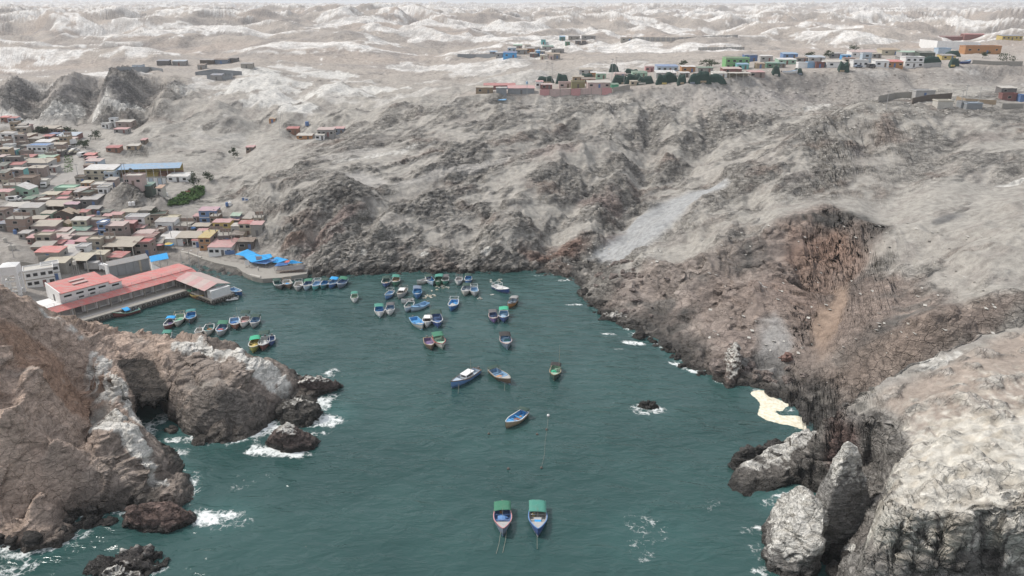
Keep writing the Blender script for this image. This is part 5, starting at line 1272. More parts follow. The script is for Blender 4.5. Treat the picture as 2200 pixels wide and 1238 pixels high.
bq('S', 955, 665, -15, 6.4, 'white', 'palepink', 'darkgreen', 'white boat with a red-striped locker under a dark awning', load=['pink'], can=(-.1, .3), can_h=2.5)
bq('S', 1067, 668, -12, 6.2, 'lightgrey', 'skyblue', 'darkgreen', 'pale grey boat with a dark awning at the end of its row')
bq('S', 1065, 910, -18, 7.2, 'yellowgreen', 'yellow', 'brightgreen', 'yellow-green boat with a vivid green awning by the headland', can=(0, .4), load=['yellow'])
bq('S', 1162, 890, -18, 6.8, 'maroon', 'white', 'darkgreen', 'dark red boat full of white nets beside the yellow-green one', load=['white', 'white'], can=(-.08, .3), can_h=2.4)
bq('S', 1238, 862, -20, 4.8, 'deepblue', 'blue', None, 'small dark blue open boat by the headland')
bq('S', 462, 385, -58, 8.0, 'orange', 'purple', 'green', 'orange and blue boat moored in the pier corner', rim='yellow', load=['deepblue', 'purple'], can=(.05, .35))
bq('S', 868, 345, -60, 6.4, 'blue', 'skyblue', None, 'blue boat heaped with blue sheets at the pier head', load=['brightblue', 'skyblue'])
bq('S', 140, 838, -20, 5.6, 'white', 'mint', 'tealgreen', 'boat half hidden behind the headland, green awning showing')
u_, v_ = crop('W', 1770, 880); boat(u_, v_, 58, 6.6, 'maroon', 'skyblue', 'brightblue', 'red and green boat with a blue awning moored along the pier', rim='mint', can=(.4, .65))
# inflatable dinghies
def inflatable(u, v, hd, L, c, label):
    x, y, _ = atz(u, v); a = math.radians(hd)
    root = empty('inflatable_dinghy', (x, y, 0), math.atan2(-math.cos(a), -math.sin(a)))
    m = MB(); pts = [(-L / 2, s * .62, .3) for s in (1,)] + [(L * .2, .62, .3), (L * .38, .45, .36), (L / 2, 0, .46), (L * .38, -.45, .36), (L * .2, -.62, .3), (-L / 2, -.62, .3)]
    for p, q in zip(pts[:-1], pts[1:]): m.bar(p, q, .24, 8)
    m.build('tube', M_(c, 'gloss'), root, True)
    MB().box(-L / 2 + .1, L * .3, -.5, .5, .12, .18).build('floor', M_('grey'), root)
    MB().box(-L / 2 + .05, -L / 2 + .12, -.5, .5, .1, .6).build('transom', M_('darkgrey'), root)
    m = MB(); m.box(-L / 2 - .3, -L / 2, -.18, .18, .45, 1.0); m.box(-L / 2 - .2, -L / 2 - .08, -.05, .05, -.3, .45); m.build('outboard', M_('white' if c != 'white' else 'lightgrey'), root)
    tag(root, label, 'dinghy')
u_, v_ = crop('S', 815, 415); inflatable(u_, v_, 65, 3.8, 'white', 'white inflatable dinghy floating off the pier head')
u_, v_ = crop('W', 1165, 1100); inflatable(u_, v_, 50, 4.2, 'grey', 'grey inflatable dinghy below the landward end of the pier')
# buoys, floats, mooring ropes
def buoy(u, v, r, c, label, group=None):
    p = atz(u, v); root = empty('mooring_buoy', (p[0], p[1], 0))
    bm = bmesh.new(); bmesh.ops.create_icosphere(bm, subdivisions=2, radius=r); me = bpy.data.meshes.new('float'); bm.to_mesh(me); bm.free(); me.materials.append(M_(c))
    o = link(bpy.data.objects.new('float', me), root); o.location = (0, 0, r * .35)
    MB().bar((0, 0, r * .9), (0, 0, r * 1.7), .04, 5).build('stick', M_('darkgrey'), root)
    tag(root, label, 'buoy', group)
buoy(1178, 894, .33, 'white', 'white mooring buoy at the head of the long rope', 'mooring buoys')
for (u, v), l in zip([(1174, 924), (1154, 934), (1163, 1006), (1050, 933), (1092, 1008)], ['dark mooring buoy part way down the long rope', 'dark buoy floating clear beside the long rope', 'brown buoy at the seaward end of the long rope', 'dark buoy alone, landward of the ochre-bottomed boat', 'dark buoy between the ochre-bottomed boat and the outermost pair']):
    buoy(u, v, .26, 'darkbrown', l, 'mooring buoys')
def rope(pts, label, r=.03):
    q = [atz(u, v, z) for u, v, z in pts]
    m = MB()
    for a_, b_ in zip(q[:-1], q[1:]): m.bar(a_, b_, r, 4)
    tag(m.build('mooring_rope', M_('rope')), label, 'rope', 'mooring ropes')
rope([(1178, 894, .12), (1175, 924, .12), (1171, 950, .1), (1170, 975, .1), (1163, 1006, .12)], 'long pale rope strung between floating buoys', .018)
rope([(1076, 1142, 1.3), (1072, 1168, .5), (1066, 1190, .1)], 'slack rope from the bow of the pink-railed boat')
rope([(1090, 1125, .6), (1086, 1160, .3), (1080, 1188, .1)], 'second rope beside the pink-railed boat')
rope([(1154, 1150, 1.3), (1154, 1165, .7), (1154, 1180, .1)], 'rope hanging from the bow of the grey-decked boat')
rope([(986, 824, 1.4), (985, 835, .7), (984, 846, .1)], 'rope from the bow of the long blue boat')
rope([(1085, 822, 1.2), (1084, 832, .6), (1084, 840, .1)], 'rope from the bow of the brown-hulled boat')
for (cx_, cy_, sx_, sy_, n_) in [(860, 235, 55, 18, 16), (745, 315, 45, 14, 16), (1210, 338, 22, 8, 5), (1320, 190, 40, 16, 7), (780, 270, 10, 5, 2), (1310, 305, 8, 5, 2), (1380, 165, 10, 8, 3)]:
    for i in range(n_):
        u, v = crop('Q', cx_ + R_.gauss(0, sx_ * .6), cy_ + R_.gauss(0, sy_ * .6)); p = atz(u, v)
        s = R_.uniform(.2, .55)
        o = MB().prism([(p[0] + s * math.cos(t) * R_.uniform(.6, 1.2), p[1] + s * .8 * math.sin(t) * R_.uniform(.6, 1.2)) for t in (0, 1.2, 2.4, 3.7, 5.0)], -.05, .13).build('float', M_('offwhite' if R_.random() < .6 else 'cream'))
        tag(o, 'scrap of pale foam drifting among the moored boats', 'float', 'pale floats among the boats')
# ------------------------------------------------------------------ houses
WORD = {'offwhite': 'off-white', 'lightgrey': 'light grey', 'darkgrey': 'dark grey', 'darkbrown': 'dark brown', 'palepink': 'pale pink', 'darkgreen': 'dark green', 'netgreen': 'dark green', 'brightgreen': 'bright green', 'tealgreen': 'teal green', 'brightblue': 'bright blue', 'skyblue': 'sky blue', 'deepblue': 'deep blue', 'cornflower': 'cornflower blue', 'steel': 'grey steel', 'limegreen': 'lime green', 'mauve brick': 'mauve brick', 'paleblue': 'pale blue', 'palewood': 'pale timber', 'concrete': 'bare concrete', 'wood': 'timber', 'slate': 'slate blue'}
def wd(c): return WORD.get(c, c)
HOUSES = []
def wallmat(c): return M_(c, 'brick' if 'brick' in c else 'paint')
def house(k, x, y, w, h, wall, roof, typ='shed', place='', yaw=0.0, depth=None, st=1, nw=2, flank=None, kind='house', side_win=True, over=.22, label=None, group='houses of the harbour town', back=0.0, door=True, stilt=False):
    """front-bottom-centre at a photograph point; faces the water"""
    u, v = crop(k, x, y); wpx = w / CROPS[k][2]
    p = hitg(u, v)
    dist = math.hypot(p[0], p[1], CAM_H - p[2])
    f = 1.0
    W = max(2.2, wpx * dist / FPX / max(.5, math.cos(math.radians(yaw)) + .12)); D = depth or min(max(3.5, W * .68), 7.5)
    hh_ = h
    ya = math.radians(yaw)
    root = empty('house' if kind == 'house' else kind.replace(' ', '_').replace('-', '_'), (p[0], p[1], p[2]), ya)
    hx = W / 2; lo = -2.2
    f0 = 0.0
    if typ == 'open':      # roof on posts with a back wall
        MB().box(-hx, hx, D - .15, D, lo, hh_ - .1).build('wall', wallmat(wall), root)
        for sx in [-hx + .12 + i * (2 * hx - .24) / max(1, int(W / 3)) for i in range(max(1, int(W / 3)) + 1)]:
            MB().box(sx - .12, sx + .12, .05, .29, lo, hh_).build('post', M_('offwhite'), root)
    else:
        wl_ = MB().box(-hx, hx, 0, D, lo, hh_).build('wall', wallmat(wall), root)
        if flank:
            MB().box(hx - .02, hx + .05, .06, D - .06, lo, hh_ - .04).build('flank', wallmat(flank), root)
        sth = hh_ / st
        for s in range(st):
            z0 = s * sth
            n_ = nw
            for i in range(n_):
                cx = -hx + (i + .5) * 2 * hx / n_ + R_.uniform(-.12, .12)
                ww = min(1.35, .8 * hx / n_ + .3) * R_.uniform(.85, 1.2)
                if s == 0 and door and i == n_ // 2:
                    MB().box(cx - .48, cx + .48, -.035, .04, 0, min(2.05, sth - .3)).build('door', M_(R_.choice(['brown', 'darkbrown', 'darkgrey', 'blue', 'maroon'])), root)
                    continue
                zc = z0 + sth * .55
                fr = MB().box(cx - ww / 2 - .09, cx + ww / 2 + .09, -.03, .03, zc - .52, zc + .52).build('window', M_('offwhite' if wall not in ('white', 'offwhite', 'cream') else 'lightgrey'), root)
                MB().box(cx - ww / 2, cx + ww / 2, -.055, -.02, zc - .44, zc + .44).build('pane', m_glass, fr)
            if side_win and D > 4.5 and R_.random() < .75:
                zc = z0 + sth * .55; cy = D * R_.uniform(.35, .65)
                fr = MB().box(hx - .03, hx + .08, cy - .62, cy + .62, zc - .5, zc + .5).build('window', M_('offwhite'), root)
                MB().box(hx + .06, hx + .11, cy - .52, cy + .52, zc - .42, zc + .42).build('pane', m_glass, fr)
            if s > 0:
                MB().box(-hx - .06, hx + .06, -.10, .02, z0 - .12, z0 + .12).build('floor_band', M_('white' if wall in ('blue', 'cornflower', 'skyblue') else 'concrete'), root)
    o_ = over
    if typ in ('shed', 'open'):
        t = R_.uniform(.05, .13) * (1 if D > 3 else .7)
        g = []
        for i in range(5):
            yy = -o_ + (D + 2 * o_) * i / 4
            g.append([(-hx - o_ + (2 * hx + 2 * o_) * j / 6, yy, hh_ + .06 + t * yy + .05 * math.sin(j * 2.1 + i) + R_.uniform(-.02, .03)) for j in range(7)])
        MB().sheet(g, .09).build('roof', M_(roof, 'tin'), root)
        if typ == 'shed':
            MB().prism([(-hx, .02), (hx, .02), (hx, D - .02), (-hx, D - .02)], hh_ - .02, [hh_ + .0, hh_ + .0, hh_ + t * D - .1, hh_ + t * D - .1]).build('gable_wall', wallmat(wall), root)
    elif typ == 'gable':
        r = W * .16 + .3
        for s in (1, -1):
            MB().sheet([[(s * (hx + o_), -o_, hh_ - .08), (s * (hx + o_), D + o_, hh_ - .08)], [(0, -o_, hh_ + r), (0, D + o_, hh_ + r)]][::s], .09).build('roof', M_(roof, 'tin'), root)
        MB().add([(-hx, .03, hh_), (hx, .03, hh_), (0, .03, hh_ + r - .1), (-hx, D - .03, hh_), (hx, D - .03, hh_), (0, D - .03, hh_ + r - .1)], [(0, 1, 2), (5, 4, 3), (0, 3, 4, 1), (0, 2, 5, 3), (1, 4, 5, 2)]).build('gable_wall', wallmat(wall), root)
    elif typ == 'flat':
        MB().box(-hx - .15, hx + .15, -.15, D + .15, hh_ + .003, hh_ + .18).build('roof', M_(roof), root)
        m = MB(); m.box(-hx - .15, hx + .15, -.15, .0, hh_ + .18, hh_ + .5); m.box(hx, hx + .15, .0, D + .15, hh_ + .18, hh_ + .5); m.box(-hx - .15, -hx, .0, D + .15, hh_ + .18, hh_ + .5); m.box(-hx, hx, D, D + .15, hh_ + .18, hh_ + .5)
        m.build('parapet', wallmat(wall), root)
    elif typ == 'raw':       # unfinished storey: stub walls and columns
        MB().box(-hx - .1, hx + .1, -.1, D + .1, hh_ + .003, hh_ + .2).build('roof', M_('concrete'), root)
        for sx in (-hx + .15, 0, hx - .15):
            for sy in (.15, D - .15):
                MB().box(sx - .14, sx + .14, sy - .14, sy + .14, hh_ + .2, hh_ + .2 + R_.uniform(.8, 1.6)).build('column', M_('concrete'), root)
        MB().box(-hx + .3, hx - .3, D - .2, D, hh_ + .2, hh_ + 1.4).build('wall', M_('brick', 'brick'), root)
    storey = {1: '', 2: 'two-storey ', 3: 'three-storey '}[st]
    rt = {'shed': f'{wd(roof)} tin roof', 'open': f'{wd(roof)} roof on posts', 'gable': f'{wd(roof)} gabled roof', 'flat': f'flat {wd(roof)} roof', 'raw': 'unfinished top'}[typ]
    lab = label or f"{wd(wall)} {storey}{kind} with {'an' if rt[0] in 'aeiou' and rt[:3] != 'uni' else 'a'} {rt}"
    if rt.startswith('unf') and not label: lab = lab.replace('with a un', 'with an un')
    tag(root, lab, kind if len(kind.split()) < 3 else 'house', group)
    HOUSES.append((root, lab, place, u, v))
    return root
def A(*a, **k): return house('A', *a, **k)
Wt = ' in the crowded lower town'
# crowded lower town (behind the pier)
A(1030, 108, 185, 3.0, 'darkgrey', 'mauve', place=' under the bare knoll')
A(770, 118, 330, 2.6, 'brick', 'beige', 'open', place=' beside the mauve-roofed grey house')
A(430, 150, 270, 2.8, 'offwhite', 'lightgrey', place=' at the street bend')
A(920, 245, 250, 3.0, 'darkbrown', 'tan', 'gable', place=' with dark timber walls')
A(1080, 225, 110, 2.6, 'darkbrown', 'tan', 'gable', place=' joined to a larger one like it')
A(1190, 195, 130, 2.3, 'cream', 'red', place=' just below the knoll')
A(1610, 275, 240, 3.0, 'brown', 'pink', flank='tan', place=' near the satellite of water drums')
A(1850, 205, 230, 2.6, 'offwhite', 'beige', place=' beside a pink-roofed timber house', nw=0, door=False)
A(1960, 365, 270, 4.6, 'white', 'lightgrey', 'flat', st=2, flank='beige', place=' high in the lower town')
A(680, 235, 150, 2.8, 'mint', 'beige', place=' with a green shopfront')
A(250, 405, 260, 4.8, 'brick', 'concrete', 'raw', st=2, place=' by the town edge', nw=1, door=False)
A(640, 435, 330, 3.2, 'mauve brick', 'beige', place=' with a pale front', nw=3)
A(930, 385, 130, 2.8, 'olive', 'tan', 'gable', place=' tucked behind timber houses')
A(1160, 405, 210, 4.6, 'cream', 'offwhite', 'shed', st=2, flank='mauve brick', place=' with open dark windows')
A(1370, 390, 260, 4.0, 'mauve brick', 'concrete', 'flat', place=' with a blue drum on top')
A(1270, 262, 90, 2.0, 'brown', 'pink', place=' like a small tilted hut', depth=3)
A(860, 485, 220, 2.6, 'rust', 'palepink', place=' with plank walls')
A(670, 492, 150, 2.2, 'lightgrey', 'magenta', place=' beside the plank-walled rust house')
A(1120, 465, 260, 2.4, 'grey', 'tealgreen', place=' long and low')
A(640, 615, 215, 4.0, 'beige', 'beige', 'flat', st=2, place=' over a yellow awning', flank='mauve brick')
A(905, 505, 220, 2.3, 'palepink', 'offwhite', place=' in mid town')
A(1170, 570, 300, 2.8, 'mauve brick', 'concrete', 'flat', place=' in mid town', nw=3)
A(880, 580, 250, 2.2, 'lightgrey', 'palepink', place=' in a tight row')
A(790, 650, 210, 2.2, 'grey', 'red', place=' in a tight row')
A(960, 660, 200, 2.2, 'grey', 'magenta', place=' next to the bright red roof')
A(1230, 650, 270, 3.0, 'brick', 'pink', place=' behind the beige block')
A(1490, 525, 105, 6.4, 'cornflower', 'white', 'flat', st=3, nw=1, place=' narrow and tall', depth=4)
A(1660, 535, 280, 5.8, 'mauve brick', 'palepink', st=2, place=' beside the narrow blue front', nw=3)
A(1850, 415, 180, 3.8, 'maroon', 'pink', place=' with an open upper floor')
A(1990, 645, 330, 3.2, 'darkbrown', 'maroon', place=' wide, by the slipway', depth=9)
A(1530, 665, 165, 4.2, 'brick', 'concrete', 'raw', place=' beside the maroon-roofed hall', nw=1, door=False)
A(1370, 690, 190, 4.4, 'beige', 'beige', 'flat', st=2, place=' with wide dark openings')
A(690, 795, 330, 2.6, 'concrete', 'salmon', place=' behind a bare yard wall', nw=1)
A(1000, 750, 260, 2.6, 'mauve brick', 'offwhite', place=' by the bare yard')
A(1195, 790, 140, 4.2, 'white', 'lightgrey', 'flat', st=2, place=' by the bare yard', nw=1)
A(1710, 750, 420, 3.6, 'darkbrown', 'beige', 'open', place=' behind the steel gates', depth=9, label='wide beige tin roof on posts standing behind the grey steel gates', kind='shed')
A(1390, 840, 250, 3.0, 'beige', 'cream', place=' next to the white truck')
A(800, 965, 300, 3.0, 'concrete', 'cream', place=' beside the blue-edged canopy', nw=1)
A(1100, 940, 320, 3.2, 'slate', 'cream', 'open', label='cream canopy with a bright blue edge on white posts', kind='canopy', depth=6)
A(1390, 440, 150, 2.0, 'grey', 'pink', place=' low between brick walls')
A(1990, 410, 150, 2.0, 'grey', 'pink', place=' low under the white two-storey house')
A(2080, 530, 220, 3.0, 'mauve brick', 'palepink', place=' by the slipway')
A(455, 575, 100, 2.4, 'maroon', 'pink', place=' at the foot of the rocky mound')
A(60, 215, 130, 2.8, 'brick', 'grey', 'flat', place=' at the picture edge of the town')
A(60, 385, 140, 2.8, 'darkgrey', 'slate', place=' by the town edge')
A(160, 200, 120, 2.4, 'grey', 'slate', place=' by the town edge')
A(265, 270, 140, 2.6, 'mauve brick', 'offwhite', 'flat', place=' carrying a white tank')
A(540, 300, 200, 2.4, 'mauve brick', 'beige', place=' upslope of the long brick house')
A(350, 500, 140, 2.2, 'grey', 'lightgrey', place=' at the foot of the rocky mound')
A(1330, 130, 180, 1.8, 'darkgrey', 'grey', place=' under the knoll')
A(1520, 185, 120, 2.0, 'grey', 'darkgreen', place=' under the knoll')
A(1610, 330, 150, 2.0, 'grey', 'palepink', place=' upslope of the long brick house')
A(740, 600, 160, 2.6, 'mauve brick', 'pink', place=' beside the yellow awning')
A(600, 1175, 300, 5.2, 'white', 'offwhite', 'flat', st=2, nw=4, place=' behind the white water tower', yaw=32)
A(760, 1085, 180, 4.8, 'white', 'lightgrey', 'flat', st=2, nw=2, place=' with a sky-blue sheet on it', yaw=32)
def Bh(*a, **k): return house('B', *a, **k)
Bh(930, 282, 215, 5.0, 'cornflower', 'mauve', st=2, nw=2, place=' alone above the quay', flank='blue')
Bh(787, 264, 80, 2.3, 'palepink', 'pink', place=' beside the cornflower house')
Bh(835, 400, 200, 2.8, 'darkbrown', 'beige', place=' below the cornflower house')
Bh(1090, 412, 210, 4.6, 'yellow', 'pink', st=2, place=' with a yellow balcony')
Bh(1245, 275, 110, 2.8, 'slate', 'mint', place=' under the cliff')
Bh(1230, 300, 120, 2.0, 'brown', 'pink', place=' under the cliff')
Bh(1365, 425, 150, 4.4, 'cream', 'red', st=2, place=' under the cliff', flank='beige')
Bh(1255, 425, 105, 3.6, 'lightgrey', 'offwhite', place=' beside the yellow balcony')
Bh(1500, 425, 140, 4.0, 'concrete', 'pink', place=' last under the cliff', nw=1)
Bh(890, 597, 140, 4.6, 'orange', 'yellow', st=2, flank='mauve brick', depth=8, place=' on the quay road')
Bh(1065, 658, 290, 3.0, 'white', 'pink', place=' facing the quay', nw=4, depth=9)
Bh(680, 545, 270, 3.0, 'darkbrown', 'beige', 'open', place=' over dark shop stalls', depth=6)
Bh(780, 562, 90, 2.6, 'white', 'red', place=' beside the orange front')
Bh(1370, 592, 190, 3.0, 'darkbrown', 'brown', place=' weathered, behind the blue awnings')
Bh(1270, 520, 150, 3.2, 'darkbrown', 'darkbrown', 'open', place=' behind the pink-roofed hall', depth=4)
Bh(420, 372, 230, 3.6, 'white', 'lightgrey', place=' above the beach', nw=2)
Bh(460, 300, 200, 2.6, 'cream', 'cream', 'flat', place=' above the white house', nw=0, door=False)
Bh(480, 535, 300, 2.4, 'white', 'white', place=' sloping to the beach', nw=0, door=False, depth=8)
Bh(355, 440, 90, 2.6, 'brick', 'concrete', 'flat', place=' above the beach', nw=1)
Bh(60, 380, 120, 2.2, 'mauve brick', 'pink', place=' above the beach')
Bh(230, 470, 150, 2.6, 'mauve brick', 'palepink', place=' above the beach')
Bh(120, 470, 130, 2.2, 'brown', 'palepink', place=' behind the maroon-roofed hall')
# upper street
def Ch(*a, **k): return house('C', *a, **k)
Ch(545, 590, 260, 5.6, 'white', 'cornflower', 'flat', st=2, nw=4, place=' on the upper street', flank='lightgrey')
Ch(375, 595, 135, 3.4, 'mauve brick', 'concrete', 'flat', place=' abutting the white two-storey house')
Ch(705, 625, 110, 3.6, 'mauve brick', 'concrete', 'raw', place=' abutting the white two-storey house', nw=1, door=False)
Ch(350, 650, 210, 2.4, 'brown', 'red', place=' below the white two-storey house')
Ch(600, 660, 270, 2.4, 'orange', 'mint', place=' below the white two-storey house')
Ch(430, 750, 470, 3.0, 'lightgrey', 'beige', place=' long, facing the upper street', nw=3)
Ch(260, 900, 170, 4.6, 'mauve brick', 'offwhite', st=2, flank='aqua', place=' with an aqua gable end', nw=1)
Ch(520, 850, 200, 3.8, 'mauve brick', 'beige', place=' next to the aqua gable end')
Ch(90, 900, 150, 2.6, 'white', 'brightblue', place=' on the upper street')
Ch(190, 985, 260, 2.2, 'cream', 'cream', 'flat', place=' roofless with arched gaps', nw=4, door=False)
Ch(265, 1130, 300, 3.0, 'mint', 'white', 'gable', place=' by the street bend', nw=3)
Ch(50, 1160, 190, 2.8, 'beige', 'pink', place=' by the street bend')
Ch(335, 365, 170, 3.0, 'rust', 'beige', place=' at the valley head')
Ch(215, 335, 140, 2.8, 'peach', 'tan', place=' at the valley head')
Ch(430, 335, 110, 2.8, 'brick', 'beige', place=' at the valley head')
Ch(120, 480, 115, 2.4, 'white', 'offwhite', 'flat', place=' with blue door frames')
Ch(70, 575, 150, 3.8, 'tan', 'beige', st=2, place=' at the foot of the side slope')
Ch(190, 545, 80, 2.4, 'aqua', 'lightgrey', place=' small, beside a tan house')
Ch(40, 660, 110, 2.8, 'darkgreen', 'palepink', place=' at the foot of the side slope')
Ch(670, 355, 120, 2.6, 'maroon', 'red', place=' on the upper street')
Ch(770, 395, 130, 2.4, 'green', 'beige', place=' on the upper street')
Ch(760, 315, 110, 2.4, 'darkgrey', 'blue', place=' on the upper street')
Ch(940, 340, 260, 2.4, 'maroon', 'paleblue', place=' along the upper street')
Ch(870, 255, 120, 2.8, 'maroon', 'beige', place=' under the dark cliffs')
Ch(640, 235, 260, 2.4, 'darkbrown', 'beige', place=' under the dark cliffs', nw=3)
Ch(930, 395, 200, 2.4, 'beige', 'palepink', place=' along the upper street')
Ch(810, 490, 170, 3.2, 'mauve brick', 'beige', place=' along the upper street')
Ch(610, 430, 200, 2.4, 'lightgrey', 'white', place=' behind the white two-storey house')
Ch(180, 90, 120, 2.4, 'paleblue', 'red', place=' on the side slope')
Ch(70, 80, 100, 2.4, 'rust', 'salmon', place=' on the side slope')
Ch(1255, 610, 140, 2.2, 'maroon', 'salmon', place=' across the street')
Ch(1270, 655, 120, 2.0, 'slate', 'pink', place=' across the street')
Ch(1310, 705, 200, 2.4, 'paleblue', 'palepink', place=' across the street')
Ch(1225, 765, 90, 2.4, 'maroon', 'brown', place=' beside the school')
Ch(905, 1075, 260, 1.8, 'mint', 'mint', 'flat', place=' with low walls at the street fork', nw=0, door=False)
Ch(1010, 1115, 130, 2.4, 'brown', 'beige', place=' at the street fork')
Ch(1150, 1100, 150, 2.4, 'maroon', 'palepink', place=' at the street fork')
Ch(1210, 1015, 130, 2.4, 'orange', 'cream', place=' at the street fork')
Ch(700, 1190, 210, 2.6, 'tan', 'cream', place=' below the street fork')
Ch(510, 1215, 170, 2.2, 'maroon', 'darkgreen', place=' below the street fork')
Ch(395, 1235, 120, 2.0, 'grey', 'green', place=' below the street fork')
Ch(740, 790, 120, 2.4, 'lightgrey', 'grey', place=' at the street corner')
Ch(300, 440, 120, 2.4, 'brick', 'concrete', 'flat', place=' at the valley head', nw=1)
def Hh(*a, **k): return house('H', *a, **k)
Hh(905, 305, 60, 2.4, 'white', 'offwhite', 'flat', place=' on the ledge under the cliffs')
Hh(972, 290, 55, 4.2, 'white', 'slate', 'flat', st=2, nw=1, place=' on the ledge under the cliffs')
Hh(1065, 300, 130, 3.2, 'mauve brick', 'offwhite', place=' on the ledge under the cliffs')
Hh(1035, 345, 110, 2.0, 'grey', 'pink', place=' on the ledge under the cliffs')
Hh(970, 510, 110, 2.2, 'rust', 'red', place=' on the bare terrace')
Hh(1140, 490, 100, 2.0, 'tan', 'offwhite', place=' on the bare terrace')
Hh(1230, 440, 36, 2.0, 'brown', 'pink', place=' tiny, on the bare terrace')
Hh(2145, 505, 70, 2.2, 'brown', 'pink', place=' alone above the gorge slope')
def Dh(*a, **k): return house('D', *a, **k)
Dh(410, 365, 455, 5.0, 'cream', 'white', st=2, nw=4, label='cream school with an aqua ground floor and white roof', kind='school', depth=7)
Dh(920, 435, 270, 3.6, 'palepink', 'offwhite', 'flat', place=' with black tanks on top', nw=3)
Dh(1060, 540, 290, 2.6, 'darkgreen', 'tealgreen', place=' clad in green sheets', nw=0, door=False)
Dh(1620, 375, 330, 2.4, 'white', 'white', place=' at the end of the sports court', nw=3)
Dh(1330, 548, 90, 2.0, 'offwhite', 'peach', place=' on the rocky mound', nw=1, door=False)
def Gh(*a, **k): return house('G', *a, **k)
Sd = dict(group='houses in the saddle')
Gh(1258, 578, 52, 3.0, 'rust', 'red', place=' in the saddle', **Sd)
Gh(1400, 588, 74, 3.2, 'grey', 'palepink', place=' in the saddle', nw=4, **Sd)
Gh(1455, 578, 50, 2.8, 'slate', 'pink', place=' in the saddle', **Sd)
Gh(1308, 600, 70, 2.0, 'orange', 'offwhite', place=' in the saddle', **Sd)
Gh(1375, 603, 40, 2.4, 'white', 'offwhite', place=' in the saddle', **Sd)
Gh(1170, 530, 28, 2.4, 'orange', 'tan', place=' alone on the pale slope', nw=1, **Sd)
# plateau settlement
Pl = dict(group='houses on the plateau')
def Eh(*a, **k): return house('E', *a, **{**Pl, **k})
def Fh(*a, **k): return house('F', *a, **{**Pl, **k})
Eh(215, 503, 140, 3.0, 'wood', 'beige', place=' at the tip of the plateau'); Eh(345, 507, 85, 3.0, 'steel', 'lightgrey', place=' of corrugated sheet', nw=0)
Eh(495, 506, 220, 2.8, 'steel', 'pink', place=' by the plateau tip', nw=1); Eh(635, 463, 60, 3.4, 'white', 'pink', place=' by the plateau tip')
Eh(330, 470, 260, 2.0, 'maroon', 'red', place=' low, behind the steel sheds'); Eh(690, 470, 90, 2.4, 'maroon', 'palepink', place=' beside the pink yard wall')
Eh(830, 460, 100, 2.6, 'palepink', 'palepink', 'flat', place=' inside the pink yard wall'); Eh(930, 460, 110, 3.0, 'olive', 'beige', 'flat', place=' slatted, inside the pink yard wall', nw=1); Eh(1090, 462, 190, 2.8, 'palepink', 'offwhite', place=' inside the pink yard wall', nw=3)
Eh(930, 412, 90, 2.6, 'tan', 'beige', place=' among the net heaps'); Eh(1105, 392, 80, 3.0, 'mint', 'white', place=' among the net heaps'); Eh(1050, 384, 50, 3.0, 'orange', 'white', place=' among the net heaps', nw=1)
Eh(1010, 422, 110, 2.0, 'rust', 'brown', place=' among the net heaps'); Eh(1475, 338, 70, 3.0, 'pink', 'palepink', place=' behind the net heaps'); Eh(1610, 336, 170, 2.8, 'paleblue', 'cornflower', place=' long, behind the net heaps', nw=4)
Eh(1770, 342, 110, 3.0, 'orange', 'white', place=' behind the net heaps'); Eh(1600, 380, 160, 2.4, 'lightgrey', 'white', place=' behind the net heaps', nw=3); Eh(2010, 388, 110, 2.5, 'white', 'offwhite', place=' at the plateau edge')
Eh(1900, 342, 120, 2.4, 'grey', 'green', place=' behind the net heaps'); Eh(1365, 440, 80, 2.0, 'palewood', 'beige', place=' at the plateau edge'); Eh(1210, 465, 60, 2.0, 'brightgreen', 'green', place=' beside the grey yard wall', nw=0); Eh(1250, 385, 90, 2.4, 'palepink', 'palepink', place=' among the net heaps')
Eh(990, 352, 110, 2.6, 'lightgrey', 'beige', place=' behind the plateau tip'); Eh(1740, 380, 80, 2.4, 'lightgrey', 'white', place=' near the plateau edge'); Eh(1850, 385, 70, 2.4, 'rust', 'grey', place=' near the plateau edge'); Eh(1400, 380, 120, 2.4, 'mint', 'green', place=' behind the net heaps')
Fh(262, 278, 165, 5.2, 'limegreen', 'offwhite', 'flat', st=2, nw=4, place=' on the plateau'); Fh(300, 282, 80, 2.6, 'aqua', 'skyblue', place=' under the lime-green building')
Fh(355, 228, 90, 3.6, 'blue', 'slate', place=' above the rest', nw=2); Fh(460, 228, 85, 3.0, 'lightgrey', 'white', place=' above the rest'); Fh(622, 208, 100, 2.6, 'cornflower', 'skyblue', place=' behind the long white roofs')
Fh(600, 248, 120, 2.6, 'mint', 'white', place=' on the middle row', nw=3); Fh(505, 272, 90, 2.4, 'green', 'tealgreen', place=' on the front row'); Fh(420, 275, 60, 2.5, 'tan', 'tan', place=' on the front row', nw=1); Fh(710, 273, 72, 2.5, 'white', 'white', 'flat', place=' with a faded mural', nw=0); Fh(777, 271, 76, 2.5, 'skyblue', 'lightgrey', 'flat', place=' on the front row', nw=0, door=True); Fh(822, 271, 56, 2.5, 'maroon', 'brown', 'flat', place=' on the front row', nw=1)
Fh(862, 267, 44, 2.6, 'green', 'white', place=' on the front row', nw=1); Fh(932, 268, 130, 2.8, 'white', 'offwhite', place=' on the front row'); Fh(1095, 265, 100, 3.0, 'white', 'lightgrey', 'flat', place=' on the front row', nw=3); Fh(1135, 235, 60, 4.6, 'paleblue', 'white', 'flat', st=2, nw=1, place=' standing tall mid-row')
Fh(1240, 265, 90, 3.0, 'white', 'white', place=' beside the orange shop'); Fh(1325, 267, 110, 2.8, 'orange', 'salmon', place=' like a small shop', nw=3); Fh(1455, 268, 120, 5.0, 'white', 'lightgrey', 'flat', st=2, nw=3, place=' near the road end'); Fh(1400, 240, 90, 3.0, 'grey', 'grey', place=' behind the white two-storey house')
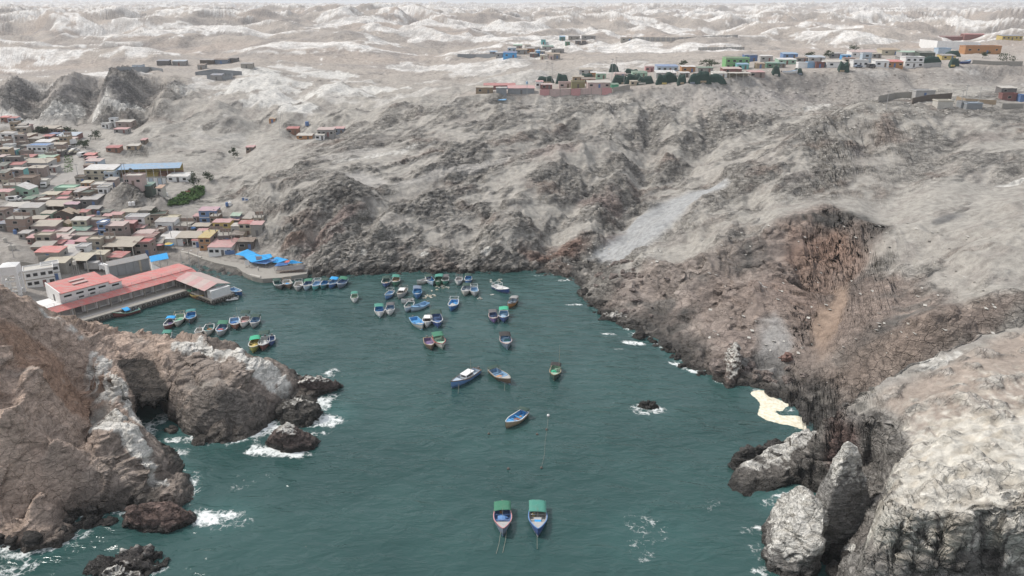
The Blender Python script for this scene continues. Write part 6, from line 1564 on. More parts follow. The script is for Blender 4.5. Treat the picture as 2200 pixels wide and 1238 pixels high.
Fh(1120, 198, 170, 2.8, 'white', 'palepink', place=' long, on the back row', nw=4); Fh(1300, 184, 120, 3.0, 'cream', 'tan', place=' on the back row'); Fh(1440, 194, 130, 2.4, 'lightgrey', 'mint', place=' on the back row'); Fh(1545, 198, 100, 2.4, 'darkgreen', 'darkgreen', place=' on the back row', nw=0)
Fh(280, 350, 150, 3.0, 'beige', 'offwhite', 'open', place=' at the plateau edge', depth=4); Fh(395, 335, 110, 2.5, 'mauve brick', 'pink', place=' at the plateau edge'); Fh(140, 342, 90, 2.6, 'white', 'white', place=' at the plateau edge'); Fh(230, 308, 130, 2.2, 'maroon', 'palepink', place=' behind the porch house')
Fh(1020, 240, 70, 2.6, 'beige', 'maroon', place=' mid-row'); Fh(800, 230, 110, 2.4, 'lightgrey', 'paleblue', place=' mid-row'); Fh(700, 232, 70, 2.2, 'grey', 'brown', place=' mid-row'); Fh(930, 205, 90, 2.6, 'grey', 'lightgrey', place=' on the back row'); Fh(560, 270, 60, 2.2, 'grey', 'teal', place=' on the front row'); Fh(1205, 205, 60, 2.4, 'grey', 'beige', place=' on the back row'); Fh(1690, 215, 90, 2.2, 'yellow', 'grey', place=' near the boat park'); Fh(1000, 215, 60, 2.4, 'brightblue', 'skyblue', place=' on the back row')
Fh(1660, 176, 80, 3.0, 'paleblue', 'skyblue', 'flat', place=' below the long white wall', nw=0); Fh(1920, 175, 225, 4.2, 'orange', 'peach', 'flat', st=1, nw=4, place=' wide, by the long white wall', depth=7); Fh(1725, 86, 145, 3.4, 'maroon', 'maroon', place=' long, on the far rise', nw=0, over=.2); Fh(1872, 70, 140, 3.4, 'maroon', 'red', place=' long, on the far rise', nw=0); Fh(2120, 84, 125, 3.0, 'yellow', 'slate', place=' on the far rise', nw=5)
Rh_ = dict(group='huts on the bare hilltop')
house('F', 1665, 543, 100, 2.6, 'offwhite', 'cream', 'flat', place=' on the bare hilltop', nw=0, **Rh_); house('F', 1790, 543, 32, 2.2, 'steel', 'lightgrey', 'flat', place=' small, beside the cream box hut', nw=0, **Rh_); house('F', 1862, 552, 100, 2.2, 'steel', 'paleblue', 'flat', place=' on the bare hilltop', nw=0, **Rh_)
house('F', 2097, 492, 90, 2.6, 'maroon', 'maroon', 'flat', label='dark red container cabin with a white square window', kind='cabin', nw=1, depth=2.8, door=False, **Rh_); house('F', 2095, 446, 95, 2.4, 'darkgrey', 'offwhite', place=' on the bare hilltop', **Rh_); house('F', 2190, 500, 30, 2.4, 'blue', 'blue', 'flat', place=' beside the red cabin', nw=0, **Rh_); house('F', 1530, 472, 125, 2.6, 'lightgrey', 'lightgrey', 'flat', place=' at the end of the long grey wall', nw=1, **Rh_)
# far hamlet on the uplands
Fr = dict(group='hamlet on the uplands', depth=6, side_win=False)
for (x, y, w, h, a_, b_) in [(410, 230, 110, 3.6, 'brightblue', 'blue'), (340, 228, 80, 3.2, 'grey', 'lightgrey'), (425, 185, 70, 3.2, 'paleblue', 'white'), (500, 202, 90, 3.2, 'grey', 'tan'), (565, 192, 70, 3.2, 'orange', 'grey'), (640, 212, 80, 3, 'concrete', 'lightgrey'), (700, 172, 90, 3, 'grey', 'tealgreen'), (745, 235, 100, 3.2, 'concrete', 'tan'), (775, 195, 100, 3, 'grey', 'grey'), (665, 128, 36, 3.6, 'aqua', 'teal'), (810, 98, 46, 3.6, 'teal', 'skyblue'), (850, 135, 36, 3, 'green', 'lightgrey'), (930, 128, 44, 3, 'darkgrey', 'grey'), (975, 128, 30, 3, 'darkgrey', 'brown'), (658, 242, 36, 3, 'cream', 'offwhite'), (725, 243, 36, 3, 'palepink', 'palewood'), (285, 212, 60, 2.8, 'steel', 'skyblue'), (470, 165, 70, 3, 'concrete', 'mint'), (545, 160, 50, 3, 'offwhite', 'beige'), (610, 178, 70, 3, 'concrete', 'grey'), (900, 92, 90, 3, 'concrete', 'grey'), (1010, 88, 110, 3, 'grey', 'concrete'), (625, 215, 30, 3.4, 'brightblue', 'skyblue'), (1300, 105, 90, 3, 'concrete', 'brown'), (590, 225, 60, 2.6, 'darkgrey', 'grey')]:
    house('E', x, y, w, h, a_, b_, place=' in the far hamlet', nw=2 if w > 60 else 1, **Fr)
for i, (x, y, w) in enumerate([(700, 282, 50), (770, 283, 56), (890, 278, 60), (950, 276, 60), (1000, 270, 40), (865, 300, 30), (1060, 295, 50), (590, 300, 40), (930, 345, 50)]):
    house('G', x, y, w, 3, ['darkgrey', 'grey', 'darkbrown', 'slate', 'darkgrey', 'grey', 'concrete', 'paleblue', 'grey'][i], ['slate', 'paleblue', 'grey', 'brown', 'darkgrey', 'brown', 'grey', 'grey', 'slate'][i], place=' on the sandy shelf above the town', nw=1, depth=5, group='huts on the sandy shelf')

# the rest of the crowded town: plain, dusty brick and plaster houses between the ones above
rr = random.Random(21)
ROADPX = [crop('C', *q) for q in [(1240, 215), (1180, 330), (1040, 440), (950, 540), (860, 640), (800, 720), (600, 880), (480, 1060), (330, 1180), (150, 1235)]] + [(0, 445), (60, 440), (110, 430), (150, 400), (165, 340)]
def fillers(n, poly, hmax, place, wmin=3.5, wmax=7.0):
    us = [p[0] for p in poly]; vs_ = [p[1] for p in poly]; done = tries = 0
    while done < n and tries < 1500:
        tries += 1
        u, v = rr.uniform(min(us), max(us)), rr.uniform(min(vs_), max(vs_))
        c = False
        for (a, b), (d, e_) in zip(poly, poly[1:] + poly[:1]):
            if (b > v) != (e_ > v) and u < (d - a) * (v - b) / (e_ - b) + a: c = not c
        if not c: continue
        if any(seg_d(np.array([u]), np.array([v]), a_, b_)[0] < 9 for a_, b_ in zip(ROADPX[:-1], ROADPX[1:])): continue
        p = hitg(u, v)
        if any(math.hypot(p[0] - h_[0].location.x, p[1] - h_[0].location.y) < 5.0 for h_ in HOUSES): continue
        dist = math.hypot(p[0], p[1], 70); w = rr.uniform(wmin, wmax) * FPX / dist * 1.12
        two = rr.random() < .25
        house('0', u, v, w, rr.uniform(4.2, 5) if two else rr.uniform(2.2, 3.0), rr.choice(['mauve brick', 'brick', 'mauve brick', 'brick', 'concrete', 'white', 'offwhite', 'beige', 'paleblue', 'tan', 'brown', 'darkgrey']), rr.choice(['concrete', 'concrete', 'lightgrey', 'grey', 'offwhite', 'offwhite', 'brown', 'red', 'pink', 'darkgreen']), rr.choice(['shed', 'shed', 'flat', 'raw', 'flat']), place=place, st=2 if two else 1, nw=2, depth=rr.uniform(3.5, 6.5), yaw=rr.uniform(-8, 14))
        done += 1
fillers(46, [(0, 470), (60, 445), (180, 440), (330, 470), (420, 495), (400, 520), (330, 545), (230, 575), (90, 575), (80, 520), (0, 500)], 3, ' filling the lower town')
fillers(26, [(0, 290), (60, 280), (150, 300), (130, 340), (95, 400), (0, 440)], 3, ' filling the valley head')
fillers(10, [(150, 395), (250, 392), (210, 440), (100, 440)], 3, ' by the street fork', 3, 5)
fillers(18, [(400, 500), (560, 480), (560, 515), (420, 535)], 3, ' under the quay cliff', 3, 5)
# ------------------------------------------------------------------ fishing pier
Pa = Vector(atz(139, 702, 1.6)); e1 = Vector((.62, .784, 0)).normalized(); e2 = Vector((-e1.y, e1.x, 0))
PYAW = math.atan2(e1.y, e1.x)
def prt(name, cat, label, group=None):
    r = empty(name, (Pa.x, Pa.y, 0), PYAW); return tag(r, label, cat, group)
pier = empty('pier', (Pa.x, Pa.y, 0), PYAW); pier['kind'] = 'structure'
MB().prism([(-9, 0), (35, 0), (35, 6.98), (-9, 6.98)], .55, 1.6).build('deck', M_('concrete'), pier)
MB().prism([(-9, .25), (35, .25), (35, 26), (-9, 26)], -3, .55).build('quay_wall', M_('darkgrey'), pier)
MB().prism([(-9, 7), (42.6, 7), (42.6, 26), (-9, 26)], .55, 1.58).build('yard', M_('concrete'), pier)
MB().prism([(35.01, -13), (42.6, -13), (42.6, 6.98), (35.01, 6.98)], .6, 1.6).build('arm_deck', M_('concrete'), pier)
for s in (35.6, 38.8, 42.0):
    for t in (-12.4, -9.6, -6.8, -4, -1.2, 2.0): MB().bar((s, t, -3), (s, t, .6), .3, 7).build('pile', M_('darkgrey'), pier)
MB().box(-9, 35, 2.4, 3.2, 1.603, 1.66).build('kerb', M_('lightgrey'), pier)
MB().box(-9, 35, -.02, .3, 1.603, 1.75).build('edge_beam', M_('concrete'), pier)
def tyre(s, t, along):
    m = MB(); n = 10
    for i in range(n):
        a0, a1 = 2 * math.pi * i / n, 2 * math.pi * (i + 1) / n
        f = (lambda a: (s + .42 * math.cos(a), t, .95 + .42 * math.sin(a))) if along else (lambda a: (s, t + .42 * math.cos(a), .95 + .42 * math.sin(a)))
        m.bar(f(a0), f(a1), .16, 5)
    o = m.build('tyre', M_('tyre'), None, True); o.location = (Pa.x, Pa.y, 0); o.rotation_euler = (0, 0, PYAW)
    tag(o, 'black tyre hung as a fender on the pier edge', 'tyre', 'tyre fenders on the pier')
for i in range(26): tyre(-4 + i * 1.5, -.14, True)
for i in range(9): tyre(34.86, -1 - i * 1.35, False)
for i in range(6): tyre(35.6 + i * 1.3, -13.15, True)
fish = prt('fish_market', 'market building', 'long white fish landing hall with a red awning along the pier')
def part(name, m, mat, root=fish, smooth=False): return m.build(name, mat, root, smooth)
part('wall', MB().box(-6, 41.5, 7.05, 14.95, 1.0, 5.3), M_('white'))
part('terrace', MB().box(19.9, 41.6, 7.02, 15.05, 5.303, 5.5), M_('salmon', 'tin'))
part('terrace', MB().box(-6, 3.2, 7.02, 12, 5.303, 5.45), M_('white'))
for i in range(13):
    s0 = -4 + i * 3.52
    part('awning_panel', MB().sheet([[(s0, 4.5, 4.35), (s0 + 3.49, 4.5, 4.35)], [(s0, 7.0, 5.35), (s0 + 3.49, 7.0, 5.35)]], .07), M_('salmon', 'tin'))
for i in range(13):
    s = 1.8 + i * 3.3
    part('column', MB().box(s - .16, s + .16, 5.2, 5.5, 1.6, 4.55), M_('concrete'))
    part('pilaster', MB().box(s - .2, s + .2, 6.75, 7.05, 1.6, 4.9), M_('white'))
    if i in (1, 11): part('door', MB().box(s + .7, s + 2.6, 6.98, 7.06, 1.6, 4.0), M_('darkgrey'))
    else: part('bay', MB().box(s + .45, s + 2.85, 6.99, 7.06, 1.9, 4.1), M_('lightgrey'))
    if i % 3 == 1: part('bench', MB().box(s + .6, s + 2.4, 6.2, 6.8, 1.6, 2.1), M_('grey'))
part('hall_floor', MB().box(3.2, 16.2, 7.3, 15.5, 5.46, 8.1), M_('white'))
part('hall_roof', MB().prism([(3.0, 7.15), (16.4, 7.15), (16.4, 15.7), (3.0, 15.7)], [8.12, 8.12, 9.2, 9.2], [8.3, 8.3, 9.4, 9.4]), M_('salmon', 'tin'))
part('parapet', MB().prism([(2.9, 7.2), (3.2, 7.2), (3.2, 15.7), (2.9, 15.7)], 5.46, [8.6, 8.6, 9.75, 9.75]), M_('white'))
part('hall_gable', MB().prism([(3.25, 15.3), (16.2, 15.3), (16.2, 15.6), (3.25, 15.6)], 8.1, 9.15), M_('white'))
part('annex', MB().box(16.25, 19.8, 7.3, 14, 5.51, 7.4), M_('white'))
part('annex_roof', MB().prism([(16.42, 7.15), (20, 7.15), (20, 14.2), (16.42, 14.2)], [7.42, 7.42, 7.9, 7.9], [7.56, 7.56, 8.05, 8.05]), M_('salmon', 'tin'))
for s, z in ((5.0, 7.2), (8.2, 7.2), (11.4, 7.2), (14.3, 7.2), (8.4, 6.0), (11.5, 6.1)):
    part('window', MB().box(s - 1.0 if z > 7 else s - .7, s + 1.0 if z > 7 else s + .7, 7.24, 7.32, z - .25, z + .25), m_glass)
part('window', MB().box(17.0, 19.0, 7.24, 7.32, 6.5, 7.0), m_glass)
part('doorway', MB().box(2.86, 2.92, 10.5, 11.5, 5.46, 7.4), M_('darkgrey'))
for t in (10.2, 12.4): part('skylight', MB().prism([(8, t), (12, t), (12, t + 1.0), (8, t + 1.0)], [8.45 + (t - 7) * .127] * 4, [8.62 + (t - 7) * .127] * 4), M_('palepink'))
for i in range(16): part('rail_post', MB().bar((-5 + i * 3.05, 7.1, 5.4), (-5 + i * 3.05, 7.1, 6.2), .045, 4), M_('lightgrey'))
for z in (5.8, 6.18): part('rail', MB().bar((-5, 7.1, z), (41, 7.1, z), .035, 4), M_('lightgrey'))
b2 = prt('office_block', 'office', 'low red-roofed office block tucked behind the long fish hall')
part('wall', MB().box(6, 17, 16, 24, 1.0, 5.2), M_('white'), b2)
part('roof', MB().prism([(5.7, 15.75), (13, 15.75), (13, 24.3), (5.7, 24.3)], [5.22, 5.22, 6.0, 6.0], [5.4, 5.4, 6.2, 6.2]), M_('salmon', 'tin'), b2)
part('roof', MB().prism([(13.02, 15.75), (17.3, 15.75), (17.3, 24.3), (13.02, 24.3)], [5.22, 5.22, 6.0, 6.0], [5.4, 5.4, 6.2, 6.2]), M_('white', 'tin'), b2)
for i in range(3): part('window', MB().box(5.94, 6.02, 17 + i * 2.3, 18.4 + i * 2.3, 3, 4.2), m_glass, b2)
sh = prt('pier_shelter', 'shelter', 'open shelter with a faded pink gabled roof on the pier arm')
for i in range(5):
    a0, a1 = 5.2 - i * 3.3, 5.2 - (i + 1) * 3.3 + .03
    part('roof_panel', MB().sheet([[(34.3, a0, 4.3), (34.3, a1, 4.3)], [(38.6, a0, 5.5), (38.6, a1, 5.5)]][::-1], .07), M_('palepink' if i % 2 else 'pink', 'tin'), sh)
    part('roof_panel', MB().sheet([[(42.9, a0, 4.3), (42.9, a1, 4.3)], [(38.62, a0, 5.5), (38.62, a1, 5.5)]], .07), M_('palepink', 'tin'), sh)
for t in (4.6, 1.2, -2.2, -5.6, -9.4):
    for s in (35.4, 42.0): part('column', MB().bar((s, t, 1.6), (s, t, 4.4), .1, 6), M_('lightgrey'), sh)
part('end_wall', MB().prism([(35.6, -12.4), (41.8, -12.4), (41.8, -10.2), (35.6, -10.2)], 1.6, 4.1), M_('white'), sh)
# lamp masts behind the hall
for i, (u, v) in enumerate([(389, 590), (407, 592), (427, 596)]):
    p = atz(u, v, 1.6); r = empty('lamp_post', (p[0] - 1, p[1] + 4, 1.6))
    MB().bar((0, 0, 0), (0, 0, 7.0), .12, 6, .07).build('pole', M_('lightgrey'), r); MB().bar((0, 0, 7), (.9, -.3, 7.2), .05, 4).build('arm', M_('lightgrey'), r); MB().box(.8, 1.3, -.45, -.2, 7.1, 7.25).build('lamp', M_('white'), r)
    tag(r, ['grey lamp post behind the long red terrace', 'lamp post in the middle of the three behind the fish hall', 'lamp post at the shelter end of the fish hall'][i], 'lamp post', 'lamp posts behind the fish hall')
# water tower
tw = empty('water_tower', (*atz(36, 640, 1.6)[:2], 1.0), .28)
for sx in (-1, 1):
    for sy in (-1, 1): MB().prism([(sx * 1.75 + a * .4, sy * 1.75 + b * .4) for a, b in ((-1, -1), (1, -1), (1, 1), (-1, 1))], 0, 8.2).build('leg', M_('white'), tw)
for z in (3.0, 6.0):
    for s in (1, -1):
        MB().box(-1.35, 1.35, s * 1.75 - .2, s * 1.75 + .2, z, z + .35).build('beam', M_('white'), tw); MB().box(s * 1.75 - .2, s * 1.75 + .2, -1.35, 1.35, z, z + .35).build('beam', M_('white'), tw)
MB().box(-2.18, 2.18, -2.18, 2.18, 8.2, 10.7).build('tank', M_('white'), tw)
MB().add([(-2.3, -2.3, 10.7), (2.3, -2.3, 10.7), (2.3, 2.3, 10.7), (-2.3, 2.3, 10.7), (0, 0, 11.6)], [(3, 2, 1, 0), (0, 1, 4), (1, 2, 4), (2, 3, 4), (3, 0, 4)]).build('tank_roof', M_('white'), tw)
tag(tw, 'white concrete water tower on four legs behind the headland', 'water tower')
# steel gates of the boatyard
g0 = Vector((*atz(236, 592, 2.0)[:2], 1.6)); g1 = Vector((*atz(322, 573, 2.0)[:2], 1.6)); gd = (g1 - g0); GL = gd.length
gt = empty('boatyard_shed', g0, math.atan2(gd.y, gd.x)); pn = 5
for i in range(pn): MB().box(GL * i / pn + .04, GL * (i + 1) / pn - .04 if i != 3 else GL * (i + .7) / pn, 0, .12, -.6, 3.4).build('panel', M_('steel'), gt)
MB().box(GL * 3.72 / pn, GL * 3.98 / pn, -.05, .2, -.6, 3.4).build('pier', M_('beige'), gt)
MB().sheet([[(0, -.3, 3.45), (GL / 2, -.3, 3.4), (GL, -.3, 3.45)], [(0, 1.6, 4.6), (GL / 2, 1.6, 4.55), (GL, 1.6, 4.6)]], .1).build('roof', M_('lightgrey', 'tin'), gt)
MB().box(-.5, 0, -.2, 2, -.6, 4.0).build('side_wall', M_('white'), gt); MB().box(0, GL, 1.7, 2, -.6, 4.4).build('back_wall', M_('grey'), gt)
tag(gt, 'boatyard front of grey steel panels under a scalloped grey roof', 'shed')
# blue-roofed gate by the slipway
p = atz(347, 590, 1.6); sl = empty('slipway_gate', (p[0] - 1.5, p[1] + 3, 1.2), .55)
MB().sheet([[(-2.6, -1.2, 4.4), (2.8, -1.0, 4.6)], [(-2.4, 2.6, 5.2), (3.0, 2.8, 5.5)]], .06).build('awning', M_('brightblue', 'cloth'), sl)
MB().box(-2.4, -2.0, -.9, 2.4, -.8, 4.4).build('wall', M_('white'), sl); MB().prism([(-2, -.9), (2.0, -3.4), (2.2, -3.1), (-1.8, -.6)], -.8, [3.2, .4, .4, 3.2]).build('ramp_wall', M_('white'), sl)
for x in (.4, 2.6): MB().bar((x, 2.4, -.8), (x, 2.4, 5.2), .07, 5).build('post', M_('lightgrey'), sl)
tag(sl, 'white gate wall with a bright blue awning by the slipway', 'gate')
# far quay
qp = [crop('B', *q) for q in [(455, 618), (560, 612), (700, 640), (840, 690), (1000, 740), (1260, 795), (1330, 850), (1440, 905), (1560, 930), (1800, 915), (2085, 868), (2110, 800), (1900, 740), (1500, 640), (1200, 610), (900, 590), (600, 560), (430, 580)]]
quay = empty('quay', (0, 0, 0)); quay['kind'] = 'structure'
MB().prism([atz(u, v, 1.45)[:2] for u, v in qp][::-1][::-1], -3, 1.45).build('quay_deck', M_('concrete'), quay)
m = MB(); w_ = [atz(*crop('B', *q), 1.45) for q in [(460, 612), (560, 606), (700, 634), (840, 684)]]
for a, b in zip(w_[:-1], w_[1:]): m.bar((a[0], a[1], 1.6), (b[0], b[1], 1.6), .32, 6)
m.build('quay_parapet', M_('offwhite'), quay)
m = MB(); w_ = [atz(*crop('B', *q), 1.45) for q in [(1420, 888), (1540, 915)]]
m.bar((w_[0][0], w_[0][1], 1.5), (w_[1][0], w_[1][1], 1.5), .42, 6); m.build('quay_kerb', M_('offwhite'), quay)
# market awnings
def awn(pts, z, c, label, post=True, name='market_awning'):
    """four corners (B crop, on plan at height z) front-left, front-right, back-right, back-left"""
    q = [Vector(atz(*crop('B', *p), zz_)) for p, zz_ in zip(pts, z)]
    o = sum(q, Vector()) / 4; r = empty(name, (o.x, o.y, 1.45)); q = [p - Vector((o.x, o.y, 1.45)) for p in q]
    n = 7; g = []
    for i in range(n):
        a = i / (n - 1); g.append([tuple(q[0].lerp(q[1], j / (n - 1)).lerp(q[3].lerp(q[2], j / (n - 1)), a) - Vector((0, 0, .45 * math.sin(math.pi * a) * math.sin(math.pi * j / (n - 1)) + R_.uniform(0, .10)))) for j in range(n)])
    MB().sheet(g, .05).build('sheet', M_(c, 'cloth'), r, True)
    if post:
        for p in q: MB().bar((p.x, p.y, 0), tuple(p), .07, 5).build('post', M_('grey'), r)
    tag(r, label, 'awning', 'market awnings on the quay')
awn([(1235, 640), (1360, 665), (1490, 625), (1385, 578)], [3.6, 3.4, 4.4, 4.8], 'brightblue', 'bright blue awning with a raised peak, landward end of the market')
awn([(1340, 668), (1430, 735), (1660, 690), (1480, 628)], [3.3, 3.2, 4.3, 4.5], 'brightblue', 'wide bright blue awning in the middle of the quay market')
awn([(1480, 655), (1600, 690), (1680, 672), (1660, 632)], [4.2, 4.0, 4.4, 4.7], 'brightblue', 'small blue sheet stretched above the wide market awning')
awn([(1430, 738), (1600, 752), (1740, 700), (1600, 695)], [3.1, 3.0, 3.7, 3.9], 'cornflower', 'darker blue low awning along the market front')
awn([(1610, 722), (1740, 740), (1870, 700), (1730, 668)], [3.2, 3.2, 3.9, 4.1], 'brightblue', 'blue awning with a slack edge towards the seaward market end')
awn([(1700, 780), (1860, 765), (1870, 735), (1740, 740)], [3.0, 3.0, 3.4, 3.4], 'blue', 'deep blue strip of awning over the dark stalls')
awn([(1860, 752), (2045, 738), (1910, 706), (1880, 720)], [3.2, 3.2, 4.1, 3.9], 'brightblue', 'pointed blue awning at the seaward market end')
awn([(1820, 738), (1880, 742), (1900, 715), (1850, 712)], [3.4, 3.4, 3.8, 3.8], 'salmon', 'small salmon sheet between two blue awnings')
awn([(1720, 830), (2060, 815), (2070, 760), (1740, 790)], [2.5, 2.5, 2.9, 2.9], 'darkgrey', 'dark net shade over the last stalls on the quay')
p = [Vector(atz(*crop('B', *q), 1.45)) for q in [(1735, 868), (2070, 850)]]
d = p[1] - p[0]; r = empty('railing', p[0], math.atan2(d.y, d.x)); L_ = d.length
for i in range(9): MB().bar((L_ * i / 8, 0, 0), (L_ * i / 8, 0, .95), .04, 4).build('post', M_('rust'), r)
for z in (.3, .6, .92): MB().bar((0, 0, z), (L_, 0, z), .04, 4).build('rail', M_('rust'), r)
tag(r, 'rust-brown railing in front of the last market stalls', 'railing')
def board(k, x, y, w, h, z, c, label, yaw=0, zb=1.45):
    p = atz(*crop(k, x, y), zb); r = empty('sign_board', (p[0], p[1], zb), yaw)
    MB().box(-w / 2, w / 2, -.04, .04, z, z + h).build('board', M_(c), r)
    for s in (-1, 1): MB().bar((s * w * .4, .06, 0), (s * w * .4, .06, z + h * .8), .05, 4).build('post', M_('grey'), r)
    tag(r, label, 'sign'); return r
board('B', 1185, 690, 3.2, 1.4, 1.4, 'blue', 'blue banner board at the landward end of the market', .1)
board('B', 1388, 800, 1.4, 1.6, 1.0, 'white', 'white upright board on the quay edge', .2)
board('B', 1530, 775, 1.9, 1.7, 1.5, 'palepink', 'pale pink poster board hung before the blue awning', .2)
# parasols and a small tent by the beach
def parasol(k, x, y, c, label):
    p = hitg(*crop(k, x, y)); r = empty('parasol', p)
    MB().bar((0, 0, 0), (0, 0, 2.3), .05, 5).build('pole', M_('lightgrey'), r)
    n = 8; vs = [(1.5 * math.cos(2 * math.pi * i / n), 1.5 * math.sin(2 * math.pi * i / n), 1.95) for i in range(n)] + [(0, 0, 2.5), (0, 0, 1.98)]
    MB().add(vs, [(i, (i + 1) % n, n) for i in range(n)] + [((i + 1) % n, i, n + 1) for i in range(n)]).build('cover', M_(c, 'cloth'), r)
    tag(r, label, 'parasol')
parasol('B', 460, 580, 'yellow', 'yellow parasol at the head of the beach'); parasol('B', 355, 590, 'pink', 'pink parasol beside the beach, landward of the yellow one')
p = hitg(*crop('B', 470, 588)); r = empty('tent', p); MB().box(-1.2, 1.2, -1, 1, 1.7, 2.0).build('cover', M_('brightblue', 'cloth'), r)
for sx in (-1.1, 1.1):
    for sy in (-.9, .9): MB().bar((sx, sy, 0), (sx, sy, 1.7), .05, 4).build('post', M_('grey'), r)
tag(r, 'small bright blue stall under the yellow parasol', 'stall')
# sports court stand by the school
a_ = Vector(hitg(*crop('D', 670, 345))); b_ = Vector(hitg(*crop('D', 1680, 300))); d = b_ - a_; L_ = d.length
z0 = max(a_.z, b_.z); gs = empty('grandstand', (a_.x, a_.y, z0), math.atan2(d.y, d.x))
MB().sheet([[(0, -1.0, 4.3), (L_, -1.0, 4.3)], [(0, 5.0, 5.6), (L_, 5.0, 5.6)]], .1).build('roof', M_('skyblue', 'tin'), gs)
MB().box(0, L_, 4.6, 4.8, -3, 5.2).build('back_wall', M_('yellow'), gs)
for i in range(3):
    for (s0, s1, c) in ((0, .40, 'rust'), (.405, .62, 'yellow'), (.625, 1, 'rust')):
        MB().box(L_ * s0, L_ * s1, 1.2 + i * 1.0, 4.58, .5 + i * .55, .5 + (i + 1) * .55 - .01).build('tier', M_(c), gs)
MB().box(0, L_, .4, 4.5, -3, .49).build('base', M_('offwhite'), gs)
for i in range(9): MB().bar((L_ * (i + .3) / 9.2, -.4, -2), (L_ * (i + .3) / 9.2, -.4, 4.4), .09, 5).build('post', M_('white'), gs)
tag(gs, 'long grandstand with a sky-blue roof and rust and yellow tiers beside the school', 'grandstand')
def wall(k, pts, h, c, label, t=.25, group=None, bays=0, bay_c=None, name='yard_wall'):
    q = [Vector(hitg(*crop(k, *p))) for p in pts]; o = q[0]; r = empty(name, o)
    for a, b in zip(q[:-1], q[1:]):
        d = (b - a); n = Vector((-d.y, d.x, 0)).normalized() * t; a2, b2 = a - o, b - o
        nb = max(1, bays or int(d.length / 6) or 1)
        for i in range(nb):
            p0, p1 = a2.lerp(b2, i / nb), a2.lerp(b2, (i + 1) / nb - .004)
            m = MB(); lo = -1.5
            m.add([(p0.x, p0.y, p0.z + lo), (p1.x, p1.y, p1.z + lo), (p1.x + n.x, p1.y + n.y, p1.z + lo), (p0.x + n.x, p0.y + n.y, p0.z + lo), (p0.x, p0.y, p0.z + h), (p1.x, p1.y, p1.z + h), (p1.x + n.x, p1.y + n.y, p1.z + h), (p0.x + n.x, p0.y + n.y, p0.z + h)], [(0, 3, 2, 1), (4, 5, 6, 7), (0, 1, 5, 4), (1, 2, 6, 5), (2, 3, 7, 6), (3, 0, 4, 7)])
            m.build('panel', wallmat(bay_c[i % len(bay_c)] if bay_c else c), r)
            if bays: MB().box(p1.x - .12, p1.x + .12, p1.y - .2, p1.y + .12, p1.z - 1, p1.z + h + .1).build('pillar', M_('concrete'), r)
    tag(r, label, 'wall', group); return r
wall('D', [(870, 400), (1440, 385)], 2.0, 'paleblue', 'pale blue fence wall around the sports court', bays=8, bay_c=['paleblue', 'white'])
wall('E', [(637, 512), (1190, 498)], 2.6, 'palepink', 'pink brick yard wall in bays along the plateau edge', bays=7, bay_c=['pink', 'palepink', 'palepink'])
wall('E', [(1195, 495), (1325, 470)], 2.4, 'concrete', 'grey yard wall running back from the pink one')
wall('F', [(1215, 503), (1330, 480), (1480, 472)], 2.6, 'concrete', 'long grey block wall at the brink of the bare hilltop')
wall('F', [(1445, 515), (1540, 495), (1710, 480)], 2.4, 'darkbrown', 'dark brown board fence on the bare hilltop')
wall('F', [(1740, 492), (1800, 508), (2010, 520)], 1.8, 'tan', 'tan mat fence beside the cream box hut')
wall('F', [(2050, 545), (2195, 545)], 2.0, 'concrete', 'grey block wall below the dark red cabin')
wall('F', [(1000, 262), (1040, 258)], 1.5, 'concrete', 'short grey wall between plateau houses')
wall('F', [(1520, 270), (1640, 262)], 2.2, 'lightgrey', 'grey fence under the dark net shade at the road end')
wall('F', [(1850, 243), (2000, 252), (2190, 252)], 2.0, 'concrete', 'grey wall along the plateau brink past the boat park')
wall('F', [(1490, 120), (1610, 135), (1890, 145)], 4.5, 'white', 'long white wall of the big yard at the back of the plateau')
wall('F', [(1660, 130), (1900, 140)], 3.0, 'paleblue', 'pale inner wall of the big yard at the back of the plateau')
wall('F', [(0, 150), (160, 148), (310, 146)], 2.0, 'offwhite', 'pale pillared wall across the bare rise', bays=16, bay_c=['offwhite', 'lightgrey'])
wall('G', [(2720, 170), (2900, 172), (3170, 160)], 2.0, 'offwhite', 'long low pillared wall of the upland cemetery', bays=16, bay_c=['offwhite', 'lightgrey'])
wall('G', [(470, 308), (560, 304), (645, 302), (700, 310)], 2.2, 'steel', 'ruined dark wall on the sandy shelf above the town')
wall('G', [(840, 325), (920, 312), (1040, 322), (980, 328), (850, 324)], 2.2, 'steel', 'ring of dark block walls on the sandy shelf')
wall('G', [(890, 340), (1000, 342), (1000, 330)], 2.2, 'steel', 'second block enclosure in front of the dark ring')
wall('E', [(10, 222), (150, 225), (300, 222)], 2.2, 'steel', 'grey wall strung out from the far hamlet')
wall('A', [(560, 830), (860, 815), (960, 770)], 2.2, 'concrete', 'bare grey yard wall below the salmon roof')
wall('A', [(300, 870), (620, 920)], 1.4, 'concrete', 'low rubble wall under the rocky mound', name='rubble_wall')
